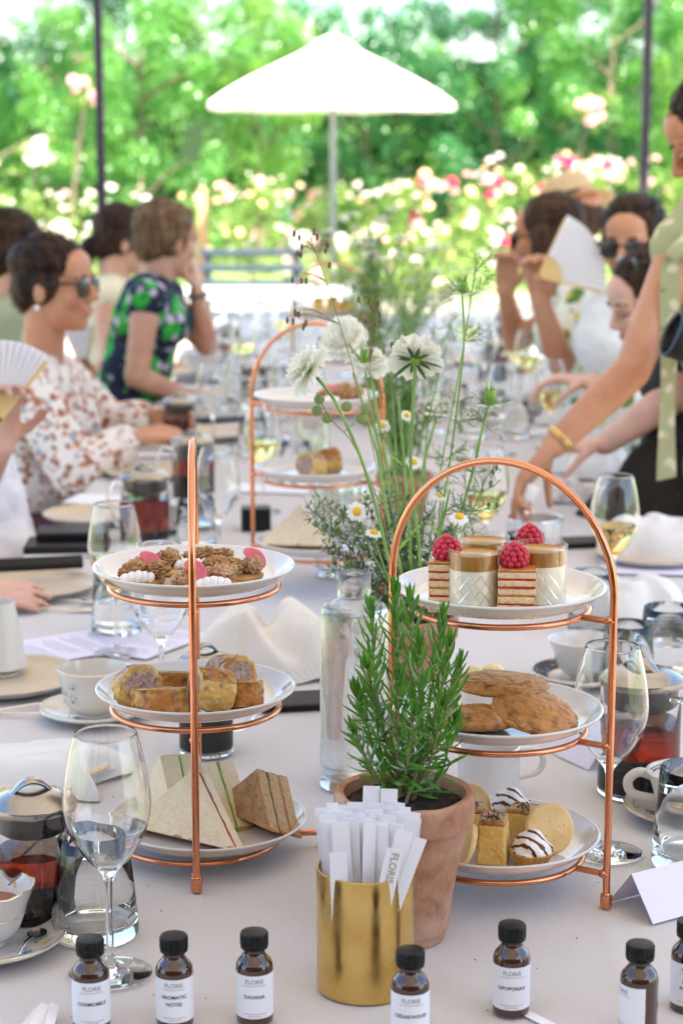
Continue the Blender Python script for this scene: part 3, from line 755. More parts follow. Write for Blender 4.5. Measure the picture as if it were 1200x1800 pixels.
def tumbler(px, py, label, me=None, water=False, s=1.0):
    p = at_z(px, py); t = thing('glass_tumbler', label, 'glass', p + Vector((0, 0, .0004)), 0, 'water glasses on the table'); t.scale = (s, s, s)
    put(me or TM2, 'glass_wall', t)
    if water: put(TF, 'water', t)
    return t
wine_glass(195, 1712, 'tall empty wine glass nearest the camera at front left')
wine_glass(1066, 1500, 'tall empty wine glass behind the right leg of the right cake stand')
tumbler(168, 1642, 'empty tapered glass tumbler behind the front left wine glass', TM)
tumbler(1215, 1520, 'clear glass tumbler at right edge in front of the patterned teacup', TM2, False, 1.1)

# ---- glass tea presses
def press(px, py, label, rad, h, tea=.62, leaves=.36, rz=0.0, knob='loop'):
    p = at_z(px, py); t = thing('tea_press', label, 'teapot', p, rz, 'glass tea presses on the table')
    mb = MB(); o = prof([(rad - .006, 0.0004), (rad - .001, .0015), (rad, .006), (rad, .03)], 3) + [(rad, h - .004), (rad + .001, h)]
    i = [(rad - .0012, h), (rad - .002, h - .004), (rad - .002, .008), (rad - .006, .0045), (0, .0042)]
    mb.lathe([(0, .0006)] + o + i, 48); mb.build('beaker', M['glass'], t, smooth=50)
    rl = rad - .0016
    mb = MB(); mb.lathe([(0, .0048), (rl - .004, .0050), (rl, .009), (rl, h * leaves), (0, h * leaves)], 40); mb.build('tea_leaves', M['tea_leaves'], t, smooth=50)
    mb = MB(); mb.lathe([(0, h * leaves + .0004), (rl, h * leaves + .0004), (rl, h * tea), (0, h * tea)], 40); mb.build('tea', M['tea'], t, smooth=50)
    mb = MB(); mb.lathe([(rl - .004, h * .97), (rl - .0025, h * .97), (rl - .0025, h * .80), (rl - .006, h * .775), (rl - .008, h * .80)], 40); mb.build('strainer', M['strainer'], t, smooth=50)
    lid = MB(); lid.lathe(prof([(rad + .0005, h - .006), (rad + .0022, h - .005), (rad + .0026, h + .001), (rad + .001, h + .003), (rad * .8, h + .009), (rad * .45, h + .0135), (.0001, h + .0145)], 4), 48)
    lo = lid.build('lid', M['steel'], t, smooth=35)
    k = MB()
    arc = [(-rad * .55 + rad * 1.1 * i / 12, 0, h + .010 + .0135 * math.sin(PI * i / 12)) for i in range(13)]
    k.tube(arc, [.004 + .0045 * math.sin(PI * i / 12) for i in range(13)], 10, flat=.35); k.build('lid_handle', M['steel'], lo)
    hd = MB(); hd.tube(catmull([(-rad + .001, 0, h * .88), (-rad - .020, 0, h * .90), (-rad - .032, 0, h * .72), (-rad - .030, 0, h * .45), (-rad - .016, 0, h * .25), (-rad + .001, 0, h * .24)], 5), .0042, 10); hd.build('handle', M['glass'], t, smooth=60)
    return t
M['strainer'] = mat('strainer_mesh', (.08, .075, .07), rough=.4, metal=.8, bump=(700, .001))
press(62, 1618, 'glass tea press with steel lid and dark red tea, front left', .0385, .122, .60, .38, R(20))
press(1120, 1392, 'glass tea press of red tea behind the right cake stand', .0485, .140, .62, .36, R(130))
press(363, 1322, 'glass tea press standing behind the left cake stand', .0345, .118, .62, .5, R(200))
press(257, 950, 'glass tea press of red tea on the left, in front of two more presses', .0475, .128, .66, .2, R(-20))
press(340, 876, 'middle one of three glass tea presses on the left', .046, .128, .70, .45, R(0))
press(317, 790, 'farthest glass tea press, held by the woman in the floral blouse', .043, .124, .62, .45, R(0))

# ---- carafes
def carafe(px, py, label, rad, h, neck_r, neck_h, fill, rz=0):
    p = at_z(px, py); t = thing('water_carafe', label, 'carafe', p + Vector((0, 0, .0005)), rz, 'clear glass water carafes')
    sh = h - neck_h
    out = prof([(rad - .007, 0), (rad - .001, .0015), (rad, .007), (rad, .05)], 3) + [(rad, sh - .016)] + prof([(rad, sh - .012), (rad - .004, sh - .003), (rad - .012, sh), (neck_r + .006, sh + .002), (neck_r + .0005, sh + .006), (neck_r, sh + .012)], 4) + [(neck_r, h)]
    inn = [(neck_r - .002, h), (neck_r - .002, sh + .010), (neck_r + .003, sh), (rad - .012, sh - .0035), (rad - .0045, sh - .008), (rad - .0028, sh - .018), (rad - .0028, .020), (rad - .008, .0125), (0, .0115)]
    mb = MB(); mb.lathe([(0, .0006)] + out + [(neck_r - .001, h + .0006)] + inn, 64); mb.build('glass_wall', M['carafe_glass'], t, smooth=60)
    rw = rad - .0024
    mb = MB(); mb.lathe([(0, .0125), (rw - .007, .0135), (rw, .021), (rw, fill), (0, fill)], 56); w = mb.build('water', M['carafe_water'], t, smooth=50)
    rnd = random.Random(px)
    b = MB()
    for k in range(60):
        a = rnd.uniform(0, 6.28); z = rnd.uniform(.03, fill - .01); b.ball((math.cos(a) * (rw + .0001), math.sin(a) * (rw + .0001), z), rnd.uniform(.0006, .0013), seg=6, rings=4)
    stuff(b.build('bubbles', M['bubble'], w))
    return t
M['bubble'] = mat('bubble', (.9, .92, .93), rough=.1, spec=1.0)
carafe(622, 1380, 'tall clear glass carafe of water behind the rosemary', .0410, .262, .0200, .036, .222)
carafe(598, 1010, 'second clear glass water carafe behind the tall one', .047, .205, .0205, .032, .165)

# ---- cups, saucers
def cup_mesh(rt, rb, h, flare=.3, scallop=0.0, seg=48, mk='ceramic'):
    o = prof([(rb * .55, 0), (rb * .62, .0005), (rb * .6, .005), (rb * .8, .008), (rb + (rt - rb) * .25, h * .3), (rb + (rt - rb) * .62, h * .68), (rt, h)], 4)
    i = [(max(r - .0026, 0), z + (.003 if z < h * .5 else .0004)) for r, z in reversed(o) if z > .007]
    def fn(r, z, a):
        k = max(0, (z / h - .5) * 2); return (r * (1 + scallop * k * math.cos(a * 8)), z + scallop * .08 * k * math.cos(a * 8))
    mb = MB(); mb.lathe([(0, .001)] + o + i + [(0, .011)], seg, fn=fn if scallop else None); return mb
def saucer_mb(r, h=.016):
    mb = MB(); o = prof([(r * .42, 0), (r * .44, .0005), (r * .46, .003), (r * .7, .006), (r * .9, h * .7), (r, h)], 4)
    i = [(q - .0012, z + .0028) for q, z in reversed(o) if z > .002]
    mb.lathe([(0, .001)] + o + i + [(r * .40, .0042), (0, .0042)], 56); return mb
def cup_handle(rt, rb, h, r=.0032):
    mb = MB(); x0 = rb + (rt - rb) * .75
    mb.tube(catmull([(x0 - .002, 0, h * .86), (x0 + .012, 0, h * .92), (x0 + .024, 0, h * .72), (x0 + .018, 0, h * .42), (rb + (rt - rb) * .35 - .001, 0, h * .32)], 5), r, 10, flat=1.6); return mb
def ring_line(r, z, w=.0006, seg=64, scallop=0, h=1):
    mb = MB(); pts = [(r * (1 + scallop * math.cos(8 * 2 * PI * i / seg)) * math.cos(2 * PI * i / seg), r * (1 + scallop * math.cos(8 * 2 * PI * i / seg)) * math.sin(2 * PI * i / seg), z + scallop * .08 * math.cos(8 * 2 * PI * i / seg)) for i in range(seg)]
    mb.tube(pts, w, 6, cyclic=True); return mb
PR_ = {'blue': (.16, .24, .50), 'pink': (.62, .13, .30), 'yellow': (.75, .50, .05), 'green': (.06, .16, .05), 'red': (.42, .02, .06), 'brown': (.30, .19, .09), 'dark': (.05, .045, .05), 'sky': (.38, .52, .66)}
for k, c in PR_.items(): M['print_' + k] = mat('glaze_print_' + k, c, rough=.2, coat=.3)
def print_flower(parent, P, Nn, size, cols, seed, name='flower_print'):
    """a tiny painted posy lying on the glaze: thin petals and leaves"""
    rnd = random.Random(seed); Nn = Vector(Nn).normalized(); q = Nn.to_track_quat('Z', 'Y'); P = Vector(P)
    mats_ = [M['print_' + c] for c in cols]; mb = MB()
    for i, c in enumerate(cols):
        n = 5 if c != 'green' else 7
        cx, cyy = (rnd.uniform(-.7, .7) * size, rnd.uniform(-.5, .5) * size)
        for j in range(n):
            a = 2 * PI * j / n + rnd.random(); r = size * (.17 if c != 'green' else .5); s = size * (.16 if c != 'green' else .13)
            poly = []
            for k in range(7):
                b = 2 * PI * k / 7; e = 1.0 if c != 'green' else (1.7 if k in (0,) else .8)
                poly.append(P + q @ Vector((cx + r * math.cos(a) + s * e * math.cos(b + a), cyy + r * math.sin(a) + s * e * math.sin(b + a) * .8, .0004 + .00006 * i)))
            mb.add(poly, [tuple(range(7))], i)
    return mb.build(name, mats_, parent, smooth=0)

# floral teacup front left with saucer and spoon
sp = at_z(-20, 1668)
t = thing('saucer', 'floral gold-rimmed saucer at lower left edge under a teacup', 'saucer', sp)
saucer_mb(.0745).build('dish', M['ceramic'], t, smooth=50); ring_line(.0738, .0182).build('gold_rim', M['gold'], t)
print_flower(t, (.052, -.010, .0118), (-.25, 0, 1), .013, ['green', 'sky', 'yellow'], 3); print_flower(t, (.040, -.034, .0118), (-.2, .1, 1), .012, ['green', 'blue', 'sky'], 5)
t = thing('teacup', 'scalloped white teacup of tea with a painted posy inside, lower left', 'teacup', sp + Vector((0, 0, .0046)), R(150))
cup_mesh(.0465, .026, .060, scallop=.018).build('cup_bowl', M['ceramic'], t, smooth=60); cup_handle(.0465, .026, .060).build('handle', M['ceramic'], t)
ring_line(.0460, .0603, scallop=.018).build('gold_rim', M['gold'], t); ring_line(.0375, .034, .0004).build('gold_line', M['gold'], t)
mb = MB(); mb.lathe([(0, .040), (.0365, .040), (.0365, .0395), (0, .0390)], 40); mb.build('tea', M['tea_top'], t)
for a, cl in ((-92, ['green', 'blue', 'pink', 'yellow']), (-140, ['green', 'pink', 'blue'])):
    ca, sa = math.cos(R(a - 0)), math.sin(R(a - 0)); print_flower(t, (ca * .0403, sa * .0403, .0505), (-ca, -sa, .6), .009, cl, 9 + a)
def spoon(loc, rz, label, s=1.0, tilt=0.0):
    t = thing('teaspoon', label, 'spoon', loc, rz, None); t.rotation_euler = (0, tilt, rz); t.scale = (s, s, s)
    mb = MB()
    def f(u, v):
        a = u * 2 * PI; r = v
        return (.018 * r * math.cos(a), .0125 * r * math.sin(a), .0016 - .0050 * (1 - r * r) + .004)
    mb.grid(f, 24, 6); mb.grid(lambda u, v: tuple(Vector(f(u, v)) - Vector((0, 0, .0008))), 24, 6)
    mb.build('bowl', M['silver'], t, smooth=180)
    mb = MB(); mb.tube(catmull([(.017, 0, .0054), (.030, 0, .0085), (.055, 0, .009), (.085, 0, .006)], 5), [.0022, .0019, .0018, .0018, .0018, .0019, .002, .0022, .0024, .0027, .003, .0034, .0038, .0042, .0044, .0040], 8, flat=.5)
    mb.build('handle', M['silver'], t)
    return t
spoon(sp + Vector((.046, .006, .010)), R(-98), 'silver teaspoon resting on the floral saucer at lower left', .75, R(-4))

# patterned cup and saucer at the right edge
sp = at_z(1205, 1438)
t = thing('saucer', 'gold-rimmed saucer with dark botanical print at right edge', 'saucer', sp)
saucer_mb(.072).build('dish', M['cream_ceramic'], t, smooth=50); ring_line(.0714, .0182, .0008).build('gold_rim', M['gold'], t); ring_line(.060, .0145, .0005).build('brown_line', M['print_brown'], t)
print_flower(t, (-.046, -.006, .0105), (.2, 0, 1), .012, ['green', 'dark', 'green'], 7)
t = thing('teacup', 'cream teacup with brown rose print and checked border at right edge', 'teacup', sp + Vector((0, 0, .0046)), R(172))
cup_mesh(.0475, .030, .052).build('cup_bowl', M['cream_ceramic'], t, smooth=60); cup_handle(.0475, .030, .052, .0036).build('handle', M['cream_ceramic'], t)
mb = MB()
for k in range(72):
    a = 2 * PI * k / 72
    for zz in (.0470, .0440):
        ca, sa = math.cos(a), math.sin(a); r = .0425 if zz > .045 else .0410; d = 2 * PI / 72 * .34
        mb.add([(math.cos(a - d) * r, math.sin(a - d) * r, zz), (math.cos(a + d) * r, math.sin(a + d) * r, zz), (math.cos(a + d) * (r + .0009), math.sin(a + d) * (r + .0009), zz + .0022), (math.cos(a - d) * (r + .0009), math.sin(a - d) * (r + .0009), zz + .0022)], [(3, 2, 1, 0)])
mb.build('checked_border', M['print_dark'], t, smooth=0)
for a in (100, 125, 65):
    ca, sa = math.cos(R(a)), math.sin(R(a)); print_flower(t, (ca * .0408, sa * .0408, .029), (ca, sa, -.2), .011, ['brown', 'dark', 'brown'], a)

# white mug behind the pot
p = at_z(858, 1398)
t = thing('white_mug', 'plain white mug with handle behind the lower plate of the right stand', 'mug', p, R(10))
mb = MB(); mb.lathe(prof([(.0001, .001), (.034, 0), (.0365, .003), (.037, .01), (.037, .045), (.0375, .062)], 4) + [(.0345, .062), (.034, .012), (0, .008)], 40); mb.build('cup_body', M['ceramic'], t, smooth=50)
mb = MB(); mb.tube(catmull([(.036, 0, .055), (.056, 0, .054), (.066, 0, .042), (.060, 0, .026), (.036, 0, .020)], 5), .0036, 10); mb.build('handle', M['ceramic'], t)

# floral cup on saucer, left
p = at_z(166, 1262)
t = thing('saucer', 'pale saucer with a red flower print under the blue-sprigged cup', 'saucer', p)
saucer_mb(.074).build('dish', M['cream_ceramic'], t, smooth=50); print_flower(t, (-.048, -.028, .0095), (.2, .1, 1), .016, ['red', 'green', 'red'], 2); print_flower(t, (.03, -.05, .0095), (-.1, .2, 1), .014, ['red', 'green'], 4)
t = thing('teacup', 'white teacup with small blue flower sprigs, left of the left stand', 'teacup', p + Vector((0, 0, .0046)), R(-35))
cup_mesh(.049, .036, .066).build('cup_bowl', M['cream_ceramic'], t, smooth=60); cup_handle(.049, .036, .066).build('handle', M['cream_ceramic'], t)
for a, z in ((-100, .042), (-85, .03), (-112, .024), (-80, .050)):
    ca, sa = math.cos(R(a)), math.sin(R(a)); r = .036 + .013 * z / .066 + .0028; print_flower(t, (ca * r, sa * r, z), (ca, sa, -.1), .008, ['blue', 'green'], int(z * 1000))
# white bowl cup on dark patterned saucer, right
p = at_z(1022, 1198)
t = thing('saucer', 'saucer with dark patterned rim under the white cup on the right', 'saucer', p)
saucer_mb(.073).build('dish', M['cream_ceramic'], t, smooth=50)
mb = MB(); mb.lathe([(.050, .0100), (.070, .0186)], 56); mb.build('dark_border', M['dark_border'] if 'dark_border' in M else M.setdefault('dark_border', pattern_mat('dark_border_glaze', (.035, .04, .06), [((.5, .42, .28), 110, .5), ((.35, .06, .05), 80, .42)], rough=.2)), t)
t = thing('teacup', 'plain white teacup on the dark patterned saucer, right of centre', 'teacup', p + Vector((0, 0, .0046)), R(20))
cup_mesh(.050, .030, .060).build('cup_bowl', M['ceramic'], t, smooth=60); cup_handle(.050, .030, .060).build('handle', M['ceramic'], t)

# ---- cake stands
def cake_stand(name, label, center, ang, zs, apex_z, plate_offs, side_feet=False, r_leg=.125, r_ring=.090, r_plate=.1075, capfoot=True):
    """copper arch of one bent rod with three ring shelves; ang = direction of the arch plane"""
    t = thing(name, label, 'cake stand', center, ang, 'copper three-tier cake stands')
    ca = .0039; zt = apex_z - TZ
    pts = [(-r_leg, 0, .004), (-r_leg, 0, zt - r_leg * 1.02)]
    n = 28
    arch = [(-r_leg * math.cos(PI * i / n), 0, zt - r_leg * 1.02 + r_leg * 1.02 * math.sin(PI * i / n)) for i in range(n + 1)]
    mb = MB(); mb.tube([(-r_leg, 0, .0045)] + [(-r_leg, 0, (zt - r_leg) * k / 4) for k in (1, 2, 3)] + arch + [(r_leg, 0, (zt - r_leg) * k / 4) for k in (3, 2, 1)] + [(r_leg, 0, .0045)], ca, 14)
    mb.build('arch', M['copper'], t, smooth=60)
    for sx in (-1, 1):
        mb = MB(); mb.lathe(prof([(.0045, .0006), (.0058, .0014), (.0062, .006), (.0060, .014), (.0054, .0165), (.0044, .017)], 3) + [(0, .017)], 16, M=Matrix.Translation((sx * r_leg, 0, 0)))
        mb.build('foot', M['copper'], t)
    for k, z in enumerate(zs):
        zz = z - TZ; mb = MB()
        mb.tube([(r_ring * math.cos(2 * PI * i / 56), r_ring * math.sin(2 * PI * i / 56), zz - .0035) for i in range(56)], .0032, 10, cyclic=True)
        rg = mb.build('ring_shelf', M['copper'], t, smooth=60)
        for sx in (-1, 1):
            mb = MB(); mb.tube([(sx * (r_ring - .001), 0, zz - .0035), (sx * r_leg, 0, zz - .0035)], .0033, 10); mb.build('bracket', M['copper'], rg)
            mb = MB(); mb.ball((sx * (r_leg - .003), 0, zz - .0035), .0056, (1.1, 1, .9), 10, 8, fn=lambda d: 1 + .08 * math.sin(d.x * 9 + d.z * 7)); mb.build('weld', M['copper'], rg)
        if side_feet and k == 0:
            for sy in (-1, 1):
                mb = MB(); e = (0, sy * (r_leg + .012)); mb.tube([(0, sy * (r_ring - .001), zz - .0035), (0, e[1], zz - .0035), (0, e[1], .004)], .0036, 10); mb.build('side_leg', M['copper'], rg)
                mb = MB(); mb.lathe(prof([(.0045, .0006), (.0058, .0014), (.0060, .014), (.0044, .0165)], 3) + [(0, .0165)], 16, M=Matrix.Translation((0, e[1], 0))); mb.build('side_foot', M['copper'], rg)
    return t
def plate_mb(r, h=.0165):
    o = prof([(r * .60, 0), (r * .63, .0003), (r * .75, .0014), (r * .86, h * .36), (r * .95, h * .82), (r, h + .0012)], 5)
    i = prof([(r + .0002, h + .0028), (r - .0012, h + .0036), (r - .0034, h + .0024), (r * .945, h * .82 + .0030), (r * .86, h * .36 + .0034), (r * .79, .0060), (r * .73, .0048)], 4)
    mb = MB(); mb.lathe([(0, .0004)] + o + i + [(0, .0046)], 80); return mb
PLM = plate_mb(.1075).mesh('plate', M['ceramic'], 60)
def stand_plate(center, z, label, dx=0, dy=0, s=1.0):
    o = bpy.data.objects.new('tier_plate', PLM); COL.objects.link(o); o.location = (center[0] + dx, center[1] + dy, z + .0006); o.scale = (s, s, s)
    return tag(o, label, 'plate', 'white plates on the cake stands')
LC = Vector((-.172, 2.017, TZ)); RC = Vector((.146, 1.915, TZ))
Lz = [at_y(360, 1462, 2.017).z, at_y(341, 1236, 2.017).z, at_y(333, 1024, 2.017).z]
Rz = [at_y(882, 1494, 1.91).z, at_y(882, 1276, 1.91).z, at_y(882, 1062, 1.91).z]
LA = math.atan2(.125, -.008 / .125 * .125)
cake_stand('cake_stand', 'copper three-tier cake stand on the left, its arch seen edge-on', LC, R(94), Lz, at_y(337, 784, 1.99).z, None, side_feet=True)
cake_stand('cake_stand', 'copper three-tier cake stand on the right with wide arch, behind the rosemary', RC, R(-31), Rz, at_y(880, 812, 1.91).z, None)
MY = 3.30; MC = at_y(556, 900, MY); MC.z = TZ
Mz = [at_y(556, 966, MY).z, at_y(556, 838, MY).z, at_y(556, 712, MY).z]
cake_stand('cake_stand', 'copper three-tier cake stand in mid table behind the white flowers', MC, R(-25), Mz, at_y(556, 569, MY).z, None)
FY = 5.6; FC = at_y(585, 700, FY); FC.z = TZ
Fz = [TZ + .04, TZ + .165, TZ + .29]
cake_stand('cake_stand', 'farthest copper cake stand, blurred beyond the white scabious', FC, R(-20), Fz, TZ + .44, None)
Lp = [stand_plate(LC, Lz[0], 'white bottom plate of the left stand holding sandwiches', .012, -.004), stand_plate(LC, Lz[1], 'white middle plate of the left stand holding sausage rolls'), stand_plate(LC, Lz[2], 'white top plate of the left stand holding walnut blinis')]
Rp = [stand_plate(RC, Rz[0], 'white bottom plate of the right stand holding cakes and tartlets'), stand_plate(RC, Rz[1], 'white middle plate of the right stand holding scones'), stand_plate(RC, Rz[2], 'white top plate of the right stand holding layer cakes and puddings')]
for c, zz, nm in ((MC, Mz, 'mid-table'), (FC, Fz, 'farthest')):
    for z, w in zip(zz, ('bottom', 'middle', 'top')): stand_plate(c, z, f'white {w} plate of the {nm} copper stand')

# ---- stoneware plates, cutlery, papers, phones, napkins
def stone_plate(px, py, r, label, z=0.0):
    t = thing('stoneware_plate', label, 'plate', at_z(px, py) + Vector((0, 0, z)), 0, 'stoneware plates at the place settings')
    mb = MB(); o = prof([(r * .6, 0), (r * .66, .0006), (r * .84, .006), (r * .97, .014), (r, .0165)], 4); i = prof([(r - .001, .018), (r * .955, .0165), (r * .84, .0095), (r * .6, .0055)], 4)
    mb.lathe([(0, .001)] + o + [(r, .0175)], 56); mb.build('outer_rim', M['stone_rim'], t, smooth=60)
    mb = MB(); mb.lathe([(r, .0175)] + i + [(0, .0052)], 56); mb.build('glazed_well', M['stoneware'], t, smooth=60)
    return t
stone_plate(10, 1205, .112, 'beige stoneware plate at left edge under the white lamp shade')
stone_plate(55, 1040, .115, 'beige stoneware plate at left edge with a phone held over it')
stone_plate(165, 915, .105, 'beige stoneware plate on the left beside the near tea press')
stone_plate(262, 838, .105, 'stoneware plate in front of the woman in the floral blouse')
stone_plate(1075, 830, .11, 'stoneware plate at right edge beneath the reaching arm')
stone_plate(1150, 985, .11, 'stoneware plate on the right under a folded napkin')
stone_plate(1140, 1075, .105, 'stoneware plate on the right behind the tumblers')
def cutlery(px, py, rz, label, kind, Lg=.2):
    t = thing(kind, label, 'cutlery', at_z(px, py) + Vector((0, 0, .0015)), rz)
    mb = MB(); mb.tube(catmull([(-Lg * .5, 0, .001), (-Lg * .2, 0, .004), (Lg * .1, 0, .006), (Lg * .22, 0, .003)], 5), [.005, .005, .0048, .0042, .0036, .003, .0026, .0024, .0023, .0022, .0022, .0022, .0024, .0026, .003, .0034], 8, flat=.4); mb.build('handle', M['silver'], t)
    mb = MB()
    if kind == 'fork':
        mb.box(.022, .020, .0016, (Lg * .27, 0, .003), bev=.0006); mb.build('fork_head', M['silver'], t)
        for k in range(4):
            mb = MB(); mb.tube([(Lg * .32, -.0078 + .0052 * k, .003), (Lg * .45, -.0078 + .0052 * k, .0055), (Lg * .52, -.0078 + .0052 * k, .004)], .0011, 6); mb.build('tine', M['silver'], t)
    else:
        mb.tube([(Lg * .21, 0, .003), (Lg * .3, .001, .003), (Lg * .42, .001, .003), (Lg * .5, -.004, .003)], [.004, .0095, .0092, .001], 10, flat=.12); mb.build('blade', M['silver'], t)
cutlery(95, 1062, R(4), 'silver fork lying beside the stoneware plate, left', 'fork', .21); cutlery(70, 1076, R(2), 'silver table knife lying in front of the fork, left', 'knife', .22)
cutlery(35, 1250, R(28), 'silver fork near the pleated paper fan, lower left', 'fork', .2); cutlery(50, 1262, R(-8), 'silver knife near the pleated paper fan, lower left', 'knife', .2)
cutlery(270, 858, R(-5), 'silver knife beside the plate by the floral blouse', 'knife', .2)
# white tapered lamp shade on the plate, left edge
p = at_z(0, 1190); p.z += .006
t = thing('table_lamp_shade', 'white tapered lamp shade standing at the left edge over a plate', 'lamp shade', p)
mb = MB(); mb.lathe([(.0410, .012), (.0250, .106), (.0240, .1064), (.0235, .105), (.0395, .012), (.0405, .0115)], 48, close=True); mb.build('shade', M['ceramic'], t)
mb = MB(); mb.tube([(0, 0, .001), (0, 0, .104)], .004, 10); mb.lathe([(0, .0), (.03, .0), (.03, .004), (.005, .006), (0, .006)], 24); mb.box(.047, .002, .002, (0, 0, .1035)); mb.build('stem_and_base', M['cream_ceramic'], t)
# papers
def sheet(px, py, w, d, rz, label, name='paper_sheet', m='paper_lilac', lines=0, z=.0012, cat='paper'):
    t = thing(name, label, cat, at_z(px, py) + Vector((0, 0, z)), rz)
    mb = MB()
    def f(u, v): return ((u - .5) * w, (v - .5) * d, .0015 * math.sin(u * 2.5) * math.sin(v * 2 + 1) + .0004)
    mb.grid(f, 10, 10); mb.grid(lambda u, v: tuple(Vector(f(1 - u, v)) - Vector((0, 0, .0003))), 10, 10); mb.build('sheet', M[m], t, smooth=180)
    if lines:
        rnd = random.Random(px); mb = MB()
        for k in range(lines):
            y = d * (.36 - .72 * k / max(lines - 1, 1)); x = -w * rnd.uniform(.2, .38)
            if k % 4 == 3: continue
            e = -x
            while x < e:
                l = rnd.uniform(.004, .011); zz = .0012 + .0015 * math.sin((x / w + .5) * 2.5) * math.sin((y / d + .5) * 2 + 1)
                mb.add([(x, y, zz), (x + l, y, zz), (x + l, y + .0016, zz), (x, y + .0016, zz)], [(0, 1, 2, 3)]); x += l + .002
        mb.build('printed_lines', M['ink_pale'], t, smooth=0)
    return t
sheet(118, 1138, .15, .21, R(-52), 'white printed menu card lying behind the blue-sprigged cup', 'menu_card', lines=16, cat='menu')
sheet(262, 1130, .12, .18, R(-30), 'pale printed sheet lying behind the empty glass, left of the stand', 'menu_card', lines=10, cat='menu')
sheet(165, 968, .26, .12, R(8), 'white paper sheet under the black wallet, left', m='paper')
sheet(200, 880, .2, .12, R(-12), 'white paper near the left table edge by the floral blouse', m='paper')
sheet(300, 800, .3, .08, R(4), 'white paper strip lying before the woman in the floral blouse', m='paper')
sheet(1150, 1000, .2, .12, R(-8), 'lilac paper sheet under the napkin on the right', m='paper_lilac')
# tent card, front right
c = at_z(1165, 1590)
t = thing('tent_card', 'blank lilac folded place card standing at the right, behind the bottles', 'place card', c, R(33))
mb = MB(); w, h, dp = .088, .042, .034
mb.add([(-w / 2, -dp, .0006), (w / 2, -dp, .0006), (w / 2, 0, h), (-w / 2, 0, h), (-w / 2, dp, .0006), (w / 2, dp, .0006)], [(0, 1, 2, 3), (3, 2, 5, 4)])
mb.add([(-w / 2, -dp + .0006, .0002), (w / 2, -dp + .0006, .0002), (w / 2, 0, h - .0005), (-w / 2, 0, h - .0005), (-w / 2, dp - .0006, .0002), (w / 2, dp - .0006, .0002)], [(3, 2, 1, 0), (4, 5, 2, 3)])
mb.build('folded_card', M['paper_lilac'], t, smooth=0)
t = copy_tree(t, at_z(1035, 1330), R(-60), 'small lilac folded place card behind the right cake stand')
# loose strips
def loose_strip(px, py, rz, label, L=.13, w=.0105):
    o = MB().box(w, L, .0004, (0, 0, .0007)).build('paper_scent_strip', M['paper'], smooth=0); o.location = at_z(px, py) + Vector((0, 0, .0005)); o.rotation_euler = (0, 0, rz)
    tag(o, label, 'paper strip', 'white paper strips lying on the cloth')
loose_strip(958, 1800, R(38), 'white paper strip lying beside the OPOPONAX bottle')
for k in range(6):
    o = MB().box(.0085, .12, .0004, (0, 0, 0)).build('paper_scent_strip', M['paper'], smooth=0)
    o.location = at_z(22 + 12 * k, 1842) + Vector((0, 0, .004 + .0022 * (k % 3))); o.rotation_euler = (R(4), R(20), R(-12 + 3 * k))
    tag(o, 'white paper strip in the loose bunch at the bottom left corner', 'paper strip', 'bunch of paper strips at bottom left')
# phones / wallets
def slab(name, px, py, w, d, h, rz, label, cat, m='leather', z=0.0, tilt=0.0):
    t = thing(name, label, cat, at_z(px, py) + Vector((0, 0, z)), rz); t.rotation_euler = (tilt, 0, rz)
    mb = MB(); mb.box(w, d, h, (0, 0, h / 2), bev=min(.003, h * .3)); mb.build('case', M[m], t)
    mb = MB(); mb.box(w - .008, d - .008, .0006, (0, 0, h + .0001)); mb.build('front_panel', M['black'], t)
    return t
slab('notebook', 118, 966, .155, .11, .014, R(3), 'dark notebook lying at left under a black wallet', 'notebook', z=.002)
slab('wallet', 128, 957, .135, .09, .014, R(6), 'black leather wallet on top of the dark notebook, left', 'wallet', z=.0168)
slab('smartphone', 535, 1238, .075, .13, .009, R(-80), 'black smartphone lying left of the water carafe', 'phone', 'black', z=.001)
slab('smartphone', 72, 1028, .150, .026, .012, R(14), 'black phone held over the plate at left edge', 'phone', 'black', z=.034, tilt=R(30))
slab('smartphone', 1000, 958, .14, .07, .009, R(12), 'black smartphone lying behind the right stand near the glasses', 'phone', 'black', z=.001)
slab('wallet', 450, 930, .06, .05, .045, R(4), 'small black box behind the left leg of the mid-table stand', 'box', 'black', z=.001)

def napkin(px, py, w, d, h, rz, seed, label, m='napkin', z=0.0, puff=1.0):
    """a crumpled cloth: a closed heap with rolled folds"""
    t = thing('cloth_napkin', label, 'napkin', at_z(px, py) + Vector((0, 0, z)), rz, 'linen napkins on the table')
    mb = MB(); off = Vector((seed * 7.3, seed * 3.1, seed))
    def f(u, v):
        x, y = 2 * u - 1, 2 * v - 1
        ang = math.atan2(y, x); edge = 1 + .16 * math.sin(ang * 3 + seed) + .10 * math.sin(ang * 5 + seed * 2)
        sq = max(abs(x), abs(y)); e = max(0.0, 1 - sq ** 3)
        P = Vector((x * 1.1, y * 1.1, 0)) + off
        wv = Vector((noise.noise(P * .9), noise.noise(P * .9 + Vector((9, 4, 2))), 0)) * .7
        q = P + wv
        fold = .5 + .5 * math.cos(noise.noise(q * .55) * 8 + x * 2.2 - y); fold2 = .5 + .5 * math.cos(noise.noise(q * 1.0 + Vector((3, 3, 3))) * 9)
        hh = e ** .55 * (.50 + .34 * fold + .12 * fold2 + .22 * noise.noise(P * .8)) * h
        bulge = 1 + .10 * e * noise.noise(q * 2)
        return (x * w / 2 * edge * bulge, y * d / 2 * edge * bulge, max(hh, 0) + .001 + .004 * (1 - e) * (.5 + .5 * math.sin(ang * 9 + seed)))
    mb.grid(f, 80, 80); mb.build('folded_linen', M[m], t, smooth=180)
    return t
napkin(52, 1368, .21, .14, .046, R(-8), 6, 'crumpled white napkin at left edge in front of the pleated fan')
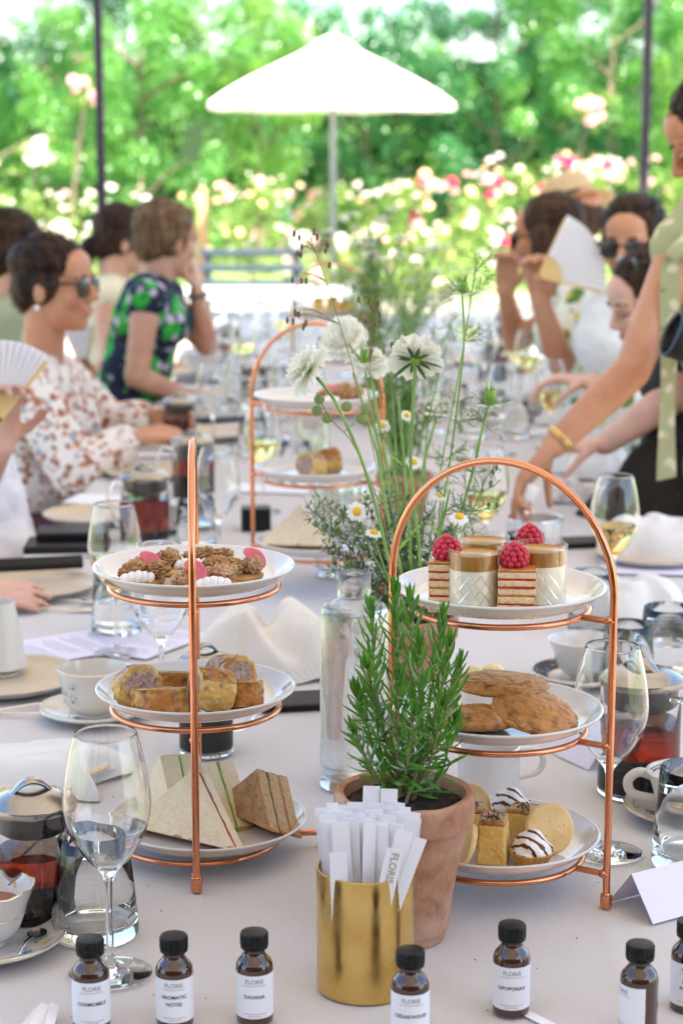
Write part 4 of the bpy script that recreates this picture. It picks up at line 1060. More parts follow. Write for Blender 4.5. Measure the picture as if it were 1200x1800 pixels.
napkin(468, 1176, .20, .17, .11, R(20), 5, 'large rumpled cream napkin right of the left cake stand', 'napkin_cream')
napkin(1105, 1088, .15, .12, .088, R(5), 8, 'rolled white napkin on the right behind the empty wine glass')
napkin(1160, 975, .20, .13, .085, R(-12), 11, 'folded white napkin at right edge on a lilac sheet')
napkin(1045, 836, .15, .12, .11, R(10), 14, 'folded white napkin under the reaching forearm')
napkin(1010, 880, .11, .09, .05, R(0), 17, 'small white napkin beside the reaching hand')

def paper_fan(label, P, rot, rad, ang, n, inner=.34, pleat=.0075):
    """folding fan: pivot at the origin, opening towards +Y, pleated paper leaf and bamboo sticks"""
    t = thing('paper_fan', label, 'fan', P); t.rotation_mode = 'QUATERNION'; t.rotation_quaternion = rot
    mb = MB(); m = n * 2
    a0 = PI / 2 + ang / 2
    V, Fc = [], []
    for i in range(m + 1):
        a = a0 - ang * i / m; dz = pleat * (1 if i % 2 else -1)
        for r in (inner * rad, rad * .7, rad): V.append((r * math.cos(a), r * math.sin(a), dz * r / rad))
    for i in range(m):
        for k in range(2): Fc.append((i * 3 + k, i * 3 + k + 1, (i + 1) * 3 + k + 1, (i + 1) * 3 + k))
    mb.add(V, Fc); mb.build('pleated_leaf', M['fan_paper'], t, smooth=0)
    for i in range(n + 1):
        a = a0 - ang * i / n; end = rad if i in (0, n) else rad * .42
        mb = MB(); mb.box(end, .007 if i in (0, n) else .006, .0009, (end / 2 - .01, 0, 0), M=Matrix.Rotation(a, 4, 'Z') @ Matrix.Translation((0, 0, -.004 + .0004 * i))); mb.build('stick', M['bamboo'], t, smooth=0)
    mb = MB(); mb.lathe([(0, -.006), (.004, -.006), (.004, .012), (0, .012)], 12); mb.build('rivet', M['silver'], t)
    return t
M['fan_paper'] = mat('fan_paper', (.84, .82, .82), rough=.75, transl=.25, transl_col=(.8, .8, .85))
paper_fan('white pleated paper fan lying behind the napkin at lower left', at_z(40, 1400) + Vector((-.03, -.085, .012)), Quaternion((1, 0, 0), R(3)), .20, R(85), 15, pleat=.004)

# more glasses and cups farther down the table
wine_glass(206, 1150, 'glass of white wine behind the top plate of the left stand', True)
wine_glass(286, 1250, 'empty wine glass behind the middle plate of the left stand')
tumbler(205, 1112, 'water glass left of the left stand behind the wine', None, True)
wine_glass(385, 1010, 'empty wine glass right of the left stand arch')
tumbler(345, 968, 'water glass beside the red tea press', None, True)
wine_glass(462, 900, 'glass of white wine behind the left leg of the mid-table stand', True)
wine_glass(545, 800, 'glass of white wine seen through the mid-table stand arch', True)
wine_glass(1075, 1080, 'glass of white wine inside the right stand arch on the right', True)
wine_glass(852, 1010, 'glass of white wine behind the nigella stem', True)
tumbler(920, 1035, 'water glass behind the puddings on the right stand', None, True)
tumbler(1100, 1215, 'clear tumbler behind the empty wine glass, right', None, False)
tumbler(1172, 1195, 'clear tumbler at right edge behind the tea press', None, True, 1.1)
tumbler(1040, 1110, 'clear tumbler directly behind the arch of the right stand', None, False)
wine_glass(965, 790, 'glass of white wine beside the reaching forearm', True)
wine_glass(925, 715, 'glass of white wine beyond the forearm, left of the guests', True)
wine_glass(905, 690, 'half full wine glass far right among the blurred glasses', True)

# ribbed glass vase behind the mid-table stand
p = at_z(548, 838); t = thing('ribbed_glass_vase', 'ribbed clear glass cylinder behind the mid-table stand', 'vase', p + Vector((0, 0, .0005)))
mb = MB(); rr_ = .040
mb.lathe([(0, .0006), (rr_ - .004, 0), (rr_, .004), (rr_, .150), (rr_ - .0012, .1506), (rr_ - .0026, .150), (rr_ - .0026, .012), (0, .010)], 144, fn=lambda r, z, a: (r + (.0011 * math.cos(a * 24) if r > rr_ - .002 and .003 < z < .15 else 0), z)); mb.build('ribbed_wall', M['thick_glass'], t, smooth=60)
# the crowded far half of the table
far_wine = [(430, 690, 1), (470, 655, 0), (410, 640, 0), (520, 690, 0), (500, 640, 1), (455, 612, 0), (540, 650, 0), (560, 610, 0), (610, 660, 0), (790, 690, 0), (820, 650, 1), (850, 700, 0), (880, 650, 0), (845, 620, 0), (800, 605, 0), (760, 640, 0), (905, 640, 1), (770, 760, 0), (880, 800, 0), (935, 660, 0), (395, 720, 0), (430, 780, 0), (375, 800, 0), (505, 770, 0)]
ORD = ['leftmost', 'second', 'third', 'fourth', 'fifth', 'sixth', 'seventh', 'eighth', 'ninth', 'tenth', 'eleventh', 'twelfth', 'thirteenth', 'fourteenth', 'fifteenth', 'sixteenth']
def in_rows(items):
    """sort into three rows by distance, then left to right, so each can be named by its place"""
    for rname, lo, hi in (('farthest', 0, 635), ('middle', 635, 705), ('nearer', 705, 999)):
        row = sorted([i for i in items if lo <= i[1] < hi])
        for k, it in enumerate(row): yield it, (ORD[k] if k == 0 else ORD[k] + ' from left'), rname
for (px, py, f_), o_, r_ in in_rows(far_wine): wine_glass(px, py, f'{"half full" if f_ else "empty"} blurred wine glass, {o_} in the {r_} row of glasses', bool(f_))
far_tumb = [(450, 730), (410, 668), (485, 700), (525, 625), (575, 640), (640, 620), (745, 690), (800, 735), (830, 770), (865, 750), (905, 770), (780, 640), (860, 670), (820, 612), (445, 800), (520, 850), (470, 760)]
for (px, py), o_, r_ in in_rows(far_tumb): tumbler(px, py, f'blurred water tumbler, {o_} in the {r_} row of tumblers', None, (px + py) % 3 == 0)
def where(px, py):
    a = 'left of centre' if px < 560 else ('near the centre line' if px < 720 else 'right of centre'); b = 'far end' if py < 630 else ('middle distance' if py < 720 else 'beyond the stands')
    return a, b
crock = [(360, 668, 1.5), (388, 612, 1.1), (430, 625, 1.0), (335, 735, 1.0), (865, 720, .95), (940, 735, 1.0), (905, 615, 1.0), (820, 590, 1.0), (470, 595, 1.1), (318, 930, .85), (980, 700, .9)]
for (px, py, s_), o_, r_ in in_rows(crock):
    p = at_z(px, py)
    t = thing('teacup', f'blurred white {"bowl" if s_ > 1.2 else "teacup"}, {o_} in the {r_} row of cups', 'teacup', p, px * .7, 'blurred white crockery'); t.scale = (s_, s_, s_)
    cup_mesh(.046, .030, .060, seg=32).build('cup_bowl', M['ceramic'], t, smooth=60); cup_handle(.046, .030, .060).build('handle', M['ceramic'], t)
    t = thing('saucer', f'blurred white saucer, {o_} in the {r_} row of cups', 'saucer', p, 0, 'blurred white crockery'); t.location.z -= .0001
    mb = saucer_mb(.072 * s_, .012); mb.build('dish', M['ceramic'], t, smooth=60)
for o in [o for o in COL.objects if o.get('group') == 'blurred white crockery' and o.get('category') == 'teacup']: o.location.z += .0048
for px, py, w_, d_, rz, lab in ((345, 705, .24, .14, 8, 'before the green dress'), (395, 690, .2, .1, -14, 'beside the far white bowl'), (310, 690, .16, .1, 30, 'at the left table edge, far'), (900, 690, .2, .13, -20, 'on the right beyond the forearm'), (860, 640, .2, .14, 12, 'on the right, far'), (960, 760, .16, .1, 25, 'just beyond the bracelet'), (480, 860, .18, .12, -10, 'behind the mid-table stand')):
    sheet(px, py, w_, d_, R(rz), f'white paper sheet {lab}', m='paper')
for px, py, lab in ((420, 700, 'left of the mid-table stand'), (330, 660, 'before the woman in green'), (905, 720, 'right of the flowers'), (930, 650, 'before the fan holder'), (820, 640, 'far right of the flowers'), (370, 770, 'behind the middle tea press')):
    stone_plate(px, py, .105, f'stoneware plate {lab}, out of focus')
for px, py, lab, sd in ((470, 735, 'left of the mid-table stand', 21), (880, 735, 'right of the flowers', 23), (955, 690, 'before the fan holder', 25), (345, 640, 'before the woman in green', 27), (1000, 745, 'below the reaching forearm, far', 29)):
    napkin(px, py, .15, .12, .06, sd, sd, f'white napkin {lab}, out of focus')
press(446, 716, 'dark tea press out of focus left of the mid-table stand', .044, .125, .62, .45, 0)
press(872, 668, 'dark tea press out of focus right of the flowers', .044, .125, .62, .45, 0)
press(400, 640, 'dark tea press out of focus before the woman in green', .044, .125, .62, .45, 0)
press(880, 608, 'tea press out of focus at the far right of the table', .044, .125, .6, .4, 0)
slab('smartphone', 905, 740, .14, .07, .009, R(-15), 'black smartphone out of focus right of the flowers', 'phone', 'black', z=.001)
slab('smartphone', 385, 740, .13, .065, .009, R(25), 'black smartphone out of focus behind the tea presses', 'phone', 'black', z=.001)

# a few crumbs on the cloth
mb = MB(); rnd = random.Random(77)
for k in range(46):
    p = at_z(rnd.choice([rnd.gauss(330, 120), rnd.gauss(880, 130), rnd.uniform(50, 1150)]), rnd.uniform(1380, 1790)); mb.ball(p + Vector((0, 0, .0006)), rnd.uniform(.0004, .0010), (1.2, 1, .7), 6, 4)
tag(mb.build('crumbs', M['cake_crumb'] if 'cake_crumb' in M else M.setdefault('cake_crumb', mat('crumb_brown', (.30, .17, .07), rough=.8))), 'scattered pastry crumbs on the tablecloth', 'crumbs', None, 'stuff')
# ================================================================== FOOD
def nfn(seed, amp, fr):
    o = Vector((seed * 3.7, seed * 1.9, seed * 5.3))
    return lambda d: 1 + amp * noise.noise(d * fr + o) + amp * .5 * noise.noise(d * fr * 2.7 + o) + amp * .3 * noise.noise(d * fr * 6 + o)
M['cream'] = mat('set_cream', (.86, .80, .66), rough=.35, sss=.3)
M['piped'] = mat('piped_cream', (.80, .76, .72), rough=.5, sss=.2)
M['jelly'] = mat('jelly', (.44, .20, .025), rough=.12, trans=.15, ior=1.35, coat=.2)
M['raspberry'] = mat('raspberry', (.42, .008, .03), rough=.32, sss=.2, var=((.60, .04, .08), 180, .4, .7))
M['sponge'] = mat('sponge', (.78, .58, .34), rough=.9, var=((.66, .44, .22), 260, .45, .65), bump=(500, .0008))
M['jam'] = mat('jam', (.40, .022, .04), rough=.3, var=((.52, .07, .06), 120, .45, .7))
M['glaze'] = mat('caramel_glaze', (.42, .15, .035), rough=.3, var=((.56, .24, .07), 60, .4, .6), coat=.3)
M['scone'] = mat('scone_crust', (.47, .19, .035), rough=.5, var=[((.60, .31, .08), 45, .44, .74, 8), ((.20, .065, .014), 75, .46, .72, 9)], bump=(120, .0016, 8), coat=.25)
M['biscuit'] = mat('biscuit', (.78, .54, .25), rough=.75, var=[((.70, .44, .16), 40, .45, .7), ((.42, .25, .10), 230, .66, .72)], bump=(300, .0005))
M['cake'] = mat('loaf_cake', (.74, .46, .13), rough=.8, var=[((.60, .31, .06), 55, .42, .70, 6), ((.74, .54, .22), 120, .5, .7)], bump=(260, .0014, 6))
M['cake_top'] = mat('loaf_cake_crust', (.34, .13, .03), rough=.5, var=[((.55, .27, .06), 60, .4, .65), ((.05, .018, .008), 160, .56, .64)], bump=(220, .0016), coat=.2)
M['pastry'] = mat('tart_pastry', (.60, .34, .09), rough=.65, var=((.48, .24, .05), 60, .4, .65), bump=(300, .0005))
M['crumb'] = mat('dark_crumble', (.06, .03, .02), rough=.7, var=((.35, .22, .16), 300, .5, .6))
M['meat'] = mat('sausage_meat', (.34, .215, .17), rough=.6, var=[((.48, .34, .28), 160, .45, .6), ((.12, .09, .05), 240, .60, .66)], bump=(260, .0015))
M['puff'] = mat('puff_pastry', (.60, .34, .075), rough=.5, var=[((.78, .58, .28), 70, .45, .66, 8), ((.20, .15, .03), 90, .52, .70, 8), ((.28, .10, .02), 50, .50, .70, 8)], bump=(150, .0018, 8), coat=.2)
M['puff_top'] = mat('puff_pastry_browned', (.44, .17, .028), rough=.4, var=[((.15, .05, .012), 80, .46, .66, 8), ((.72, .42, .09), 55, .54, .72, 8)], bump=(150, .0018, 8), coat=.25)
M['bread'] = mat('white_bread', (.80, .64, .43), rough=.9, var=[((.74, .55, .33), 60, .40, .75, 6), ((.84, .71, .52), 260, .45, .8, 4)], bump=(330, .0016, 6))
M['bread_side'] = mat('white_bread_cut', (.82, .69, .48), rough=.95, bump=(500, .0012), var=((.74, .59, .38), 300, .45, .75))
M['brown_bread'] = mat('brown_bread', (.40, .22, .095), rough=.9, var=[((.50, .31, .15), 80, .4, .6), ((.26, .13, .05), 260, .56, .7)], bump=(420, .0008))
M['brown_side'] = mat('brown_bread_cut', (.50, .33, .17), rough=.95, var=((.34, .20, .09), 380, .48, .66), bump=(560, .0012))
M['crust'] = mat('bread_crust', (.42, .20, .06), rough=.7, var=((.56, .32, .13), 90, .4, .65), bump=(300, .0006)); M['ham'] = mat('ham', (.40, .17, .13), rough=.5, var=((.28, .12, .10), 100, .4, .6)); M['cucumber'] = mat('cucumber', (.22, .36, .05), rough=.4); M['cuke_flesh'] = mat('cucumber_flesh', (.62, .66, .30), rough=.4)
M['tomato'] = mat('red_filling', (.55, .05, .025), rough=.35); M['herb'] = mat('herb', (.04, .15, .02), rough=.5)
M['walnut'] = mat('walnut', (.42, .20, .07), rough=.55, var=[((.58, .34, .14), 90, .45, .62), ((.22, .09, .03), 160, .55, .7)], bump=(200, .0015))
M['blini'] = mat('blini', (.58, .34, .11), rough=.6, var=((.36, .17, .04), 60, .45, .65), bump=(120, .0008))
M['pate'] = mat('pate', (.50, .27, .14), rough=.6, var=[((.62, .40, .24), 120, .42, .6), ((.06, .09, .02), 220, .63, .68)], bump=(200, .0022))
M['radish'] = mat('pickled_radish', (.72, .16, .22), rough=.3, transl=.3, transl_col=(.9, .3, .35))

def on(plate_c, plate_z, px, py, dz=.0056):
    """point on a stand plate's well under pixel (px,py)"""
    p = at_z(px, py, plate_z + .0056); p.z = plate_z + dz; return p

# --- puddings in cut glasses, right stand top plate
M['cut_glass'] = glass_mat('cut_glass', (.99, .995, .99), 1.45, .12)
nt = M['cut_glass'].node_tree; N_, L_ = nt.nodes, nt.links
tc = N_.new('ShaderNodeTexCoord'); sx = N_.new('ShaderNodeSeparateXYZ'); L_.new(tc.outputs['Object'], sx.inputs[0])
an = N_.new('ShaderNodeMath'); an.operation = 'ARCTAN2'; L_.new(sx.outputs[1], an.inputs[0]); L_.new(sx.outputs[0], an.inputs[1])
hts = []
for sg in (1, -1):
    ma = N_.new('ShaderNodeMath'); ma.operation = 'MULTIPLY_ADD'; ma.inputs[1].default_value = 230.0 * sg; zz = N_.new('ShaderNodeMath'); zz.operation = 'MULTIPLY'; zz.inputs[1].default_value = 7.0
    L_.new(an.outputs[0], zz.inputs[0]); L_.new(sx.outputs[2], ma.inputs[0]); L_.new(zz.outputs[0], ma.inputs[2])
    si = N_.new('ShaderNodeMath'); si.operation = 'SINE'; L_.new(ma.outputs[0], si.inputs[0]); ab = N_.new('ShaderNodeMath'); ab.operation = 'ABSOLUTE'; L_.new(si.outputs[0], ab.inputs[0]); hts.append(ab.outputs[0])
mn = N_.new('ShaderNodeMath'); mn.operation = 'MINIMUM'; L_.new(hts[0], mn.inputs[0]); L_.new(hts[1], mn.inputs[1])
mr = N_.new('ShaderNodeMapRange'); mr.inputs['From Max'].default_value = .22; L_.new(mn.outputs[0], mr.inputs['Value'])
zc = N_.new('ShaderNodeMath'); zc.operation = 'LESS_THAN'; zc.inputs[1].default_value = .042; L_.new(sx.outputs[2], zc.inputs[0])
mm = N_.new('ShaderNodeMath'); mm.operation = 'MULTIPLY'; L_.new(mr.outputs[0], mm.inputs[0]); L_.new(zc.outputs[0], mm.inputs[1])
bp = N_.new('ShaderNodeBump'); bp.inputs['Distance'].default_value = .0022; L_.new(mm.outputs[0], bp.inputs['Height'])
for n in N_:
    if n.type in ('BSDF_GLOSSY', 'BSDF_GLASS', 'LAYER_WEIGHT'): L_.new(bp.outputs[0], n.inputs['Normal'])
def pudding(px, py, label, rz=0):
    p = on(RC, Rz[2], px, py); t = thing('cream_pudding', label, 'dessert', p, rz, 'cream puddings in cut glasses')
    r, h = .0258, .0660
    mb = MB(); mb.lathe([(0, .0008)] + prof([(r - .005, 0), (r - .001, .001), (r, .004), (r, .02)], 3) + [(r, h - .006), (r + .0006, h - .004), (r + .0006, h - .001), (r - .0006, h), (r - .0018, h - .001), (r - .0018, .008), (r - .005, .0062), (0, .006)], 48)
    mb.build('cut_glass', M['cut_glass'], t, smooth=50)
    ri = r - .0021
    mb = MB(); mb.lathe([(0, .0065), (ri - .004, .0068), (ri, .009), (ri, .0455), (0, .0455)], 40); mb.build('set_cream', M['cream'], t, smooth=50)
    mb = MB(); mb.lathe([(0, .0457), (ri, .0457), (ri, .0602), (ri - .001, .0594), (0, .0590)], 40); mb.build('amber_jelly', M['jelly'], t, smooth=50)
pudding(831, 1077, 'cream pudding with amber jelly in the front left cut glass'); pudding(848, 1052, 'cream pudding with amber jelly in the rear cut glass'); pudding(948, 1069, 'cream pudding with amber jelly in the right cut glass')
def raspberry_mb(r, seed):
    mb = MB(); rnd = random.Random(seed)
    mb.ball((0, 0, r * .95), r * .86, (1, 1, 1.12), 14, 10)
    for k, (zz, rr, n) in enumerate(((.25, .78, 10), (.62, .95, 12), (1.0, .93, 12), (1.38, .78, 10), (1.7, .52, 7), (1.93, .2, 3))):
        for i in range(n):
            a = 2 * PI * (i + .5 * (k % 2)) / n; mb.ball((rr * r * math.cos(a), rr * r * math.sin(a), zz * r), r * rnd.uniform(.27, .32), seg=8, rings=6)
    return mb
def layer_cake(px, py, label, rz, w=.037, d=.037, berry=True, seed=1):
    p = on(RC, Rz[2], px, py); t = thing('layer_cake_slice', label, 'cake', p, rz, 'layer cake slices on the right stand')
    z = 0.0; rnd = random.Random(seed); n = 6; hs = .0064
    for i in range(n):
        mb = MB(); dx, dy = rnd.uniform(-.0005, .0005), rnd.uniform(-.0005, .0005); hh = hs * rnd.uniform(.9, 1.1)
        mb.box(w + rnd.uniform(-.0006, .0006), d + rnd.uniform(-.0006, .0006), hh, (dx, dy, z + hh / 2), bev=.0009); mb.build('sponge_layer', M['sponge'], t, smooth=60); z += hh
        if i < n - 1:
            hj = .0019; mb = MB()
            pts = []
            nn = 40
            for k in range(nn):
                a = 2 * PI * k / nn; c, s_ = math.cos(a), math.sin(a); q = max(abs(c), abs(s_)); pts.append((c / q * (w / 2 - .0002 + rnd.uniform(-.0009, .0006)), s_ / q * (d / 2 - .0002 + rnd.uniform(-.0009, .0006))))
            mb.prism(pts, z - .0001, z + hj + .0001); mb.build('jam_layer', M['jam'] if i in (0, 1, 3, 4) else M['glaze'], t, smooth=30); z += hj
    mb = MB(); mb.box(w, d, .0024, (0, 0, z + .0013), bev=.0008); mb.build('caramel_top', M['glaze'], t, smooth=60); z += .0025
    if berry:
        b = raspberry_mb(.0122, seed).build('raspberry', M['raspberry'], t, smooth=180); b.location = (-.002, .002, z - .002); b.rotation_euler = (R(6), R(-5), .5)
layer_cake(906, 1081, 'layer cake slice topped with a raspberry, front centre of the top plate', R(-4), .036, .036, True, 2)
layer_cake(788, 1070, 'layer cake slice with raspberry at the left, half behind a pudding glass', R(-8), .037, .037, True, 5)
layer_cake(932, 1046, 'layer cake slice with raspberry behind the right pudding glass', R(6), .036, .036, True, 8)

# --- scones, right stand middle plate
def scone(px, py, r, h, label, seed, z=0.0, tilt=(0, 0), rz=0, sc=(1, 1)):
    p = on(RC, Rz[1], px, py, .006 + z)
    mb = MB(); f = nfn(seed, .07, 1.7)
    def fn(d):
        tp = max(0, min(1, d.z * 2 + .6)); d = Vector((d.x, d.y, d.z * h / (2 * r))); k = f(d); w_ = d + Vector((noise.noise(d * 3), noise.noise(d * 3 + Vector((5, 5, 5))), 0)) * .25
        e1 = noise.voronoi(w_ * 3.0 + Vector((seed, 2, 5)))[0]; e2 = noise.voronoi(w_ * 7.5 + Vector((seed, 8, 1)))[0]
        c1 = max(0, 1 - (e1[1] - e1[0]) * 5); c2 = max(0, 1 - (e2[1] - e2[0]) * 4)
        return k * (1 - (.055 * c1 + .035 * c2) * tp + .010 * noise.noise(d * 22))
    mb.ball((0, 0, h * .5), 1.0, (r * sc[0], r * sc[1], h * .5), 110, 70, fn=lambda d: fn(d) * (1 - .0 * d.z))
    o = mb.build('scone', M['scone'], smooth=180); o.location = p; o.rotation_euler = (tilt[0], tilt[1], rz)
    return tag(o, label, 'scone', 'scones on the right stand')
scone(838, 1284, .036, .025, 'brown scone at the left, partly hidden by rosemary', 3, 0, (R(-4), R(4)), .3, (1.15, 1))
scone(880, 1262, .040, .018, 'flat brown scone lying on top at the back', 7, .027, (R(4), R(2)), .1, (1.25, .9))
scone(934, 1282, .041, .020, 'crackled brown scone leaning at the front right', 11, .010, (R(16), R(14)), -.2, (1.1, .95))
mb = MB(); rnd = random.Random(3)
for k in range(9): mb.ball((rnd.uniform(-.022, .022), rnd.uniform(-.012, .012), .008 + rnd.uniform(0, .012)), rnd.uniform(.007, .012), (1.2, 1, .8), 14, 10, fn=nfn(k, .2, 2))
o = mb.build('butter_curl', mat('butter', (.78, .62, .28), rough=.4, sss=.2), smooth=180); o.location = on(RC, Rz[1], 850, 1212); tag(o, 'pale yellow butter curls behind the scones', 'butter')

# --- cakes and tartlets, right stand bottom plate
def bar_cake(px, py, label, rz, w=.030, d=.034, h=.044, top=.84, seed=1, crumb=True, dz=0):
    p = on(RC, Rz[0], px, py, .0056 + dz); t = thing('loaf_cake_bar', label, 'cake', p, rz, 'small loaf cakes on the right stand')
    nz = Vector((seed * 3, seed, 0))
    def soft(sz, c, tp, bev, amp):
        bm = bmesh.new(); bmesh.ops.create_cube(bm, size=1.0)
        for v in bm.verts: v.co = Vector((v.co.x * sz[0], v.co.y * sz[1], v.co.z * sz[2]))
        bmesh.ops.bevel(bm, geom=list(bm.edges), offset=bev, segments=3, affect='EDGES', profile=.5)
        bmesh.ops.subdivide_edges(bm, edges=[e for e in bm.edges if e.calc_length() > .008], cuts=7, use_grid_fill=True)
        out = MB()
        for v in bm.verts:
            k = (v.co.z / sz[2] + .5); q = 1 - (1 - tp) * k
            n_ = 1 + amp * noise.noise(v.co * 95 + nz) + amp * .5 * noise.noise(v.co * 260 + nz)
            v.co = Vector((v.co.x * q * n_ + c[0], v.co.y * q * n_ + c[1], v.co.z * (1 + amp * .6 * noise.noise(v.co * 70 + nz)) + c[2]))
        bm.verts.index_update(); out.add([v.co.copy() for v in bm.verts], [tuple(v.index for v in f.verts) for f in bm.faces]); bm.free(); return out
    soft((w, d, h * .93), (0, 0, h * .465), top, .003, .05).build('cake_body', M['cake'], t, smooth=180)
    soft((w * top * 1.02, d * top * 1.02, h * .13), (0, 0, h * .94), 1, .0025, .05).build('browned_crust', M['cake_top'], t, smooth=180)
    if crumb:
        mb = MB(); rnd = random.Random(seed)
        for k in range(46): mb.ball((rnd.gauss(0, .0042), rnd.gauss(0, .0055), h * 1.0 + rnd.uniform(0, .0012)), rnd.uniform(.0006, .0016), (1, 1, .6), 6, 4)
        stuff(mb.build('crumbs', M['crumb'], t))
bar_cake(866, 1514, 'golden loaf cake bar with dark crumbs, front left of the bottom plate', R(-12), .031, .032, .047, .86, 2)
bar_cake(918, 1482, 'golden loaf cake bar behind the round biscuit', R(-25), .032, .034, .040, .86, 4)
bar_cake(828, 1478, 'browned loaf cake bar beside the terracotta pot', R(10), .036, .034, .038, .88, 6)
def biscuit(px, py, label, rot, r=.030, dz=.03, th=.0075, seed=1):
    p = on(RC, Rz[0], px, py, .0056 + dz); o = None
    mb = MB(); pr = prof([(.0005, th / 2), (r * .8, th / 2), (r * .95, th * .42), (r, th * .15), (r, -th * .2), (r * .94, -th * .45), (r * .8, -th / 2), (.0005, -th / 2)], 3)
    mb.lathe([(0, th / 2)] + pr + [(0, -th / 2)], 48, fn=lambda a, z, t_: (a * (1 + .025 * noise.noise(Vector((math.cos(t_) * 2, math.sin(t_) * 2, seed)))), z + .0004 * noise.noise(Vector((a * 200, t_ * 3, seed)))))
    o = mb.build('round_biscuit', M['biscuit'], smooth=60); o.location = p; o.rotation_euler = rot
    return tag(o, label, 'biscuit', 'round biscuits on the right stand')
biscuit(964, 1498, 'pale round biscuit standing upright at the back right of the cakes', (R(72), R(4), R(18)), .0265, .0255)
biscuit(814, 1520, 'round biscuit leaning against the cake, seen edge-on beside the pot', (R(62), R(-30), R(-62)), .024, .021)
biscuit(822, 1452, 'round biscuit at the back left, mostly hidden by the pot', (R(64), 0, R(-20)), .024, .023)
M['meringue'] = mat('meringue', (.84, .80, .76), rough=.45, sss=.2); 
nt = M['meringue'].node_tree; N_, L_ = nt.nodes, nt.links; b_ = N_['Principled BSDF']
tc = N_.new('ShaderNodeTexCoord'); wv = N_.new('ShaderNodeTexWave'); wv.bands_direction = 'DIAGONAL'; wv.inputs['Scale'].default_value = 38; wv.inputs['Distortion'].default_value = 5; wv.inputs['Detail'].default_value = 2; wv.inputs['Detail Scale'].default_value = 1.5
L_.new(tc.outputs['Object'], wv.inputs['Vector']); cr = N_.new('ShaderNodeValToRGB'); cr.color_ramp.elements[0].position = .12; cr.color_ramp.elements[0].color = (.10, .028, .008, 1); cr.color_ramp.elements[1].position = .36; cr.color_ramp.elements[1].color = (.84, .80, .76, 1)
e_ = cr.color_ramp.elements.new(.24); e_.color = (.40, .17, .05, 1); L_.new(wv.outputs['Fac'], cr.inputs[0]); L_.new(cr.outputs[0], b_.inputs['Base Color'])
def tartlet(px, py, label, r=.0225, dz=0, rz=0):
    p = on(RC, Rz[0], px, py, .0056 + dz); t = thing('meringue_tartlet', label, 'tart', p, rz, 'meringue tartlets on the right stand')
    mb = MB(); h = .0145
    mb.lathe([(0, .0006), (r * .62, .0004), (r * .66, .001), (r * .98, h * .9), (r, h), (r * .95, h + .0005), (r * .88, h * .92), (0, h * .8)], 96, fn=lambda a, z, t_: (a * (1 + (.028 * math.cos(t_ * 22) if a > r * .6 else 0)), z)); mb.build('pastry_case', M['pastry'], t, smooth=60)
    mb = MB(); n = 60
    def f(u, v):
        a = u * 2 * PI; k = v; rr = r * .93 * (1 - k ** 1.5) ** .62; z = h * .95 + .0235 * k
        sw = .0016 * math.sin(a * 5 + k * 9) * (1 - k) + .0007 * math.sin(a * 11 - k * 12) * (1 - k); rr = max(rr + sw * (1 if k > .06 else 0), .00005)
        tw = k * .0022 * math.sin(k * 8)
        return (rr * math.cos(a) + tw, rr * math.sin(a), z)
    mb.grid(f, 60, 28); mb.build('toasted_meringue', M['meringue'], t, smooth=180)
tartlet(933, 1519, 'toasted meringue tartlet at the front of the bottom plate'); tartlet(896, 1462, 'toasted meringue tartlet at the back of the bottom plate', .0225, .012)

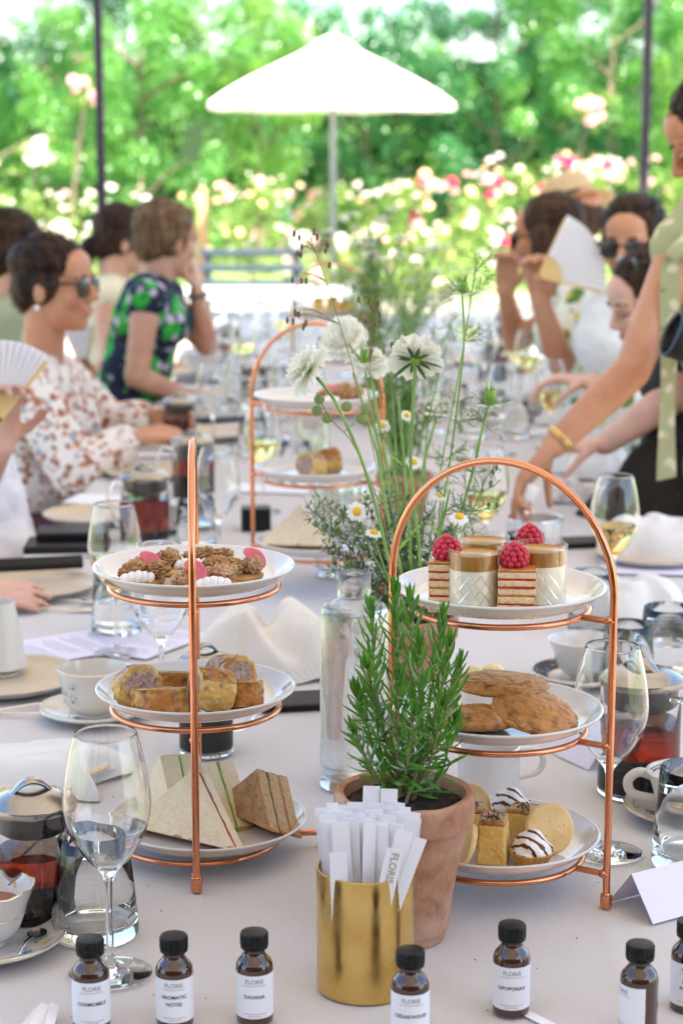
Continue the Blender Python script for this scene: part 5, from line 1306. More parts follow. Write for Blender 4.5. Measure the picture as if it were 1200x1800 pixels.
# --- walnut blinis, left stand top plate
def walnut_mb(mb, c, r, seed, rot=None):
    mb.ball(c, r, (1.25, .95, .66), 44, 30, rot=rot, fn=lambda d: 1 - .42 * max(0, 1 - abs(noise.noise(d * 3.6 + Vector((seed, 1, 2)))) * 5) - .22 * max(0, 1 - abs(d.y) * 8) + .16 * noise.noise(d * 7 + Vector((seed, 0, 0))))
def blini(px, py, label, seed, rz=0, nut=((-.016, .002),), cream=((.012, -.010), (.024, -.012)), pat=(0.0, .004), rad=(.016, .0095), tall=0.0):
    p = on(LC, Lz[2], px, py); t = thing('walnut_blini', label, 'canape', p, rz, 'walnut blinis on the left stand'); rnd = random.Random(seed)
    mb = MB(); mb.lathe([(0, .0004)] + prof([(.020, 0), (.0245, .002), (.0240, .0052), (.018, .0066)], 4) + [(0, .0064)], 40, fn=lambda a, z, t_: (a * (1 + .05 * noise.noise(Vector((math.cos(t_) * 1.5, math.sin(t_) * 1.5, seed)))), z)); mb.build('blini_base', M['blini'], t, smooth=60)
    mb = MB()
    for k in range(5): mb.ball((pat[0] + rnd.uniform(-.009, .009), pat[1] + rnd.uniform(-.007, .007), .0115 + rnd.uniform(0, .006) + tall), rnd.uniform(.007, .0105), (1.1, 1, .85), 32, 22, fn=nfn(seed + k, .55, 2.8))
    mb.build('pate', M['pate'], t, smooth=180)
    for i, (x, y) in enumerate(nut):
        mb = MB(); walnut_mb(mb, (0, 0, 0), .0130, seed + i * 3); o = mb.build('walnut_half', M['walnut'], t, smooth=180); o.location = (x, y, .0165); o.rotation_euler = (R(rnd.uniform(-30, 20)), R(rnd.uniform(-25, 25)), rnd.uniform(-.6, .6))
    for i, (x, y) in enumerate(cream):
        mb = MB()
        for k in range(5):
            q = k / 4; mb.ball((-.014 + .027 * q, 0, .006 + .0015 * math.sin(PI * q)), .0078 * (1 - .35 * abs(q - .45)), (.75, 1, .95), 16, 12, rot=Matrix.Rotation(.5, 3, 'Y'))
        o = mb.build('piped_cream', M['piped'], t, smooth=180); o.location = (x, y, .0035); o.rotation_euler = (0, 0, rnd.uniform(-.25, .25))
    if rad:
        mb = MB()
        def f(u, v):
            a = u * 2 * PI; rr = .0135 * v; return (rr * math.cos(a) * 1.1, rr * math.sin(a) * .7, .0030 * math.cos(rr * math.cos(a) * 130) + .0009 * math.sin(rr * 900))
        mb.grid(f, 28, 5); mb.grid(lambda u, v: tuple(Vector(f(u, v)) + Vector((0, 0, .0008))), 28, 5); o = mb.build('pickled_radish', M['radish'], t, smooth=180); o.location = (pat[0] + .010, pat[1] - .003, .0225 + tall); o.rotation_euler = (R(24), R(38), R(-20))
blini(250, 1024, 'walnut blini with pink radish and piped cream at the left of the plate', 3, .1, ((-.010, -.010), (.016, -.008)), ((-.004, -.022),))
blini(330, 1038, 'pate blini at the front centre, partly behind the copper rod', 7, -.2, (), ((.030, -.006),), (0, 0), rad=(.016, .0095))
blini(352, 1004, 'blini with cream and a walnut at the back centre', 11, .3, ((.002, .004), (.020, -.006)), ((-.012, -.010), (.010, -.012)), rad=None)
blini(422, 1016, 'walnut blini with pink radish at the right of the plate', 15, -.1, ((-.024, -.008), (-.008, -.012)), (), (.006, .002))
blini(292, 1006, 'small walnut blini at the back left of the plate', 23, .6, ((.0, -.004),), ((-.014, -.006),), (.004, .004), rad=None)
blini(384, 1036, 'pate blini with cream at the front right of the plate', 27, .1, ((.006, .004),), ((-.006, -.016),), (.0, .004), rad=None)
o = MB().box(.036, .018, .003, (0, 0, .0045), bev=.001).build('cracker', M['blini'], smooth=60); o.location = on(LC, Lz[2], 214, 1034); o.rotation_euler = (R(4), R(10), R(-22)); tag(o, 'thin pale cracker at the left of the top plate', 'cracker')

# --- sausage rolls, left stand middle plate
def sausage_roll(px, py, label, rot, seed, L=.036, ry=.0195, rz_=.0175, dz=.018):
    p = on(LC, Lz[1], px, py, .0056 + dz); t = thing('sausage_roll', label, 'sausage roll', p, 0, 'sausage rolls on the left stand'); t.rotation_euler = rot
    rnd = random.Random(seed); nz = Vector((seed, seed * 2, 1)); seg, n = 72, 22
    mb = MB(); V, Fc, mi = [], [], []
    def rad(a, x, base): return base * (1 + .10 * noise.noise(Vector((math.cos(a) * 1.6, math.sin(a) * 1.6, x * 1.5)) + nz) + .07 * noise.noise(Vector((math.cos(a) * 5, math.sin(a) * 5, x * 5)) + nz) + .05 * abs(noise.noise(Vector((math.cos(a) * 11, math.sin(a) * 11, x * 4)) + nz)))
    prof_ = [(-.5, .74), (-.5, .86), (-.5, .97), (-.47, 1.0)] + [(-.4 + .8 * i / n, 1.0) for i in range(n + 1)] + [(.47, 1.0), (.5, .97), (.5, .86), (.5, .74)]
    for x, k in prof_:
        for j in range(seg):
            a = 2 * PI * j / seg; q = rad(a, x, k); V.append((x * L + .0012 * noise.noise(Vector((a * 2, k * 8, seed))) * (1 if abs(x) > .45 else 0), q * ry * math.cos(a), q * rz_ * math.sin(a)))
    for i in range(len(prof_) - 1):
        for j in range(seg):
            a = 2 * PI * (j + .5) / seg; Fc.append((i * seg + j, i * seg + (j + 1) % seg, (i + 1) * seg + (j + 1) % seg, (i + 1) * seg + j)); mi.append(1 if (math.sin(a) > .25 and 3 <= i < len(prof_) - 4) else 0)
    mb.add(V, Fc); mb.m = mi; mb.build('pastry', [M['puff'], M['puff_top']], t, smooth=180)
    mb = MB(); V = []; Fc = []
    for s_, x in ((-1, -.485), (1, .485)):
        b0 = len(V); V.append((x * L + s_ * .0012, 0, 0))
        for ring in (.4, .78):
            for j in range(seg): a = 2 * PI * j / seg; q = rad(a, x, ring); V.append((x * L + s_ * .0012 * (1 - ring) + .001 * noise.noise(Vector((ring * 9, a * 3, seed))), q * ry * math.cos(a), q * rz_ * math.sin(a)))
        for j in range(seg):
            j2 = (j + 1) % seg; tri = (b0, b0 + 1 + j, b0 + 1 + j2); qd = (b0 + 1 + j, b0 + 1 + seg + j, b0 + 1 + seg + j2, b0 + 1 + j2)
            Fc += [tri, qd]
    mb.add(V, Fc); mb.build('sausage_filling', M['meat'], t, smooth=180)
sausage_roll(244, 1246, 'sausage roll at the far left standing with its cut end facing the viewer', (R(0), R(-14), R(-66)), 1, .026, .0245, .0235, .0235)
sausage_roll(281, 1256, 'sausage roll piece at front left with green pesto crust', (0, R(-78), R(96)), 4, .028, .0275, .0165, .0145)
sausage_roll(306, 1226, 'sausage roll piece at the back centre left', (0, R(-76), R(80)), 7, .028, .0260, .0165, .0145)
sausage_roll(372, 1248, 'golden sausage roll just right of the copper rod, cut end to the left', (R(-20), R(14), R(26)), 10, .040, .0205, .0225, .0225)
sausage_roll(404, 1220, 'browned sausage roll at the back right', (R(5), R(-8), R(-48)), 13, .038, .0225, .0215, .0215)
sausage_roll(434, 1242, 'small sausage roll piece at the right end', (0, R(-74), R(100)), 16, .027, .0180, .0155, .0140)

# --- sandwiches, left stand bottom plate
def sandwich(px, py, label, rot, fill, bread, side_m, w=.10, th=.034, seed=1, dz=.0, grp='sandwich wedges on the left stand'):
    """triangular wedge: right angle at the top, cut faces on the slopes; thickness along local Y"""
    p = on(LC, Lz[0], px, py, .0062 + dz); t = thing('sandwich_wedge', label, 'sandwich', p, 0, grp); t.rotation_euler = rot
    h = w * .52; rnd = random.Random(seed); nz = Vector((seed * 2.2, 1, 4))
    nb = (th - .004 * len(fill)) / (len(fill) + 1); y = -th / 2
    def slab_(y0, y1, mm, nm, over=0.0, wob=.0):
        mb = MB(); poly = []; N3 = 14
        cor = [(-w / 2 - over, 0), (w / 2 + over, 0), (0, h + over)]
        for k in range(3):
            a, b = cor[k], cor[(k + 1) % 3]
            for i in range(N3):
                q = i / N3; x, z = a[0] + (b[0] - a[0]) * q, a[1] + (b[1] - a[1]) * q
                n_ = wob * noise.noise(Vector((x * 130, z * 130, y0 * 300)) + nz); poly.append((x * (1 + n_), max(z * (1 + n_), 0)))
        n = len(poly); m_ = []
        rows = [(y0, .985), (y0 + (y1 - y0) * .12, 1.0), (y1 - (y1 - y0) * .12, 1.0), (y1, .985)]
        V = [(x * s_, yy + .0009 * noise.noise(Vector((x * 60, z * 60, yy * 50)) + nz), z * s_ + (1 - s_) * h * .3) for yy, s_ in rows for x, z in poly]
        Fc = []
        for r_ in range(3):
            for i in range(n): Fc.append((r_ * n + i, r_ * n + (i + 1) % n, (r_ + 1) * n + (i + 1) % n, (r_ + 1) * n + i)); m_.append(1)
        for r_, flip in ((0, False), (3, True)):
            c = len(V); V.append((0, rows[r_][0], h * .33))
            for i in range(n): f_ = (r_ * n + i, c, r_ * n + (i + 1) % n); Fc.append(f_ if not flip else f_[::-1]); m_.append(0)
        mb.add(V, Fc); mb.m = m_; mb.build(nm, mm, t, smooth=50)
    for k in range(len(fill) + 1):
        slab_(y, y + nb, [bread, side_m], 'bread_slice', 0, .012)
        mb = MB(); mb.box(w * 1.004, nb * .98, .0036, (0, y + nb / 2, .0014), bev=.0012); mb.build('crust', M['crust'], t, smooth=60); y += nb
        if k < len(fill):
            for j, fm in enumerate(fill[k]):
                hh = .004 / len(fill[k]); slab_(y, y + hh, [fm, fm], 'filling', -.001 + .0012 * (j % 2), .035); y += hh
WB, WS, BB, BS = M['bread'], M['bread_side'], M['brown_bread'], M['brown_side']
sandwich(326, 1478, 'white bread sandwich wedge with red filling at the front', (R(-22), 0, R(-32)), [[M['tomato'], M['ham']]], WB, WS, .138, .034, 2, .002)
sandwich(310, 1438, 'white cucumber sandwich wedge at the back left', (R(-4), R(0), R(-64)), [[M['cucumber'], M['cuke_flesh']]], WB, WS, .140, .046, 5, 0)
sandwich(374, 1434, 'white cucumber sandwich wedge at the back centre behind the rod', (R(-6), R(0), R(-58)), [[M['cuke_flesh'], M['cucumber']]], WB, WS, .118, .042, 8, 0)
sandwich(450, 1450, 'brown bread sandwich wedge with ham at the right', (R(-24), R(0), R(-50)), [[M['herb'], M['ham']], [M['ham']]], BB, BS, .108, .046, 11, .003)

# food on the mid-table and farthest stands
o_s = [o for o in COL.objects if o.get('category') == 'sausage roll']; o_b = [o for o in COL.objects if o.get('category') == 'canape']; o_w = [o for o in COL.objects if o.get('category') == 'sandwich']
def replant(src, loc, rz, label):
    c = copy_tree(src, loc, None, label); c.rotation_euler = (src.rotation_euler[0], src.rotation_euler[1], rz); c['group'] = 'food on the farther stands'; return c
replant(o_s[3], (MC.x - .008, MC.y - .04, Mz[1] + .026), R(60), 'dark sausage roll on the middle plate of the mid-table stand')
replant(o_s[4], (MC.x + .02, MC.y + .01, Mz[1] + .026), R(20), 'second sausage roll on the middle plate of the mid-table stand')
replant(o_w[0], (MC.x - .03, MC.y - .02, Mz[0] + .008), R(-6), 'white sandwich wedge on the bottom plate of the mid-table stand')
replant(o_b[0], (MC.x + .02, MC.y - .03, Mz[2] + .0056), R(20), 'blini with radish on the top plate of the mid-table stand'); replant(o_b[3], (MC.x + .06, MC.y, Mz[2] + .0056), R(60), 'walnut blini on the top plate of the mid-table stand')
replant(o_b[2], (MC.x + .045, MC.y + .04, Mz[2] + .0056), R(100), 'cream blini at the back of the mid-table stand')
o_c = [o for o in COL.objects if o.name.startswith('loaf_cake_bar')]
for k, (dx, dy) in enumerate(((-.04, -.03), (.0, -.04), (.04, -.02), (0, .03))):
    replant(o_c[k % 3], (FC.x + dx, FC.y + dy, Fz[2] + .0056), R(30 * k), ('left', 'front', 'right', 'rear')[k] + ' cake bar on the top plate of the farthest stand')
# ================================================================== PLANTS ON THE TABLE
def pot_parts(t, rt, rb, h, seed=1):
    mb = MB(); lip = h * .20
    o = prof([(rb * .9, 0), (rb - .001, .0015), (rb, .004), (rb + (rt - .005 - rb) * .5, h * .45), (rt - .0055, h - lip - .001)], 5) + prof([(rt - .001, h - lip), (rt, h - lip + .004), (rt + .0008, h - .006), (rt - .001, h - .001), (rt - .004, h)], 4)
    i = [(rt - .0085, h - .002), (rt - .010, h - .012), (rb + .003, .01), (0, .008)]
    nz = Vector((seed, 3, 1))
    mb.lathe([(0, .001)] + o + i, 72, fn=lambda r, z, a: (r * (1 + .006 * noise.noise(Vector((math.cos(a) * 2, math.sin(a) * 2, z * 30)) + nz)), z + (.0014 * noise.noise(Vector((math.cos(a) * 3, math.sin(a) * 3, 5)) + nz) if z > h * .7 else 0)))
    mb.build('terracotta_pot', M['terracotta'], t, smooth=50)
    mb = MB()
    def f(u, v):
        a = u * 2 * PI; r = (rt - .0098) * v; return (r * math.cos(a), r * math.sin(a), h - .013 + .006 * (1 - v) + .0035 * noise.noise(Vector((r * math.cos(a) * 90, r * math.sin(a) * 90, seed))) + .002 * noise.noise(Vector((r * math.cos(a) * 250, r * math.sin(a) * 250, seed))))
    mb.grid(f, 64, 16); mb.build('soil', M['soil'], t, smooth=180)

def leaf_strip(mb, P, d, nrm, L, w, curl=.25, mi=0, n=4):
    """narrow folded leaf from P along d, curling towards nrm"""
    d = d.normalized(); s_ = d.cross(nrm).normalized(); up = s_.cross(d)
    V, Fc = [], []
    for i in range(n + 1):
        q = i / n; c = P + d * (L * q) + up * (curl * L * q * q); ww = w * (.45 + .9 * q) * (1 - q ** 3.2) if q < 1 else 0.0002
        V += [c - s_ * ww / 2 - up * w * .12, c + up * w * .06, c + s_ * ww / 2 - up * w * .12]
    for i in range(n):
        for k in range(2): Fc.append((i * 3 + k, i * 3 + k + 1, (i + 1) * 3 + k + 1, (i + 1) * 3 + k))
    mb.add(V, Fc, mi)

# ---- rosemary in the front terracotta pot
PB = at_z(709, 1640); PH = at_y(709, 1388, PB.y).z - TZ; PRt = .0675
ros = thing('potted_rosemary', 'young rosemary plant in a weathered terracotta pot at the table centre', 'potted plant', PB)
pot_parts(ros, PRt, .041, PH, 2)
rnd = random.Random(12)
tips = [(648, 1062, -.02), (692, 1030, .0), (722, 1044, -.03), (755, 1058, -.01), (783, 1075, .01), (796, 1122, -.02), (814, 1160, .01),
        (622, 1205, -.03), (616, 1272, -.045), (640, 1160, -.04), (738, 1120, -.05), (700, 1180, -.06), (784, 1225, -.05), (806, 1250, -.02), (728, 1240, -.07), (668, 1255, -.06), (690, 1110, .03)]
def sprig(root, tip_w, base, seed, node=.0112, Lf=.031, wf=.0058, bare=.08):
    rnd = random.Random(seed); b = Vector(base); e = Vector(tip_w); mid = (b + e) / 2 + Vector((rnd.uniform(-.012, .012), rnd.uniform(-.012, .012), -.01)); mid.x = b.x * .4 + e.x * .6
    path = catmull([b, b * .6 + mid * .4 + Vector((0, 0, .004)), mid, e], 8); n = len(path)
    mb = MB(); mb.tube(path, [.0017 * (1 - .6 * i / n) + .0003 for i in range(n)], 6, mi=0); st = mb.build('sprig_stem', M['stem_wood'] if seed % 3 else M['stem_green'], root, smooth=180)
    lm = MB(); tot = sum((path[i + 1] - path[i]).length for i in range(n - 1)); s_ = tot * bare; k = 0
    while s_ < tot:
        acc = 0
        for i in range(n - 1):
            l = (path[i + 1] - path[i]).length
            if acc + l >= s_: P = path[i].lerp(path[i + 1], (s_ - acc) / l); T = (path[i + 1] - path[i]).normalized(); break
            acc += l
        q = s_ / tot; side = T.cross(Vector((.3, 1, .1))).normalized(); up2 = T.cross(side)
        for j in range(2 if q < .55 else 3):
            a = k * 1.35 + j * 2 * PI / (2 if q < .55 else 3) + rnd.uniform(-.4, .4); out = side * math.cos(a) + up2 * math.sin(a)
            op = (1.25 - .72 * q ** 2) * rnd.uniform(.7, 1.2)
            d = (T * math.cos(op) + out * math.sin(op)).normalized()
            L = Lf * rnd.uniform(.7, 1.15) * (1 - .45 * max(0, q - .75) / .25)
            leaf_strip(lm, P, d, T, L, wf * rnd.uniform(.8, 1.15), rnd.uniform(-.1, .5), 1 if rnd.random() < .14 else 0)
        s_ += node * rnd.uniform(.8, 1.2) * (1.15 - .5 * q); k += 1
    for j in range(5):
        a = j * 1.256; out = T.cross(Vector((.3, 1, .1))).normalized() * math.cos(a) + T.cross(T.cross(Vector((.3, 1, .1)))).normalized() * math.sin(a)
        leaf_strip(lm, path[-1], (T + out * .35), T, Lf * .62, wf * .8, .1, 0)
    stuff(lm.build('needle_leaves', [M['rosemary'], M['rosemary_pale']], st, smooth=180))
tips = [(705 + (px - 705) * .92, py + 14, dy) for px, py, dy in tips if (px, py) not in ((690, 1110), (668, 1255), (755, 1058))]
for i, (px, py, dy) in enumerate(tips):
    tw = at_y(px, py, PB.y + dy); a = rnd.uniform(0, 6.28); rr = rnd.uniform(.004, .020)
    sprig(ros, tw - PB, (rr * math.cos(a) + (px - 715) * .00008, rr * math.sin(a), PH - .010), i)

# ---- herbs and cut flowers in the second pot
HY = 2.48; HB = at_y(722, 1100, HY); HB.z = TZ; HH = at_y(722, 1078, HY).z - TZ
herb = thing('potted_thyme', 'bushy flowering thyme in a terracotta pot behind the rosemary', 'potted plant', HB)
pot_parts(herb, .062, .040, HH, 5)
M['thyme'] = mat('thyme_leaf', (.075, .15, .05), rough=.55, var=((.13, .22, .08), 40, .4, .6), transl=.2, transl_col=(.25, .4, .1))
M['thyme_flower'] = mat('thyme_flower', (.55, .48, .55), rough=.6)
rnd = random.Random(4)
tmb, fmb, smb = MB(), MB(), MB()
ttips = [(545, 895, 0), (560, 930, -.02), (575, 965, .0), (600, 905, .03), (620, 940, -.03), (640, 880, .02), (650, 965, -.04), (668, 930, .0), (690, 905, .02), (700, 960, -.03), (715, 900, .05), (735, 935, .0), (755, 900, .03), (770, 950, -.02), (790, 930, .02), (810, 965, .0), (830, 945, .03), (850, 985, .0), (585, 1000, -.03), (610, 1010, -.05), (660, 1010, -.05), (730, 1000, -.05), (780, 1000, -.04), (560, 880, .04), (680, 870, .05), (820, 900, .06)]
for i, (px, py, dy) in enumerate(ttips):
    e = at_y(px, py, HY + dy) - HB; b = Vector((rnd.uniform(-.035, .035), rnd.uniform(-.035, .035), HH - .012)); mid = b * .45 + e * .55 + Vector((0, 0, .02))
    path = catmull([b, mid, e], 9); smb.tube(path, .0007, 5)
    for k, P in enumerate(path[3:]):
        for j in range(11):
            d = Vector((rnd.gauss(0, 1), rnd.gauss(0, 1), rnd.gauss(.3, .8))).normalized(); Q = P + d * rnd.uniform(0, .012)
            leaf_strip(tmb, Q, d, Vector((0, 0, 1)) + d * .1, rnd.uniform(.0055, .0105), .0042, .1, 0, 2)
        if k > 9 and i % 2 == 0:
            for j in range(3): fmb.ball(P + Vector((rnd.gauss(0, .005), rnd.gauss(0, .005), rnd.gauss(0, .004))), rnd.uniform(.0012, .0022), seg=6, rings=4)
smb.build('stems', M['stem_wood'], herb, smooth=180); stuff(tmb.build('small_leaves', M['thyme'], herb, smooth=180)); stuff(fmb.build('tiny_flowers', M['thyme_flower'], herb))

M['petal_white'] = mat('white_petal', (.90, .89, .82), rough=.65, transl=.4, transl_col=(.92, .92, .82), bump=(200, .0006))
M['daisy_white'] = mat('daisy_petal', (.84, .83, .80), rough=.6, transl=.3, transl_col=(.85, .85, .8))
M['daisy_eye'] = mat('daisy_eye', (.80, .46, .02), rough=.7, bump=(900, .001))
M['sepal'] = mat('sepal_green', (.05, .12, .035), rough=.5, transl=.2, transl_col=(.15, .3, .06), var=((.10, .18, .06), 60, .4, .6))
M['fern_green'] = mat('nigella_green', (.14, .26, .07), rough=.5, transl=.25, transl_col=(.3, .5, .1))
M['nigella_pod'] = mat('nigella_heart', (.22, .42, .05), rough=.45, transl=.2, transl_col=(.4, .6, .1))
M['husk'] = mat('grass_husk', (.26, .20, .10), rough=.55, var=((.12, .08, .035), 300, .45, .6), transl=.15)
M['thin_stem'] = mat('dry_stem', (.22, .20, .09), rough=.6)
def px_path(pts, Y, base=None, n=8):
    w = [at_y(x, y, Y + (d[0] if d else 0)) for x, y, *d in pts]
    if base is not None: w.append(base)
    return catmull(w, n)
def stem_base(dx=0, dy=0): return HB + Vector((dx, dy, HH - .012))
def scabious(label, head, Y, facing, stem_pts, base, r=.030, seed=1, bud=False, sep=1.0):
    rnd = random.Random(seed); H = at_y(head[0], head[1], Y); t = thing('white_scabious', label, 'flower', base, 0, 'white scabious flowers')
    f = Vector(facing).normalized(); q = f.to_track_quat('Z', 'Y').to_matrix().to_4x4(); Lm = Matrix.Translation(H - base) @ q
    path = [p - base for p in px_path(stem_pts, Y, base)]; mb = MB(); mb.tube([H - base - f * .004] + path, .0021, 8); mb.build('stem', M['stem_green'], t, smooth=180)
    for ring, (n, rr, tl, z0) in enumerate(((10, 1.0, .12, .0), (10, .84, .42, .004), (9, .66, .75, .008), (8, .50, 1.05, .010), (6, .34, 1.35, .011))):
        for i in range(n):
            a = 2 * PI * (i + .5 * (ring % 2)) / n + rnd.uniform(-.12, .12); L = r * rr * rnd.uniform(.88, 1.1); w = r * (.55 if ring < 2 else .42); sd = rnd.uniform(0, 9)
            def g(u, v, a=a, L=L, w=w, tl=tl, z0=z0, sd=sd):
                x = (u - .5) * w * (.35 + .9 * v) * 2 * .62; y = r * .08 + L * v; z = z0 + L * v * math.sin(tl) * .8 + .10 * L * v * v * math.sin(u * 13 + sd) + .06 * L * math.sin(u * 23 + sd * 2) * v - .18 * L * v ** 3 * (1 if tl < .3 else 0)
                y = y * math.cos(tl * .7) - (.16 * L * abs(2 * u - 1) ** 2 * v)
                ca, sa = math.cos(a), math.sin(a); return (x * ca - y * sa, x * sa + y * ca, z)
            mb = MB(); mb.grid(g, 8, 5, M=Lm); mb.build('petal', M['petal_white'], t, smooth=180)
    for i in range(10):
        a = 2 * PI * i / 10 + rnd.uniform(-.1, .1); d = Vector((math.cos(a), math.sin(a), -.12 if i % 2 else .1)); L = r * rnd.uniform(.6, 1.05) * sep * (1 if i % 2 else .7)
        mb = MB(); leaf_strip(mb, Vector((0, 0, -.003)), d, Vector((0, 0, -1)), L, r * .20, rnd.uniform(-.1, .25), 0, 6); mb.v = [tuple(Lm @ Vector(p)) for p in mb.v]; mb.build('sepal', M['sepal'], t, smooth=180)
    mb = MB(); mb.ball((0, 0, -.002), r * .22, (1, 1, .7), 14, 8, M=Lm); mb.build('calyx', M['nigella_pod'], t, smooth=180)
scabious('large white scabious on a bent stem, leaning left', (545, 652), 2.30, (-.72, -.22, .45), [(566, 674), (592, 712), (632, 800), (660, 890), (690, 1010)], stem_base(.0, -.03), .0315, 3)
scabious('white scabious seen from below with dark green sepals', (729, 632), 2.40, (.12, .62, .62), [(729, 655), (724, 740), (722, 830), (735, 950), (738, 1010)], stem_base(.012, -.02), .0330, 5, sep=1.15)
scabious('white scabious bloom blurred behind the other two', (603, 596), 2.75, (-.2, -.75, .5), [(612, 625), (640, 720), (680, 860), (700, 980)], stem_base(-.01, .03), .034, 8)
scabious('small white scabious bud among the nigella stems', (767, 728), 2.70, (.1, .1, 1), [(765, 742), (748, 800), (735, 880), (725, 980)], stem_base(.02, .03), .016, 11)
scabious('white scabious partly hidden behind the bristly seed head', (650, 640), 2.62, (.0, -.5, .8), [(652, 660), (668, 760), (690, 880), (705, 990)], stem_base(.0, .02), .026, 13)

def daisy(label, head, Y, facing, stem_pts, base, r=.0125, seed=1):
    rnd = random.Random(seed); H = at_y(head[0], head[1], Y); t = thing('chamomile_daisy', label, 'flower', base, 0, 'chamomile daisies')
    f = Vector(facing).normalized(); q = f.to_track_quat('Z', 'Y').to_matrix().to_4x4(); Lm = Matrix.Translation(H - base) @ q
    mb = MB(); mb.tube([H - base - f * .001] + [p - base for p in px_path(stem_pts, Y, base)], .0009, 6); mb.build('stem', M['stem_green'], t, smooth=180)
    n = 15; droop = rnd.uniform(.05, .3)
    for i in range(n):
        a = 2 * PI * i / n + rnd.uniform(-.08, .08); L = r * rnd.uniform(.85, 1.08)
        def g(u, v, a=a, L=L): x = (u - .5) * r * .42 * (1 - .55 * v ** 4) * (.7 + .4 * v); y = r * .28 + (L - r * .28) * v; z = -droop * r * v * v - .05 * r * (abs(2 * u - 1)); ca, sa = math.cos(a), math.sin(a); return (x * ca - y * sa, x * sa + y * ca, z)
        mb = MB(); mb.grid(g, 3, 3, M=Lm); mb.build('petal', M['daisy_white'], t, smooth=180)
    mb = MB(); mb.ball((0, 0, 0), r * .44, (1, 1, .78), 16, 10, M=Lm, fn=lambda d: 1 + .05 * noise.noise(d * 12)); mb.build('yellow_eye', M['daisy_eye'], t, smooth=180)
daisy('chamomile daisy facing the viewer above the thyme', (627, 899), 2.36, (.05, -.9, .35), [(634, 915), (648, 960), (690, 1040)], stem_base(-.01, -.03), .0128, 1)
daisy('chamomile daisy inside the copper arch on the right', (807, 908), 2.30, (.1, -.45, .9), [(802, 930), (790, 980), (760, 1050)], stem_base(.03, -.02), .0128, 2)
daisy('chamomile daisy seen edge-on beside the facing one', (657, 936), 2.34, (.2, -.25, 1), [(662, 960), (680, 1010)], stem_base(-.005, -.025), .0120, 3)
daisy('small chamomile daisy high among the stems', (727, 812), 2.62, (.1, -.7, .7), [(728, 830), (726, 920), (722, 1000)], stem_base(.0, .02), .0115, 4)
daisy('small chamomile daisy left of the tall stem', (672, 748), 2.70, (-.1, -.7, .7), [(675, 770), (690, 880), (705, 990)], stem_base(.0, .03), .0115, 5)
daisy('half-open chamomile daisy beside the arch', (773, 872), 2.45, (.1, -.2, 1), [(773, 890), (765, 960), (750, 1040)], stem_base(.02, .0), .0105, 6)
daisy('chamomile bud near the right scabious', (715, 730), 2.75, (.2, -.6, .7), [(716, 745), (716, 860), (715, 1000)], stem_base(.0, .035), .0105, 7)

def feather(mb, P, d, L, rnd, depth=0, r=.00045):
    d = d.normalized(); e = P + d * L; m = P + d * L * .5 + Vector((rnd.gauss(0, .06), rnd.gauss(0, .06), rnd.gauss(0, .06))) * L
    mb.tube(catmull([P, m, e], 3), [r, r, r * .9, r * .8, r * .7, r * .6, r * .45], 4)
    if depth < 2:
        for k in range(3):
            q = .3 + .25 * k; B = P.lerp(e, q); dd = (d + Vector((rnd.gauss(0, .7), rnd.gauss(0, .7), rnd.gauss(0, .7)))).normalized(); feather(mb, B, dd, L * (.55 - .1 * k), rnd, depth + 1, r * .8)
def nigella(label, stem_pts, Y, base, leaf_px, head=None, head_r=.012, seed=1, sr=.0014):
    rnd = random.Random(seed); t = thing('nigella_stem', label, 'flower', base, 0, 'feathery nigella stems')
    path = px_path(stem_pts, Y, base); mb = MB(); mb.tube([p - base for p in path], sr, 8); mb.build('stem', M['stem_green'], t, smooth=180)
    mb = MB()
    for (px, py, n, L) in leaf_px:
        P = min(path, key=lambda p: (p - at_y(px, py, Y)).length) - base
        for k in range(n): feather(mb, P, Vector((rnd.gauss(0, 1), rnd.gauss(0, .6), rnd.gauss(.45, .5))), L * rnd.uniform(.6, 1.1), rnd)
    stuff(mb.build('feathery_leaves', M['fern_green'], t, smooth=180))
    if head:
        H = at_y(head[0], head[1], Y) - base; mb = MB(); mb.ball(H, head_r * .8, (.75, .75, 1.1), 16, 12, fn=lambda d: 1 + .10 * math.cos(math.atan2(d.y, d.x) * 5))
        for k in range(5): a = k * 1.2566; mb.tube([H + Vector((.3 * head_r * math.cos(a), .3 * head_r * math.sin(a), head_r * .75)), H + Vector((.5 * head_r * math.cos(a), .5 * head_r * math.sin(a), head_r * 1.7))], [.0009, .0004], 5)
        mb.build('seed_pod', M['nigella_pod'], t, smooth=180)
        mb = MB()
        for k in range(16): feather(mb, H - Vector((0, 0, head_r * .5)), Vector((rnd.gauss(0, 1), rnd.gauss(0, 1), rnd.gauss(.35, .4))), .034 * rnd.uniform(.6, 1.1), rnd, 1, .0004)
        stuff(mb.build('bract_collar', M['fern_green'], t, smooth=180))
        mb = MB()
        for k in range(9):
            a = k * .7; d = Vector((math.cos(a), math.sin(a) * .7, -.25)); leaf_strip(mb, H - Vector((0, 0, head_r * .6)), d, Vector((0, 0, 1)), .016, .005, .2, 0, 3)
        mb.build('spent_petals', M['daisy_white'], t, smooth=180)
nigella('tall feathery nigella stem with a seed pod, in front of the blurred glasses', [(812, 520), (815, 600), (806, 690), (792, 800), (770, 940), (755, 1020)], 2.45, stem_base(.025, -.01), [(812, 600, 3, .03), (800, 740, 7, .035), (792, 800, 6, .03), (778, 880, 6, .03)], (814, 505), .010, 2)
nigella('feathery nigella with a bright green pod right of the tall stem', [(858, 708), (848, 750), (830, 830), (800, 930), (775, 1010)], 2.36, stem_base(.035, -.02), [(845, 745, 6, .035), (830, 830, 8, .040), (808, 900, 8, .038), (795, 960, 6, .03)], (860, 700), .0125, 5, .0019)
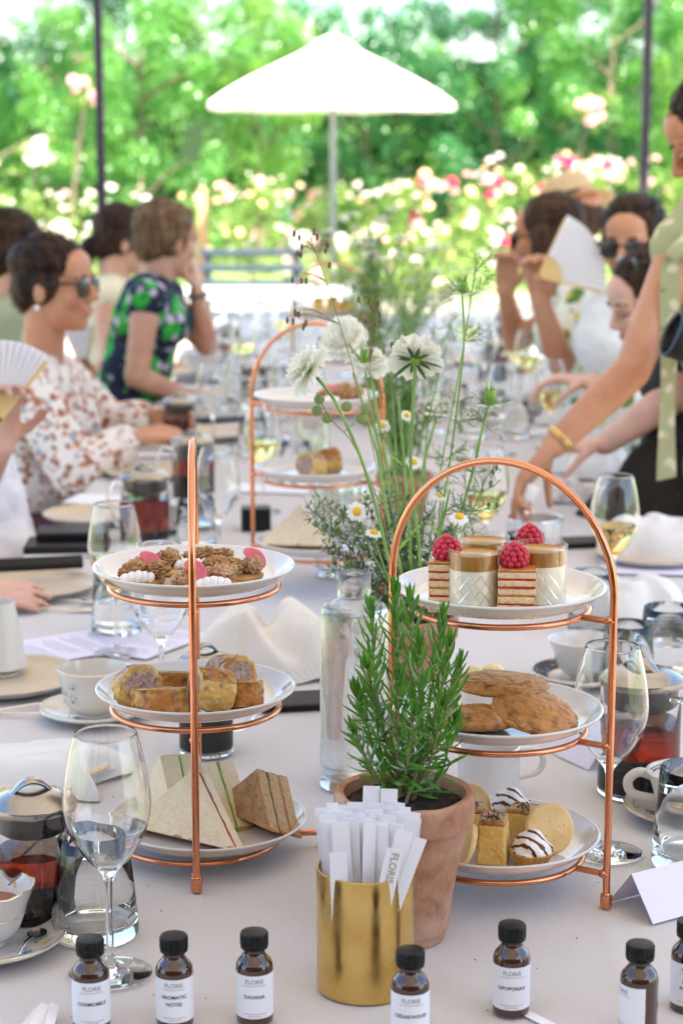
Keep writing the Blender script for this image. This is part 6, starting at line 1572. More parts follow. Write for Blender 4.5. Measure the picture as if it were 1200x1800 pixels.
nigella('bristly pale nigella seed head between the scabious blooms', [(642, 652), (655, 740), (680, 850), (705, 980)], 2.5, stem_base(-.005, -.005), [(660, 760, 4, .02), (690, 880, 5, .025)], (640, 628), .010, 8)
nigella('leafy nigella stem without a flower in the middle of the bunch', [(775, 640), (750, 760), (745, 900), (735, 1010)], 2.65, stem_base(.015, .03), [(770, 660, 5, .03), (755, 740, 5, .03), (748, 840, 6, .03)], None, 0, 11, .0011)
nigella('feathery nigella foliage rising right of the scabious bud', [(835, 470), (822, 560), (800, 690), (775, 820), (755, 960)], 2.62, stem_base(.02, .02), [(832, 480, 8, .045), (826, 520, 8, .045), (815, 590, 6, .04), (798, 700, 6, .035), (780, 800, 6, .035)], None, 0, 14, .0011)
nigella('fine nigella foliage inside the right copper arch', [(850, 860), (828, 900), (800, 960), (770, 1030)], 2.34, stem_base(.04, -.02), [(846, 866, 8, .04), (830, 900, 8, .04), (810, 945, 7, .035)], None, 0, 17, .0010)
nigella('fine nigella foliage left of the white scabious stems', [(690, 690), (695, 780), (705, 880), (715, 1000)], 2.56, stem_base(-.01, .01), [(692, 700, 7, .035), (697, 770, 7, .04), (702, 850, 7, .04), (708, 920, 6, .035)], None, 0, 20, .0010)
# plain green stems
for k, (pts, Y) in enumerate((([(662, 790), (680, 900), (705, 1010)], 2.35), ([(700, 700), (712, 840), (722, 1000)], 2.42), ([(790, 860), (770, 950), (748, 1030)], 2.4), ([(680, 760), (700, 880), (715, 1000)], 2.55))):
    b = stem_base(-.015 + .012 * k, -.01 + .01 * k); t = thing('green_flower_stalk', ('first', 'second', 'third', 'fourth')[k] + ' plain green stem in the flower bunch counted from the left', 'flower stalk', b, 0, 'plain green stalks in the bunch')
    path = [p - b for p in px_path(pts, Y, b)]; mb = MB(); mb.tube(path, .0017, 8); mb.build('stem', M['stem_green'], t, smooth=180)
    for j in range(5):
        mb = MB(); P = path[4 + j * 3]; leaf_strip(mb, P, Vector((math.cos(j * 2.4), math.sin(j * 2.4), .8)), Vector((0, 0, 1)), .03, .006, -.2, 0, 5); mb.build('leaf', M['nigella_pod'] if j % 2 else M['sepal'], t, smooth=180)
# sprig of round pods
b = stem_base(-.012, -.02); t = thing('round_leaf_sprig', 'thin sprig with round pale green seed discs below the left scabious', 'sprig', b)
pth = px_path([(556, 690), (580, 735), (620, 780), (660, 870), (690, 990)], 2.33, b); mb = MB(); mb.tube([p - b for p in pth], .0008, 6); mb.build('stem', M['thin_stem'], t, smooth=180)
M['disc_leaf'] = mat('round_leaf', (.26, .36, .14), rough=.5, transl=.3, transl_col=(.45, .55, .2))
for px, py in ((561, 702), (557, 722), (609, 715), (635, 736), (643, 718), (575, 735)):
    H = at_y(px, py, 2.33) - b; S = min(pth, key=lambda p: (p - b - H).length) - b; mb = MB(); mb.lathe([(0, -.0006), (.0062, -.0004), (.0066, 0), (.0062, .0004), (0, .0008)], 20, M=Matrix.Translation(H) @ Matrix.Rotation(R(70 + px % 20), 4, 'X')); mb.tube([H, S], .0004, 4); mb.build('seed_disc', M['disc_leaf'], t, smooth=50)
# quaking grass
def quaking(label, main, Y, base, heads, seed):
    rnd = random.Random(seed); t = thing('quaking_grass', label, 'grass stem', base, 0, 'quaking grass stems')
    pth = px_path(main, Y, base); mb = MB(); mb.tube([p - base for p in pth], .0006, 6)
    for px, py, jx, jy in heads:
        H = at_y(px, py - 8, Y); J = min(pth, key=lambda p: (p - at_y(jx, jy, Y)).length); mb.tube(catmull([J - base, J.lerp(H, .6) - base + Vector((0, 0, .006)), H - base], 5), .00035, 4)
    mb.build('stem', M['thin_stem'], t, smooth=180)
    for px, py, jx, jy in heads:
        H = at_y(px, py, Y) - base; a = rnd.uniform(0, 3); mb = MB()
        for k in range(5): mb.ball(H + Vector((0, 0, .0030 - .0016 * k)), .0032 * (1 - abs(k - 1.8) * .22), (1.0, .75, .62), 10, 6, rot=Matrix.Rotation(a, 3, 'Z') @ Matrix.Rotation(.5 if k % 2 else -.5, 3, 'Y'))
        mb.build('spikelet', M['husk'], t, smooth=180)
quaking('quaking grass with nodding brown spikelets high on the left', [(544, 415), (555, 445), (573, 495), (597, 570), (622, 655), (640, 720), (668, 850), (695, 980)], 2.40, stem_base(-.008, -.015),
        [(517, 411, 556, 446), (526, 418, 556, 446), (552, 408, 548, 424), (557, 417, 548, 424), (530, 434, 556, 446), (529, 447, 556, 446), (522, 446, 556, 446), (573, 428, 560, 455), (572, 440, 560, 455), (577, 430, 560, 455), (579, 466, 566, 475), (514, 492, 573, 495), (530, 494, 573, 495), (538, 494, 573, 495), (518, 548, 597, 570), (525, 553, 597, 570), (515, 565, 597, 570), (520, 551, 597, 570), (505, 563, 597, 570), (533, 575, 597, 570), (537, 568, 597, 570)], 3)
quaking('quaking grass with drooping spikelets right of the tall one', [(676, 612), (664, 604), (650, 640), (655, 720), (680, 850), (705, 990)], 2.46, stem_base(.0, -.01),
        [(645, 518, 650, 640), (630, 526, 650, 640), (652, 538, 650, 640), (660, 540, 650, 640), (664, 532, 650, 640), (667, 552, 650, 640), (668, 563, 650, 640), (655, 575, 650, 640), (660, 570, 650, 640), (657, 588, 650, 640), (643, 565, 650, 640), (688, 606, 676, 612), (674, 618, 676, 612)], 6)
quaking('short quaking grass tips inside the right copper arch', [(868, 820), (850, 850), (820, 920), (780, 1010)], 2.38, stem_base(.03, .0), [(866, 830, 868, 820), (872, 822, 868, 820), (862, 850, 860, 835), (858, 888, 840, 880), (873, 888, 840, 880)], 9)

# ---- further plantings down the table, out of focus
def far_bunch(label, px, py_top, Y, h, w, n, seed, flowers, fm='petal_white', grp='flower arrangements down the table'):
    rnd = random.Random(seed); c = at_y(px, 700, Y); c.z = TZ; t = thing('potted_wildflowers', label, 'potted plant', c, 0, grp); ph = .11
    pot_parts(t, .058, .038, ph, seed); ztop = at_y(px, py_top, Y).z - TZ
    mb, lf, fl = MB(), MB(), MB()
    for i in range(n):
        e = Vector((rnd.gauss(0, w), rnd.gauss(0, w * .6), ztop * rnd.uniform(.55, 1.02))); b = Vector((rnd.uniform(-.03, .03), rnd.uniform(-.03, .03), ph - .01)); path = catmull([b, b * .5 + e * .5 + Vector((0, 0, .03)), e], 7)
        mb.tube(path, .0016, 5)
        for P in path[3:]:
            for j in range(3): d = Vector((rnd.gauss(0, 1), rnd.gauss(0, 1), rnd.gauss(.4, .7))).normalized(); leaf_strip(lf, P + d * rnd.uniform(0, .01), d, Vector((0, 0, 1)) + d * .1, rnd.uniform(.012, .035), .006, .1, 0, 2)
        if i < flowers:
            for ring in range(2):
                for k in range(9):
                    a = k * .698 + ring * .3; d = Vector((math.cos(a), math.sin(a), .25 + .5 * ring)); leaf_strip(fl, e, d, Vector((0, 0, 1)), .022 - .006 * ring, .013, -.1, 0, 3)
            fl.ball(e + Vector((0, 0, .004)), .007, seg=8, rings=6)
    mb.build('stems', M['stem_green'], t, smooth=180); stuff(lf.build('leaves', M['fern_green'], t, smooth=180)); stuff(fl.build('blooms', M[fm], t, smooth=180))
far_bunch('potted wildflowers in terracotta behind the near flower bunch', 712, 560, 3.9, .5, .05, 26, 3, 9)
far_bunch('tall pale wildflowers blurred at the centre, in line with the parasol pole', 660, 372, 5.4, .6, .085, 34, 7, 26)
far_bunch('tall pale wildflowers blurred right of centre, far down the table', 720, 420, 6.6, .6, .10, 28, 11, 20)
far_bunch('farthest potted wildflowers near the end of the table', 640, 455, 8.2, .6, .09, 20, 15, 14)
# ================================================================== PEOPLE
def skin_mat(name, c): return mat(name, c, rough=.5, spec=.4, sss=.12, var=[((c[0] * .86, c[1] * .66, c[2] * .60), 9, .42, .72, 6), ((c[0] * 1.08, c[1] * 1.06, c[2] * 1.02), 30, .5, .75, 5)], bump=(140, .0012, 6), rvar=(25, .38, .6))
M['skin_a'] = skin_mat('skin_tan', (.52, .26, .15)); M['skin_b'] = skin_mat('skin_rosy', (.57, .32, .22)); M['skin_c'] = skin_mat('skin_warm', (.51, .25, .145)); M['skin_d'] = skin_mat('skin_fair', (.62, .38, .29))
def hair_mat(name, c, c2): return mat(name, c, rough=.5, spec=.18, stretch=(1, 1, .14), var=(c2, 70, .42, .62, 6), bump=(110, .006, 4))
M['hair_dark'] = hair_mat('hair_dark_brown', (.014, .0075, .005), (.055, .027, .014)); M['hair_brown'] = hair_mat('hair_brown', (.032, .015, .008), (.075, .036, .017)); M['hair_blond'] = hair_mat('hair_dark_blond', (.10, .055, .026), (.20, .12, .06))
M['lid_skin'] = mat('eyelid_skin', (.44, .21, .12), rough=.5); M['lips'] = mat('lips', (.46, .13, .12), rough=.35); M['eye_white'] = mat('eye_white', (.75, .72, .70), rough=.15); M['iris'] = mat('iris', (.03, .018, .01), rough=.1); M['teeth'] = mat('teeth', (.8, .78, .72), rough=.2)
M['lens'] = mat('dark_lens', (.006, .006, .007), rough=.06, coat=.6); M['frame'] = mat('glasses_frame', (.03, .018, .012), rough=.25); M['pearl'] = mat('pearl', (.85, .80, .74), rough=.15)
M['blouse'] = pattern_mat('floral_blouse', (.74, .68, .62), [((.34, .13, .075), 34, .66), ((.30, .40, .46), 26, .52), ((.50, .24, .15), 44, .60), ((.78, .72, .66), 40, .5), ((.16, .09, .06), 52, .46)])
M['green_dress'] = pattern_mat('green_floral_dress', (.018, .022, .05), [((.035, .36, .045), 13, .72), ((.52, .44, .56), 19, .60), ((.02, .025, .05), 24, .52), ((.08, .45, .08), 30, .46)])
M['sage_print'] = pattern_mat('sage_print_dress', (.36, .37, .20), [((.62, .56, .38), 30, .62), ((.52, .30, .14), 42, .44), ((.20, .24, .10), 26, .5)])
M['citrus_print'] = pattern_mat('yellow_green_print', (.70, .70, .62), [((.10, .20, .04), 16, .66), ((.66, .50, .04), 20, .55), ((.04, .08, .04), 28, .44)])
M['dot_dress'] = pattern_mat('dark_dotted_dress', (.022, .018, .014), [((.40, .24, .20), 46, .33)])
M['white_dress'] = mat('white_dress', (.78, .76, .80), rough=.85, bump=(14, .02, 3), sheen=.2); M['white_top'] = mat('white_top', (.74, .74, .72), rough=.8, bump=(16, .015, 3)); M['yellow_top'] = mat('pale_yellow_top', (.70, .62, .42), rough=.8, bump=(16, .012)); M['black_cloth'] = mat('black_cloth', (.012, .013, .018), rough=.7, bump=(18, .012)); M['sage_cloth'] = mat('sage_cloth', (.30, .33, .20), rough=.8, bump=(16, .012)); M['plum'] = mat('plum_cloth', (.10, .035, .06), rough=.85, bump=(18, .01))
M['straw'] = mat('straw', (.70, .52, .30), rough=.8, var=((.58, .40, .20), 90, .4, .6), bump=(120, .004), stretch=(1, 1, 4))
M['strap'] = mat('watch_strap', (.10, .10, .11), rough=.5)

def push_out(me, fn):
    """move every vertex along its normal by fn(position)"""
    n = len(me.vertices); co = np.empty(n * 3, np.float32); no = np.empty(n * 3, np.float32); me.vertices.foreach_get('co', co); me.vertices.foreach_get('normal', no)
    d = np.array([fn(c) for c in co.reshape(-1, 3)], np.float32); co = co.reshape(-1, 3) + no.reshape(-1, 3) * d[:, None]; me.vertices.foreach_set('co', co.ravel()); me.update()
def remeshed(mb, voxel, name, mat_, parent, it=4, wrinkle=0.0, wf=9.0, seed=0):
    me = mb.mesh(name, mat_, 0); o = bpy.data.objects.new(name, me)
    r = o.modifiers.new('r', 'REMESH'); r.mode = 'VOXEL'; r.voxel_size = voxel; r.use_smooth_shade = True
    s_ = o.modifiers.new('s', 'SMOOTH'); s_.iterations = it; s_.factor = .5
    m2 = evaluated_mesh(o); COL.objects.link(o); o.modifiers.clear(); o.data = m2; m2.name = name; bpy.data.meshes.remove(me)
    if not m2.materials: m2.materials.append(mat_)
    if wrinkle:
        def wr_(c):
            p = Vector(c) * wf + Vector((seed, seed * 2, 0)); w1 = 1 - abs(noise.noise(Vector((p.x, p.y, p.z * .55)))) * 2.2; w2 = 1 - abs(noise.noise(Vector((p.x * 2.3, p.y * 2.3, p.z * 1.1 + 7)))) * 2.2; return wrinkle * (w1 + .45 * w2)
        push_out(m2, wr_)
    m2.polygons.foreach_set('use_smooth', [True] * len(m2.polygons)); m2.update()
    if parent is not None: o.parent = parent
    return o
def ellip(mb, c, rad, B, seg=18, rings=12): mb.ball(c, 1.0, rad, seg, rings, rot=B)

def head_frame(fdir, up=(0, 0, 1)):
    f = Vector(fdir).normalized(); x = f.cross(Vector(up)).normalized(); z = x.cross(f); return Matrix((x, f, z)).transposed()
def add_head(mb, c, B):
    """cranium, face, jaw, nose, brow, cheeks, lips, ears round the head centre c; B columns = right, forward, up"""
    def p(x, y, z): return c + B @ Vector((x, y, z))
    ellip(mb, p(0, -.012, .033), (.073, .092, .078), B); ellip(mb, p(0, .026, -.030), (.057, .060, .076), B); ellip(mb, p(0, .042, -.074), (.042, .042, .036), B)
    ellip(mb, p(0, .070, -.092), (.020, .018, .017), B); ellip(mb, p(0, .055, .045), (.056, .038, .046), B)
    mb.capsule(p(0, .090, .010), p(0, .107, -.022), .0085, .0125, 10); mb.capsule(p(-.011, .096, -.028), p(.011, .096, -.028), .0095, .0095, 8)
    mb.capsule(p(-.036, .078, .022), p(.036, .078, .022), .014, .014, 10)
    for s_ in (-1, 1):
        ellip(mb, p(s_ * .036, .062, -.022), (.025, .027, .026), B); mb.ball(p(s_ * .074, -.006, -.010), 1.0, (.010, .019, .031), 12, 10, rot=B)
    mb.capsule(p(-.017, .086, -.053), p(.017, .086, -.053), .0085, .0085, 8); mb.capsule(p(-.015, .083, -.064), p(.015, .083, -.064), .009, .009, 8)
def face_parts(t, c, B, mk_hair, smile=False, eyes=True):
    def p(x, y, z): return c + B @ Vector((x, y, z))
    mb = MB(); mb.tube(catmull([p(-.024, .084, -.054), p(-.010, .0955, -.0555), p(0, .0965, -.057), p(.010, .0955, -.0555), p(.024, .084, -.054)], 4), [.0015] + [.0042] * 15 + [.0015], 8); mb.tube(catmull([p(-.021, .083, -.0565), p(0, .0945, -.065), p(.021, .083, -.0565)], 5), [.0015] + [.0046] * 9 + [.0015], 8); mb.build('lips', M['lips'], t, smooth=180)
    if smile: mb = MB(); mb.tube(catmull([p(-.020, .0865, -.0575), p(0, .0975, -.060), p(.020, .0865, -.0575)], 4), .0034, 8); mb.build('teeth', M['teeth'], t, smooth=180)
    for s_ in (-1, 1):
        if eyes == 'down':
            mb = MB(); ellip(mb, p(s_ * .031, .0765, .002), (.0145, .0115, .0100), B); mb.build('closed_eyelid', M['lid_skin'], t, smooth=180)
            mb = MB(); mb.tube(catmull([p(s_ * .046, .077, .000), p(s_ * .031, .0885, -.0045), p(s_ * .017, .0850, -.001)], 4), .0018, 6); mb.build('lashes', M[mk_hair], t, smooth=180)
        elif eyes:
            mb = MB(); ellip(mb, p(s_ * .031, .0775, .002), (.0135, .0105, .0085), B); e = mb.build('eye', M['eye_white'], t, smooth=180)
            mb = MB(); ellip(mb, p(s_ * .030, .0865, .002), (.0062, .003, .0062), B); mb.build('iris', M['iris'], e, smooth=180)
            mb = MB(); mb.tube(catmull([p(s_ * .045, .078, .005), p(s_ * .031, .0885, .0105), p(s_ * .017, .0865, .005)], 4), .0022, 6); mb.build('eyelid', M[mk_hair], t, smooth=180)
        mb = MB(); mb.tube(catmull([p(s_ * .050, .074, .022), p(s_ * .034, .0905, .029), p(s_ * .016, .0925, .025)], 4), [.0012] + [.0030] * 7 + [.002], 6); mb.build('eyebrow', M[mk_hair], t, smooth=180)
def sunglasses(label, c, B, lift=(0, 0), tilt=0.0, s=1.0):
    t = thing('sunglasses', label, 'sunglasses', c); t.rotation_mode = 'QUATERNION'; t.rotation_quaternion = (B @ Matrix.Rotation(tilt, 3, 'X')).to_quaternion(); y0, z0 = .092 + lift[0], .002 + lift[1]
    for s_ in (-1, 1):
        mb = MB(); mb.ball((s_ * .033, y0, z0 - .003), 1.0, (.0275, .0055, .0235), 22, 12, fn=lambda d: (abs(d.x) ** 3 + abs(d.z) ** 3 + abs(d.y) ** 3) ** (-1 / 3)); mb.build('lens', M['lens'], t, smooth=180)
        mb = MB(); mb.tube(catmull([(s_ * .060, y0 - .004, z0 + .008), (s_ * .076, y0 - .02, z0 + .009), (s_ * .080, y0 - .07, z0 + .006), (s_ * .077, y0 - .115, z0 - .008)], 4), .0032, 8); mb.build('temple_arm', M['frame'], t, smooth=180)
    mb = MB(); mb.tube([(-.010, y0 + .002, z0 + .006), (0, y0 + .005, z0 + .009), (.010, y0 + .002, z0 + .006)], .0028, 8); mb.build('bridge', M['frame'], t)
    return t
def add_hand(mb, w, d, n, curl=.5, spread=1.0, thumb=1, sc=1.0, pinch=False, fcurl=None):
    """palm and five fingers from the wrist w; d = hand direction, n = palm normal (side the fingers close to)"""
    d = Vector(d).normalized(); n = (Vector(n) - d * Vector(n).dot(d)).normalized(); s_ = d.cross(n) * thumb
    L = .088 * sc
    for k in range(5):
        q = (k - 2) / 2 * .030 * sc; mb.capsule(w + s_ * q * .55, w + d * L * .92 + s_ * q, .0145 * sc, .0115 * sc, 10)
    for k, (off, ln) in enumerate(((.030, .072), (.0105, .082), (-.0095, .077), (-.029, .060))):
        P = w + d * L + s_ * off * sc; a = 0.0; c_ = fcurl[k] if fcurl else curl
        for j, q in enumerate((.45, .31, .24)):
            a += c_ * (.55, .75, .5)[j]; dd = (d * math.cos(a) + n * math.sin(a) + s_ * (off * 3.2 * spread * (1 if j == 0 else .4))).normalized(); E = P + dd * ln * sc * q * 1.15; mb.capsule(P, E, (.0090, .0082, .0074)[j] * sc, (.0082, .0074, .0064)[j] * sc, 9); P = E
    P = w + d * L * .28 + s_ * .030 * sc; dd = (d * .62 + s_ * .62 + n * .42).normalized()
    for j, q in enumerate((.040, .032, .026)):
        E = P + dd * q * sc; mb.capsule(P, E, (.0125, .0100, .0088)[j] * sc, (.0100, .0088, .0072)[j] * sc, 9); P = E; dd = (dd + d * .32 + n * (.22 + curl * .4) - s_ * .28).normalized()
def wpt(p): return at_y(*p)
def figure(label, head, face, neck, chest, waist, pelvis, shoulders, arms, skin, hair, top, sleeve=(0, 0), legdir=(1, 0, 0), voxel=.0075, eyes=True, smile=False, body_s=1.0, skirt=None, hair_style='short', standing=False, up=(0, 0, 1), neckline=.05, wr=.0035, thin=1.0):
    """a continuous remeshed body with hair, clothes and facial features as parts; positions are world points"""
    head, neck, chest, waist, pelvis = map(wpt, (head, neck, chest, waist, pelvis)); sh = [wpt(s_) for s_ in shoulders]
    base = Vector((pelvis.x, pelvis.y, 0)); t = thing('person', label, 'person', base)
    B = head_frame(face, up); hc = head - base; mb = MB(); add_head(mb, hc, B)
    nk, ch, wa, pe = (v - base for v in (neck, chest, waist, pelvis)); S_ = [s_ - base for s_ in sh]
    mb.capsule(hc + B @ Vector((0, -.022, -.060)), nk, .050, .056, 14)
    ax = (S_[1] - S_[0]).normalized(); f_ = thin
    def torso(m, g, top_=True):
        if top_:
            m.capsule(S_[0].lerp(nk, .12), S_[1].lerp(nk, .12), .050 + g, .050 + g, 14)
            for s_ in S_: m.capsule(nk + (s_ - nk) * .35 - Vector((0, 0, .01)), s_, .048 + g, .050 + g, 12)
        m.capsule(ch - ax * .075, ch + ax * .075, (.092 + g) * f_, (.092 + g) * f_, 16); m.capsule(nk.lerp(ch, .45) - ax * .07, nk.lerp(ch, .45) + ax * .07, (.075 + g) * f_, (.075 + g) * f_, 16)
        m.capsule(wa - ax * .055, wa + ax * .055, (.088 + g) * f_, (.088 + g) * f_, 16); m.capsule(pe - ax * .085, pe + ax * .085, (.105 + g) * f_, (.105 + g) * f_, 16)
        m.capsule(ch, wa, (.100 + g) * f_, (.095 + g) * f_, 16); m.capsule(wa, pe, (.100 + g) * f_, (.11 + g) * f_, 16)
        for s_ in (-1, 1): fw = Vector((ax.y, -ax.x, 0)) * (1 if Vector((ax.y, -ax.x, 0)).dot(Vector(face)) > 0 else -1); m.ball(ch + ax * .065 * s_ + fw * .060 + Vector((0, 0, -.015)), .058 + g, seg=14, rings=10)
    torso(mb, 0)
    for i, a in enumerate(arms):
        if a is None: continue
        el, wrr = wpt(a[0]) - base, wpt(a[1]) - base; mb.capsule(S_[i], el, .046, .037, 14); mb.capsule(el, el.lerp(wrr, .35), .037, .036, 14); mb.capsule(el.lerp(wrr, .3), wrr, .037, .0255, 14)
        if len(a) > 2: add_hand(mb, wrr, a[2], a[3], *a[4:])
    ld = Vector(legdir).normalized(); lg = []
    for s_ in (-1, 1):
        hp = pe + ax * .085 * s_
        if standing: kn = Vector((hp.x, hp.y, .50)); an = Vector((hp.x, hp.y, .09))
        else: kn = Vector((hp.x + ld.x * .36, hp.y + ld.y * .36 , .50)); an = Vector((kn.x - ld.x * .05, kn.y - ld.y * .05, .09))
        mb.capsule(hp, kn, .080, .055, 14); mb.capsule(kn, an, .053, .036, 12); mb.capsule(an - ld * .02, an + ld * .15 - Vector((0, 0, .045)), .036, .030, 12); lg.append((hp, kn, an))
    body = remeshed(mb, voxel, 'body', skin, t, 3)
    cm = MB(); torso(cm, .011, True)
    for i, a in enumerate(arms):
        if a is None or sleeve[i] <= 0: continue
        el, wrr = wpt(a[0]) - base, wpt(a[1]) - base; q = min(sleeve[i], 1.0); cm.capsule(S_[i], S_[i].lerp(el, q), .062, .056 if q >= 1 else .058, 14)
        if sleeve[i] > 1: cm.capsule(el, el.lerp(wrr, sleeve[i] - 1), .054, .046, 14)
    if skirt is None:
        for hp, kn, an in lg: cm.capsule(hp, kn, .098, .076, 14)
    remeshed(cm, .010, 'clothing', top, t, 5, wr, 11, hash(label) % 50)
    if skirt is not None:
        sm_ = MB(); sm_.capsule(pe - ax * .085, pe + ax * .085, .135, .135, 16)
        for hp, kn, an in lg:
            sm_.capsule(hp, kn, .11, .10, 14); sm_.capsule(kn, kn.lerp(an, .45), .10, .09, 12)
        remeshed(sm_, .014, 'skirt', skirt, t, 6, .006, 8, 3)
    # hair
    hm = MB(); H = lambda x, y, z: hc + B @ Vector((x, y, z))
    ellip(hm, H(0, -.020, .047), (.083, .096, .080), B, 22, 16)
    for s_ in (-1, 1): ellip(hm, H(s_ * .058, -.022, .012), (.026, .060, .055), B)
    if hair_style in ('short', 'bun', 'pony', 'up'): ellip(hm, H(0, -.060, -.010), (.064, .052, .062), B)
    if hair_style == 'short': ellip(hm, H(0, -.062, -.022), (.055, .040, .040), B); ellip(hm, H(0, .018, .082), (.060, .066, .042), B)
    if hair_style == 'bun': ellip(hm, H(0, -.125, .0), (.042, .040, .042), B)
    if hair_style == 'pony':
        ellip(hm, H(0, -.118, -.030), (.028, .030, .034), B); hm.capsule(H(0, -.125, -.050), H(0, -.130, -.120), .030, .026, 10); hm.capsule(H(0, -.130, -.120), H(0, -.115, -.190), .026, .010, 10)
    if hair_style == 'long':
        ellip(hm, H(0, -.065, -.020), (.078, .058, .085), B); hm.capsule(H(0, -.085, -.05), H(0, -.080, -.24), .062, .050, 14)
        for s_ in (-1, 1): hm.capsule(H(s_ * .066, -.005, .01), H(s_ * .066, -.018, -.21), .036, .028, 12); hm.capsule(H(s_ * .055, -.060, -.05), H(s_ * .055, -.062, -.23), .042, .032, 12)
    if hair_style == 'bob':
        ellip(hm, H(0, -.060, -.025), (.076, .055, .085), B)
        for s_ in (-1, 1): hm.capsule(H(s_ * .066, .0, .02), H(s_ * .062, .012, -.085), .032, .022, 12)
    rl_ = random.Random(int(hc.length * 1000))
    if hair_style != 'none':
        for k in range(17):
            an = R(-88 + 176 * k / 16 + rl_.uniform(-4, 4)); pts = []; r0 = rl_.uniform(.0065, .0105); ph0 = rl_.uniform(34, 50)
            for j in range(9):
                ph = R(ph0 + (168 - ph0) * j / 8); an2 = an * (1 - .25 * j / 8) + rl_.uniform(-.03, .03); pts.append(H(math.sin(an2) * math.sin(ph) * .081, -.020 + math.cos(ph) * .094, .046 + math.cos(an2) * math.sin(ph) * .078))
            hm.tube(pts, [r0 * (.45 + .55 * math.sin(PI * min(1, (j + 1) / 9))) for j in range(9)], 8)
        ho = remeshed(hm, .0055, 'hair', hair, t, 2)
        Bt = B.transposed()
        def strands(c):
            q = Bt @ (Vector(c) - hc); return .0024 * noise.noise(Vector((q.x * 55, q.y * 14 + q.z * 9, 3))) + .0018 * noise.noise(Vector((q.x * 150, q.y * 26 + q.z * 14, 9)))
        push_out(ho.data, strands)
        # loose strands lying along and just off the hair surface
        rh = random.Random(len(ho.data.vertices)); fl = MB(); vv = ho.data.vertices; nv_ = len(vv)
        for k in range(170):
            v = vv[rh.randrange(nv_)]; n_ = v.normal; c = v.co; back = B @ Vector((rh.gauss(0, .25), -.7, -.75 if hair_style in ('long', 'bob') else -.35)); tn = (back - n_ * back.dot(n_)).normalized(); L_h = rh.uniform(.02, .06)
            fl.tube([c - tn * L_h * .5 + n_ * .001, c + n_ * rh.uniform(.002, .005), c + tn * L_h * .5 + n_ * rh.uniform(.001, .010)], [.0009, .0011, .0005], 4)
        stuff(fl.build('loose_strands', hair, ho, smooth=180))
    face_parts(t, hc, B, 'hair_dark' if hair is not M['hair_blond'] else 'hair_brown', smile, eyes)
    return t, base, B, head
def ring_on(parent, base, p0, p1, q, r, tube_r, m, name):
    a, b = wpt(p0) - base, wpt(p1) - base; c = a.lerp(b, q); d = (b - a).normalized(); Q = d.to_track_quat('Z', 'Y'); mb = MB()
    mb.tube([c + Q @ Vector((r * math.cos(2 * PI * i / 24), r * math.sin(2 * PI * i / 24), 0)) for i in range(24)], tube_r, 8, cyclic=True); return mb.build(name, m, parent, smooth=180)

# A: woman in floral blouse, left
tA, bA, BA, hA = figure('smiling woman in floral blouse and sunglasses on the left, hand on a tea press', (96, 502, 4.72), (.955, -.26, -.02), (74, 638, 4.78), (76, 732, 4.78), (52, 850, 4.78), (30, 950, 4.80),
    [(52, 688, 4.60), (112, 672, 4.98)], [((138, 836, 4.52), (228, 772, 4.62), (1, .25, .15), (-.1, .3, -1), .75), ((190, 745, 5.0), (262, 735, 4.95), (1, -.3, -.1), (0, -1, 0), .8)], M['skin_a'], M['hair_dark'], M['blouse'], (1.85, 1.7), (1, 0, 0), .0062, False, True, skirt=M['plum'], hair_style='up', wr=.007)
sunglasses('dark sunglasses worn by the smiling woman in the floral blouse', hA, BA)
mb = MB(); mb.ball(hA - bA + BA @ Vector((.080, -.010, -.048)), .0065, seg=12, rings=8); mb.build('pearl_earring', M['pearl'], tA, smooth=180)
# C: green floral dress
tC, bC, BC, hC = figure('woman with cropped fair hair in a green floral sleeveless dress, chin on her hand', (292, 424, 6.0), (.72, .62, -.12), (272, 500, 6.0), (262, 560, 6.0), (240, 650, 6.0), (228, 720, 6.02),
    [(258, 528, 5.84), (292, 520, 6.16)], [((240, 662, 5.80), (312, 690, 5.95), (1, .2, -.1), (0, 0, -1), .5), ((362, 606, 6.12), (346, 512, 6.10), (-.1, 0, 1), (-1, .2, 0), 1.1)], M['skin_b'], M['hair_blond'], M['green_dress'], (0, 0), (1, 0, 0), .0075, True, hair_style='short', wr=.003)
ring_on(tC, bC, (362, 606, 6.12), (346, 512, 6.10), .93, .031, .006, M['strap'], 'wristwatch')
# D: ponytail
tD, bD, BD, hD = figure('woman with dark ponytail in a pale yellow top, seated beyond the green dress', (218, 424, 6.7), (.94, .25, -.1), (200, 498, 6.7), (196, 560, 6.7), (186, 640, 6.7), (180, 700, 6.7),
    [(188, 522, 6.52), (222, 516, 6.88)], [((196, 640, 6.40), (158, 664, 6.15), (-.3, -.6, .6), (0, -.4, -1), .9), ((250, 600, 6.9), (290, 640, 6.9), (1, 0, -.2), (0, 0, -1), .5)], M['skin_b'], M['hair_dark'], M['yellow_top'], (.0, .0), (1, 0, 0), .008, True, hair_style='pony')
# B: far left dark hair
figure('dark-haired guest at the far left edge, mostly hidden by the woman in the blouse', (26, 446, 5.55), (.75, .62, -.05), (6, 540, 5.55), (4, 610, 5.55), (-10, 720, 5.55), (-20, 800, 5.55),
    [(-6, 565, 5.38), (24, 560, 5.72)], [((-20, 690, 5.35), (40, 740, 5.45), (1, 0, 0), (0, 0, -1), .5), None], M['skin_b'], M['hair_dark'], M['sage_cloth'], (.8, 0), (1, 0, 0), .008, True, hair_style='up')
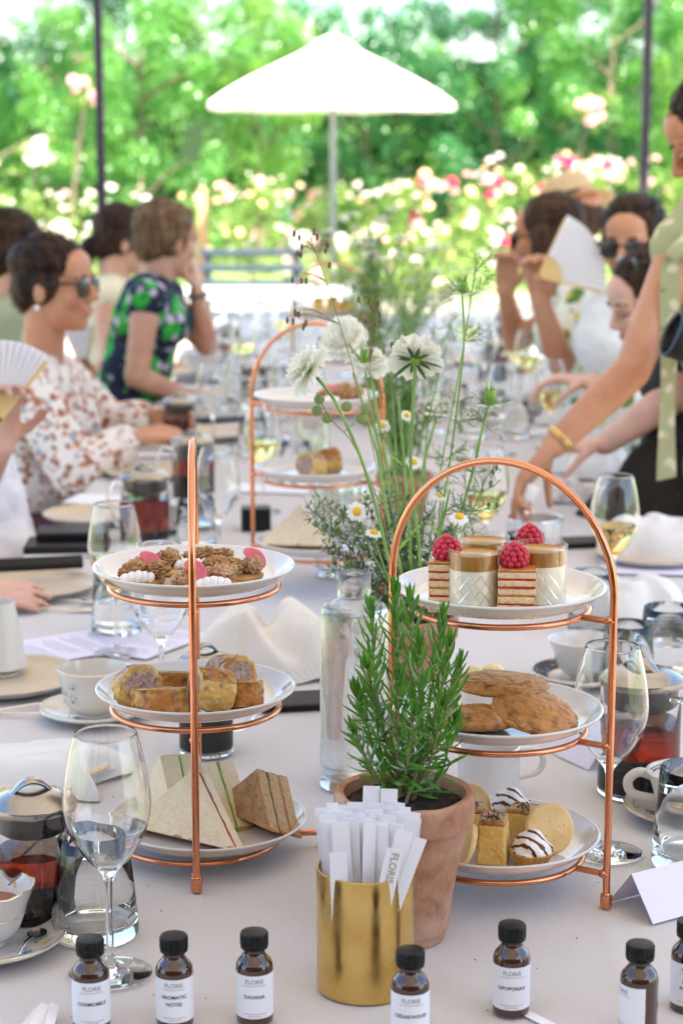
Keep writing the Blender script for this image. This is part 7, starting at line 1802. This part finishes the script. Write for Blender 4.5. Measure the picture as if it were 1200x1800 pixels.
# E: white dress, left foreground, mostly outside the frame
tE, bE, BE, hE = figure('guest in a white dress cut off by the left edge, raising a paper fan', (-150, 480, 3.85), (.85, .5, -.15), (-135, 660, 3.85), (-108, 790, 3.85), (-72, 900, 3.88), (-58, 990, 3.9),
    [(-108, 712, 3.66), (-125, 705, 4.05)], [((-130, 985, 3.45), (-100, 1056, 3.12), (1, .15, .12), (.1, .4, -1), .35, 1, 1), ((-55, 890, 3.62), (-2, 790, 3.56), (.1, 0, 1), (.5, -.8, 0), 1.15)], M['skin_d'], M['hair_brown'], M['white_dress'], (.75, .8), (1, 0, 0), .0062, True, hair_style='up', skirt=M['white_dress'], wr=.006, thin=1.25)
def fan_rot(n, upv): n = Vector(n).normalized(); y = (Vector(upv) - n * Vector(upv).dot(n)).normalized(); x = y.cross(n); return Matrix((x, y, n)).transposed().to_quaternion()
paper_fan('white folding fan held up at the left edge by the guest in white', at_y(2, 738, 3.52), fan_rot((.1, -1, .15), (.0, .1, 1)), .146, R(76), 14)
paper_fan('half-closed paper fan with bamboo edge behind the woman in the blouse', at_y(152, 662, 6.1), fan_rot((.5, -.9, .1), (-.12, 0, 1)), .17, R(34), 8)
# H: long brown hair, fan
tH, bH, BH, hH = figure('woman with long brown hair and print top holding an open paper fan, right side', (962, 418, 5.6), (-.93, .35, -.1), (985, 505, 5.62), (1012, 580, 5.62), (1040, 660, 5.62), (1060, 720, 5.62),
    [(1010, 535, 5.80), (1018, 538, 5.42)], [((905, 600, 5.9), (888, 512, 5.85), (.05, 0, 1), (-.3, -1, 0), 1.3), ((985, 640, 5.25), (950, 530, 5.20), (-.1, .05, 1), (-.4, -1, 0), 1.25)], M['skin_a'], M['hair_brown'], M['citrus_print'], (.0, .72), (-1, 0, 0), .0072, False, hair_style='long')
sunglasses('tortoiseshell sunglasses on the long-haired fan holder', hH, BH)
paper_fan('open white paper fan held by the long-haired woman on the right', at_y(946, 486, 5.12), fan_rot((-.15, -1, .1), (.88, 0, .42)), .175, R(80), 14)
# I: straw hat behind H
tI, bI, BI, hI = figure('guest in a straw hat sitting behind the long-haired woman', (1008, 380, 6.5), (-.6, .78, -.05), (1000, 470, 6.5), (1006, 530, 6.5), (1012, 600, 6.5), (1020, 660, 6.5),
    [(985, 500, 6.66), (1022, 500, 6.34)], [None, None], M['skin_a'], M['hair_brown'], M['white_top'], (0, 0), (-1, 0, 0), .009, True, hair_style='none')
mb = MB(); ellip(mb, hI - bI + BI @ Vector((0, -.045, -.005)), (.080, .066, .075), BI, 22, 16); mb.build('hair', M['hair_brown'], tI, smooth=180)
t = thing('straw_hat', 'straw hat with dark band on the guest behind the long-haired woman', 'hat', hI); t.rotation_mode = 'QUATERNION'; t.rotation_quaternion = (BI @ Matrix.Rotation(R(-22), 3, 'X')).to_quaternion()
mb = MB(); mb.lathe(prof([(.150, .030), (.120, .036), (.094, .040), (.090, .070), (.086, .110), (.070, .132), (.03, .138), (.0001, .139)], 4), 40, fn=lambda r, z, a: (r * (1 + .04 * math.sin(a * 2)), z)); mb.build('crown_and_brim', M['straw'], t, smooth=180)
mb = MB(); mb.lathe([(.0955, .042), (.0940, .062)], 40, fn=lambda r, z, a: (r * (1 + .04 * math.sin(a * 2)), z)); mb.build('hat_band', M['frame'], t, smooth=180)
# J: sunglasses facing the camera
tJ, bJ, BJ, hJ = figure('woman in dark sunglasses and white top facing the camera on the right', (1110, 428, 5.15), (-.40, -.90, -.12), (1112, 525, 5.2), (1112, 600, 5.2), (1115, 690, 5.2), (1118, 760, 5.2),
    [(1060, 560, 5.16), (1165, 560, 5.28)], [None, None], M['skin_c'], M['hair_dark'], M['white_top'], (.5, .5), (-1, 0, 0), .0068, False, hair_style='up')
sunglasses('large dark sunglasses on the woman facing the camera', hJ, BJ, s=1.1)
# K: looking down, sunglasses pushed up
tK, bK, BK, hK = figure('fair woman bowing her head, sunglasses pushed up on dark hair, behind the arm', (1140, 528, 4.72), (-.88, -.25, -.36), (1172, 618, 4.75), (1165, 690, 4.75), (1160, 790, 4.75), (1165, 850, 4.75),
    [(1128, 650, 4.6), (1190, 640, 4.9)], [((1085, 740, 4.5), (1040, 672, 4.62), (-1, .1, .1), (0, 0, -1), .9), None], M['skin_d'], M['hair_dark'], M['citrus_print'], (.9, .5), (-1, 0, 0), .0068, 'down', hair_style='up')
sunglasses('sunglasses pushed up on the head of the bowing woman', hK, BK, lift=(-.035, .085), tilt=R(20))
# L: guest at right edge
tL, bL, BL, hL = figure('guest in black sleeves and dark dotted dress at the right edge, pearl earring', (1240, 470, 4.12), (.55, .80, -.05), (1235, 560, 4.12), (1225, 660, 4.12), (1218, 780, 4.12), (1212, 860, 4.12),
    [(1196, 575, 4.02), (1270, 575, 4.3)], [((1192, 690, 3.98), (1062, 780, 4.05), (-1, .1, -.1), (0, 0, -1), .5), None], M['skin_d'], M['hair_dark'], M['black_cloth'], (.42, .5), (-1, 0, 0), .0068, True, hair_style='up', skirt=M['dot_dress'])
mb = MB(); mb.ball(hL - bL + BL @ Vector((-.080, -.006, -.046)), .0065, seg=12, rings=8); mb.build('pearl_earring', M['pearl'], tL, smooth=180)
# G: standing woman reaching over the table
SG, EG, WG_ = (1196, 436, 3.86), (1110, 652, 3.74), (972, 784, 3.70)
tG, bG, BG, hG = figure('standing woman in a sage print dress reaching across the table with her right arm', (1264, 236, 3.88), (-.84, .10, -.52), (1238, 372, 3.92), (1268, 520, 3.95), (1300, 690, 3.98), (1320, 820, 4.0),
    [(1290, 420, 4.14), SG], [((1330, 640, 4.2), (1300, 760, 4.0), (-.3, 0, -1), (0, 1, 0), .4), (EG, WG_, (-.62, -.05, -.72), (.45, -.35, -.75), .62, 1.0, -1, 1.02, False, (.40, .52, .85, .95))], M['skin_c'], M['hair_dark'], M['sage_print'], (0, 0), (-1, 0, 0), .0048, 'down', hair_style='up', standing=True, wr=.004)
mb = MB()
p0 = at_y(1178, 452, 3.76) - bG; p1 = at_y(1170, 838, 3.70) - bG
def rib(u, v): c = p0.lerp(p1, v); return tuple(c + Vector(((u - .5) * (.034 + .004 * math.sin(v * 7)), .006 * math.sin(v * 9 + u * 2), .004 * math.sin(v * 5) + (.010 * (u - .5) if v > .98 else 0))))
mb.grid(rib, 4, 40); mb.build('hanging_ribbon', M['sage_print'], tG, smooth=180)
mb = MB(); p2 = at_y(1215, 400, 3.80) - bG
mb.tube(catmull([p2 + Vector((.03, .02, .02)), p2, p0 + Vector((.012, 0, .015)), p0], 6), .020, 10, flat=.45); mb.build('tied_strap', M['sage_print'], tG, smooth=180)
ring_on(tG, bG, EG, WG_, .90, .0305, .0034, M['gold'], 'bracelet'); ring_on(tG, bG, EG, WG_, .93, .0305, .0022, M['gold'], 'bracelet_band')
# jar the hand reaches into, with a white cube and small tongs
p = at_z(938, 958)
t = thing('white_jar', 'open white jar with dark end bands under the reaching hand', 'jar', p)
mb = MB(); mb.lathe([(0, .001), (.052, .0008), (.055, .003), (.055, .050), (.054, .053), (.051, .053), (.050, .006), (0, .005)], 40); mb.build('jar_wall', M['ceramic'], t)
mb = MB(); mb.tube([(.0545 * math.cos(2 * PI * i / 40), .0545 * math.sin(2 * PI * i / 40), .0535) for i in range(40)], .0022, 8, cyclic=True); mb.build('steel_rim', M['silver'], t)
o = MB().box(.020, .018, .030, bev=.003).build('sugar_lump', M['piped']); o.location = at_y(932, 866, 3.66); o.rotation_euler = (R(15), R(20), R(30)); tag(o, 'white lump held between the fingers of the reaching hand', 'sugar')
t = thing('tongs', 'small brown tongs in the reaching hand above the jar', 'tongs', at_y(926, 900, 3.66))
for s_ in (-1, 1): mb = MB(); mb.tube(catmull([(s_ * .004, 0, .03), (s_ * .006, 0, 0), (s_ * .004 + .006, 0, -.03)], 4), .0022, 8); mb.build('tong_arm', M['timber'], t)
# stools under the seated guests
st = None
def stool(b, label):
    global st
    loc = (b.x, b.y, .004)
    if st is None:
        st = thing('stool', label, 'stool', loc, 0, 'stools beneath the seated guests'); mb = MB(); mb.lathe([(0, .365), (.17, .365), (.18, .375), (.18, .39), (.17, .40), (0, .402)], 28); mb.build('seat', M['table_wood'], st)
        for k in range(4): a = PI / 4 + k * PI / 2; mb = MB(); mb.tube([(.13 * math.cos(a), .13 * math.sin(a), .368), (.17 * math.cos(a), .17 * math.sin(a), .001)], .014, 8); mb.build('leg', M['table_wood'], st)
    else: copy_tree(st, loc, 0, label)
for b, l in ((bA, 'wooden stool under the woman in the floral blouse'), (bC, 'wooden stool under the woman in the green dress'), (bD, 'wooden stool under the ponytailed woman'), (bH, 'wooden stool under the long-haired fan holder'), (bJ, 'wooden stool under the woman facing the camera'), (bK, 'wooden stool under the bowing woman')): stool(b, l)

# camera held by the guest at the right edge
c0 = at_y(1256, 618, 3.62); t = thing('photo_camera', 'black camera with its lens pointing left at the right edge', 'camera', c0); t.rotation_euler = (0, R(22), R(8))
mb = MB(); mb.box(.05, .12, .085, (.02, 0, 0), bev=.008); mb.build('camera_body', M['black'], t)
mb = MB(); mb.lathe([(0, .0), (.036, .0), (.037, .03), (.040, .034), (.040, .060), (.043, .064), (.044, .090), (.040, .092), (.036, .080), (0, .078)], 36, M=Matrix.Rotation(-PI / 2, 4, 'Y')); mb.build('lens_barrel', M['black'], t)
mb = MB(); mb.tube([(-.093, .0435 * math.cos(2 * PI * i / 36), .0435 * math.sin(2 * PI * i / 36)) for i in range(36)], .0016, 6, cyclic=True); mb.build('lens_ring', mat('blue_lens_ring', (.02, .035, .07), rough=.3), t)
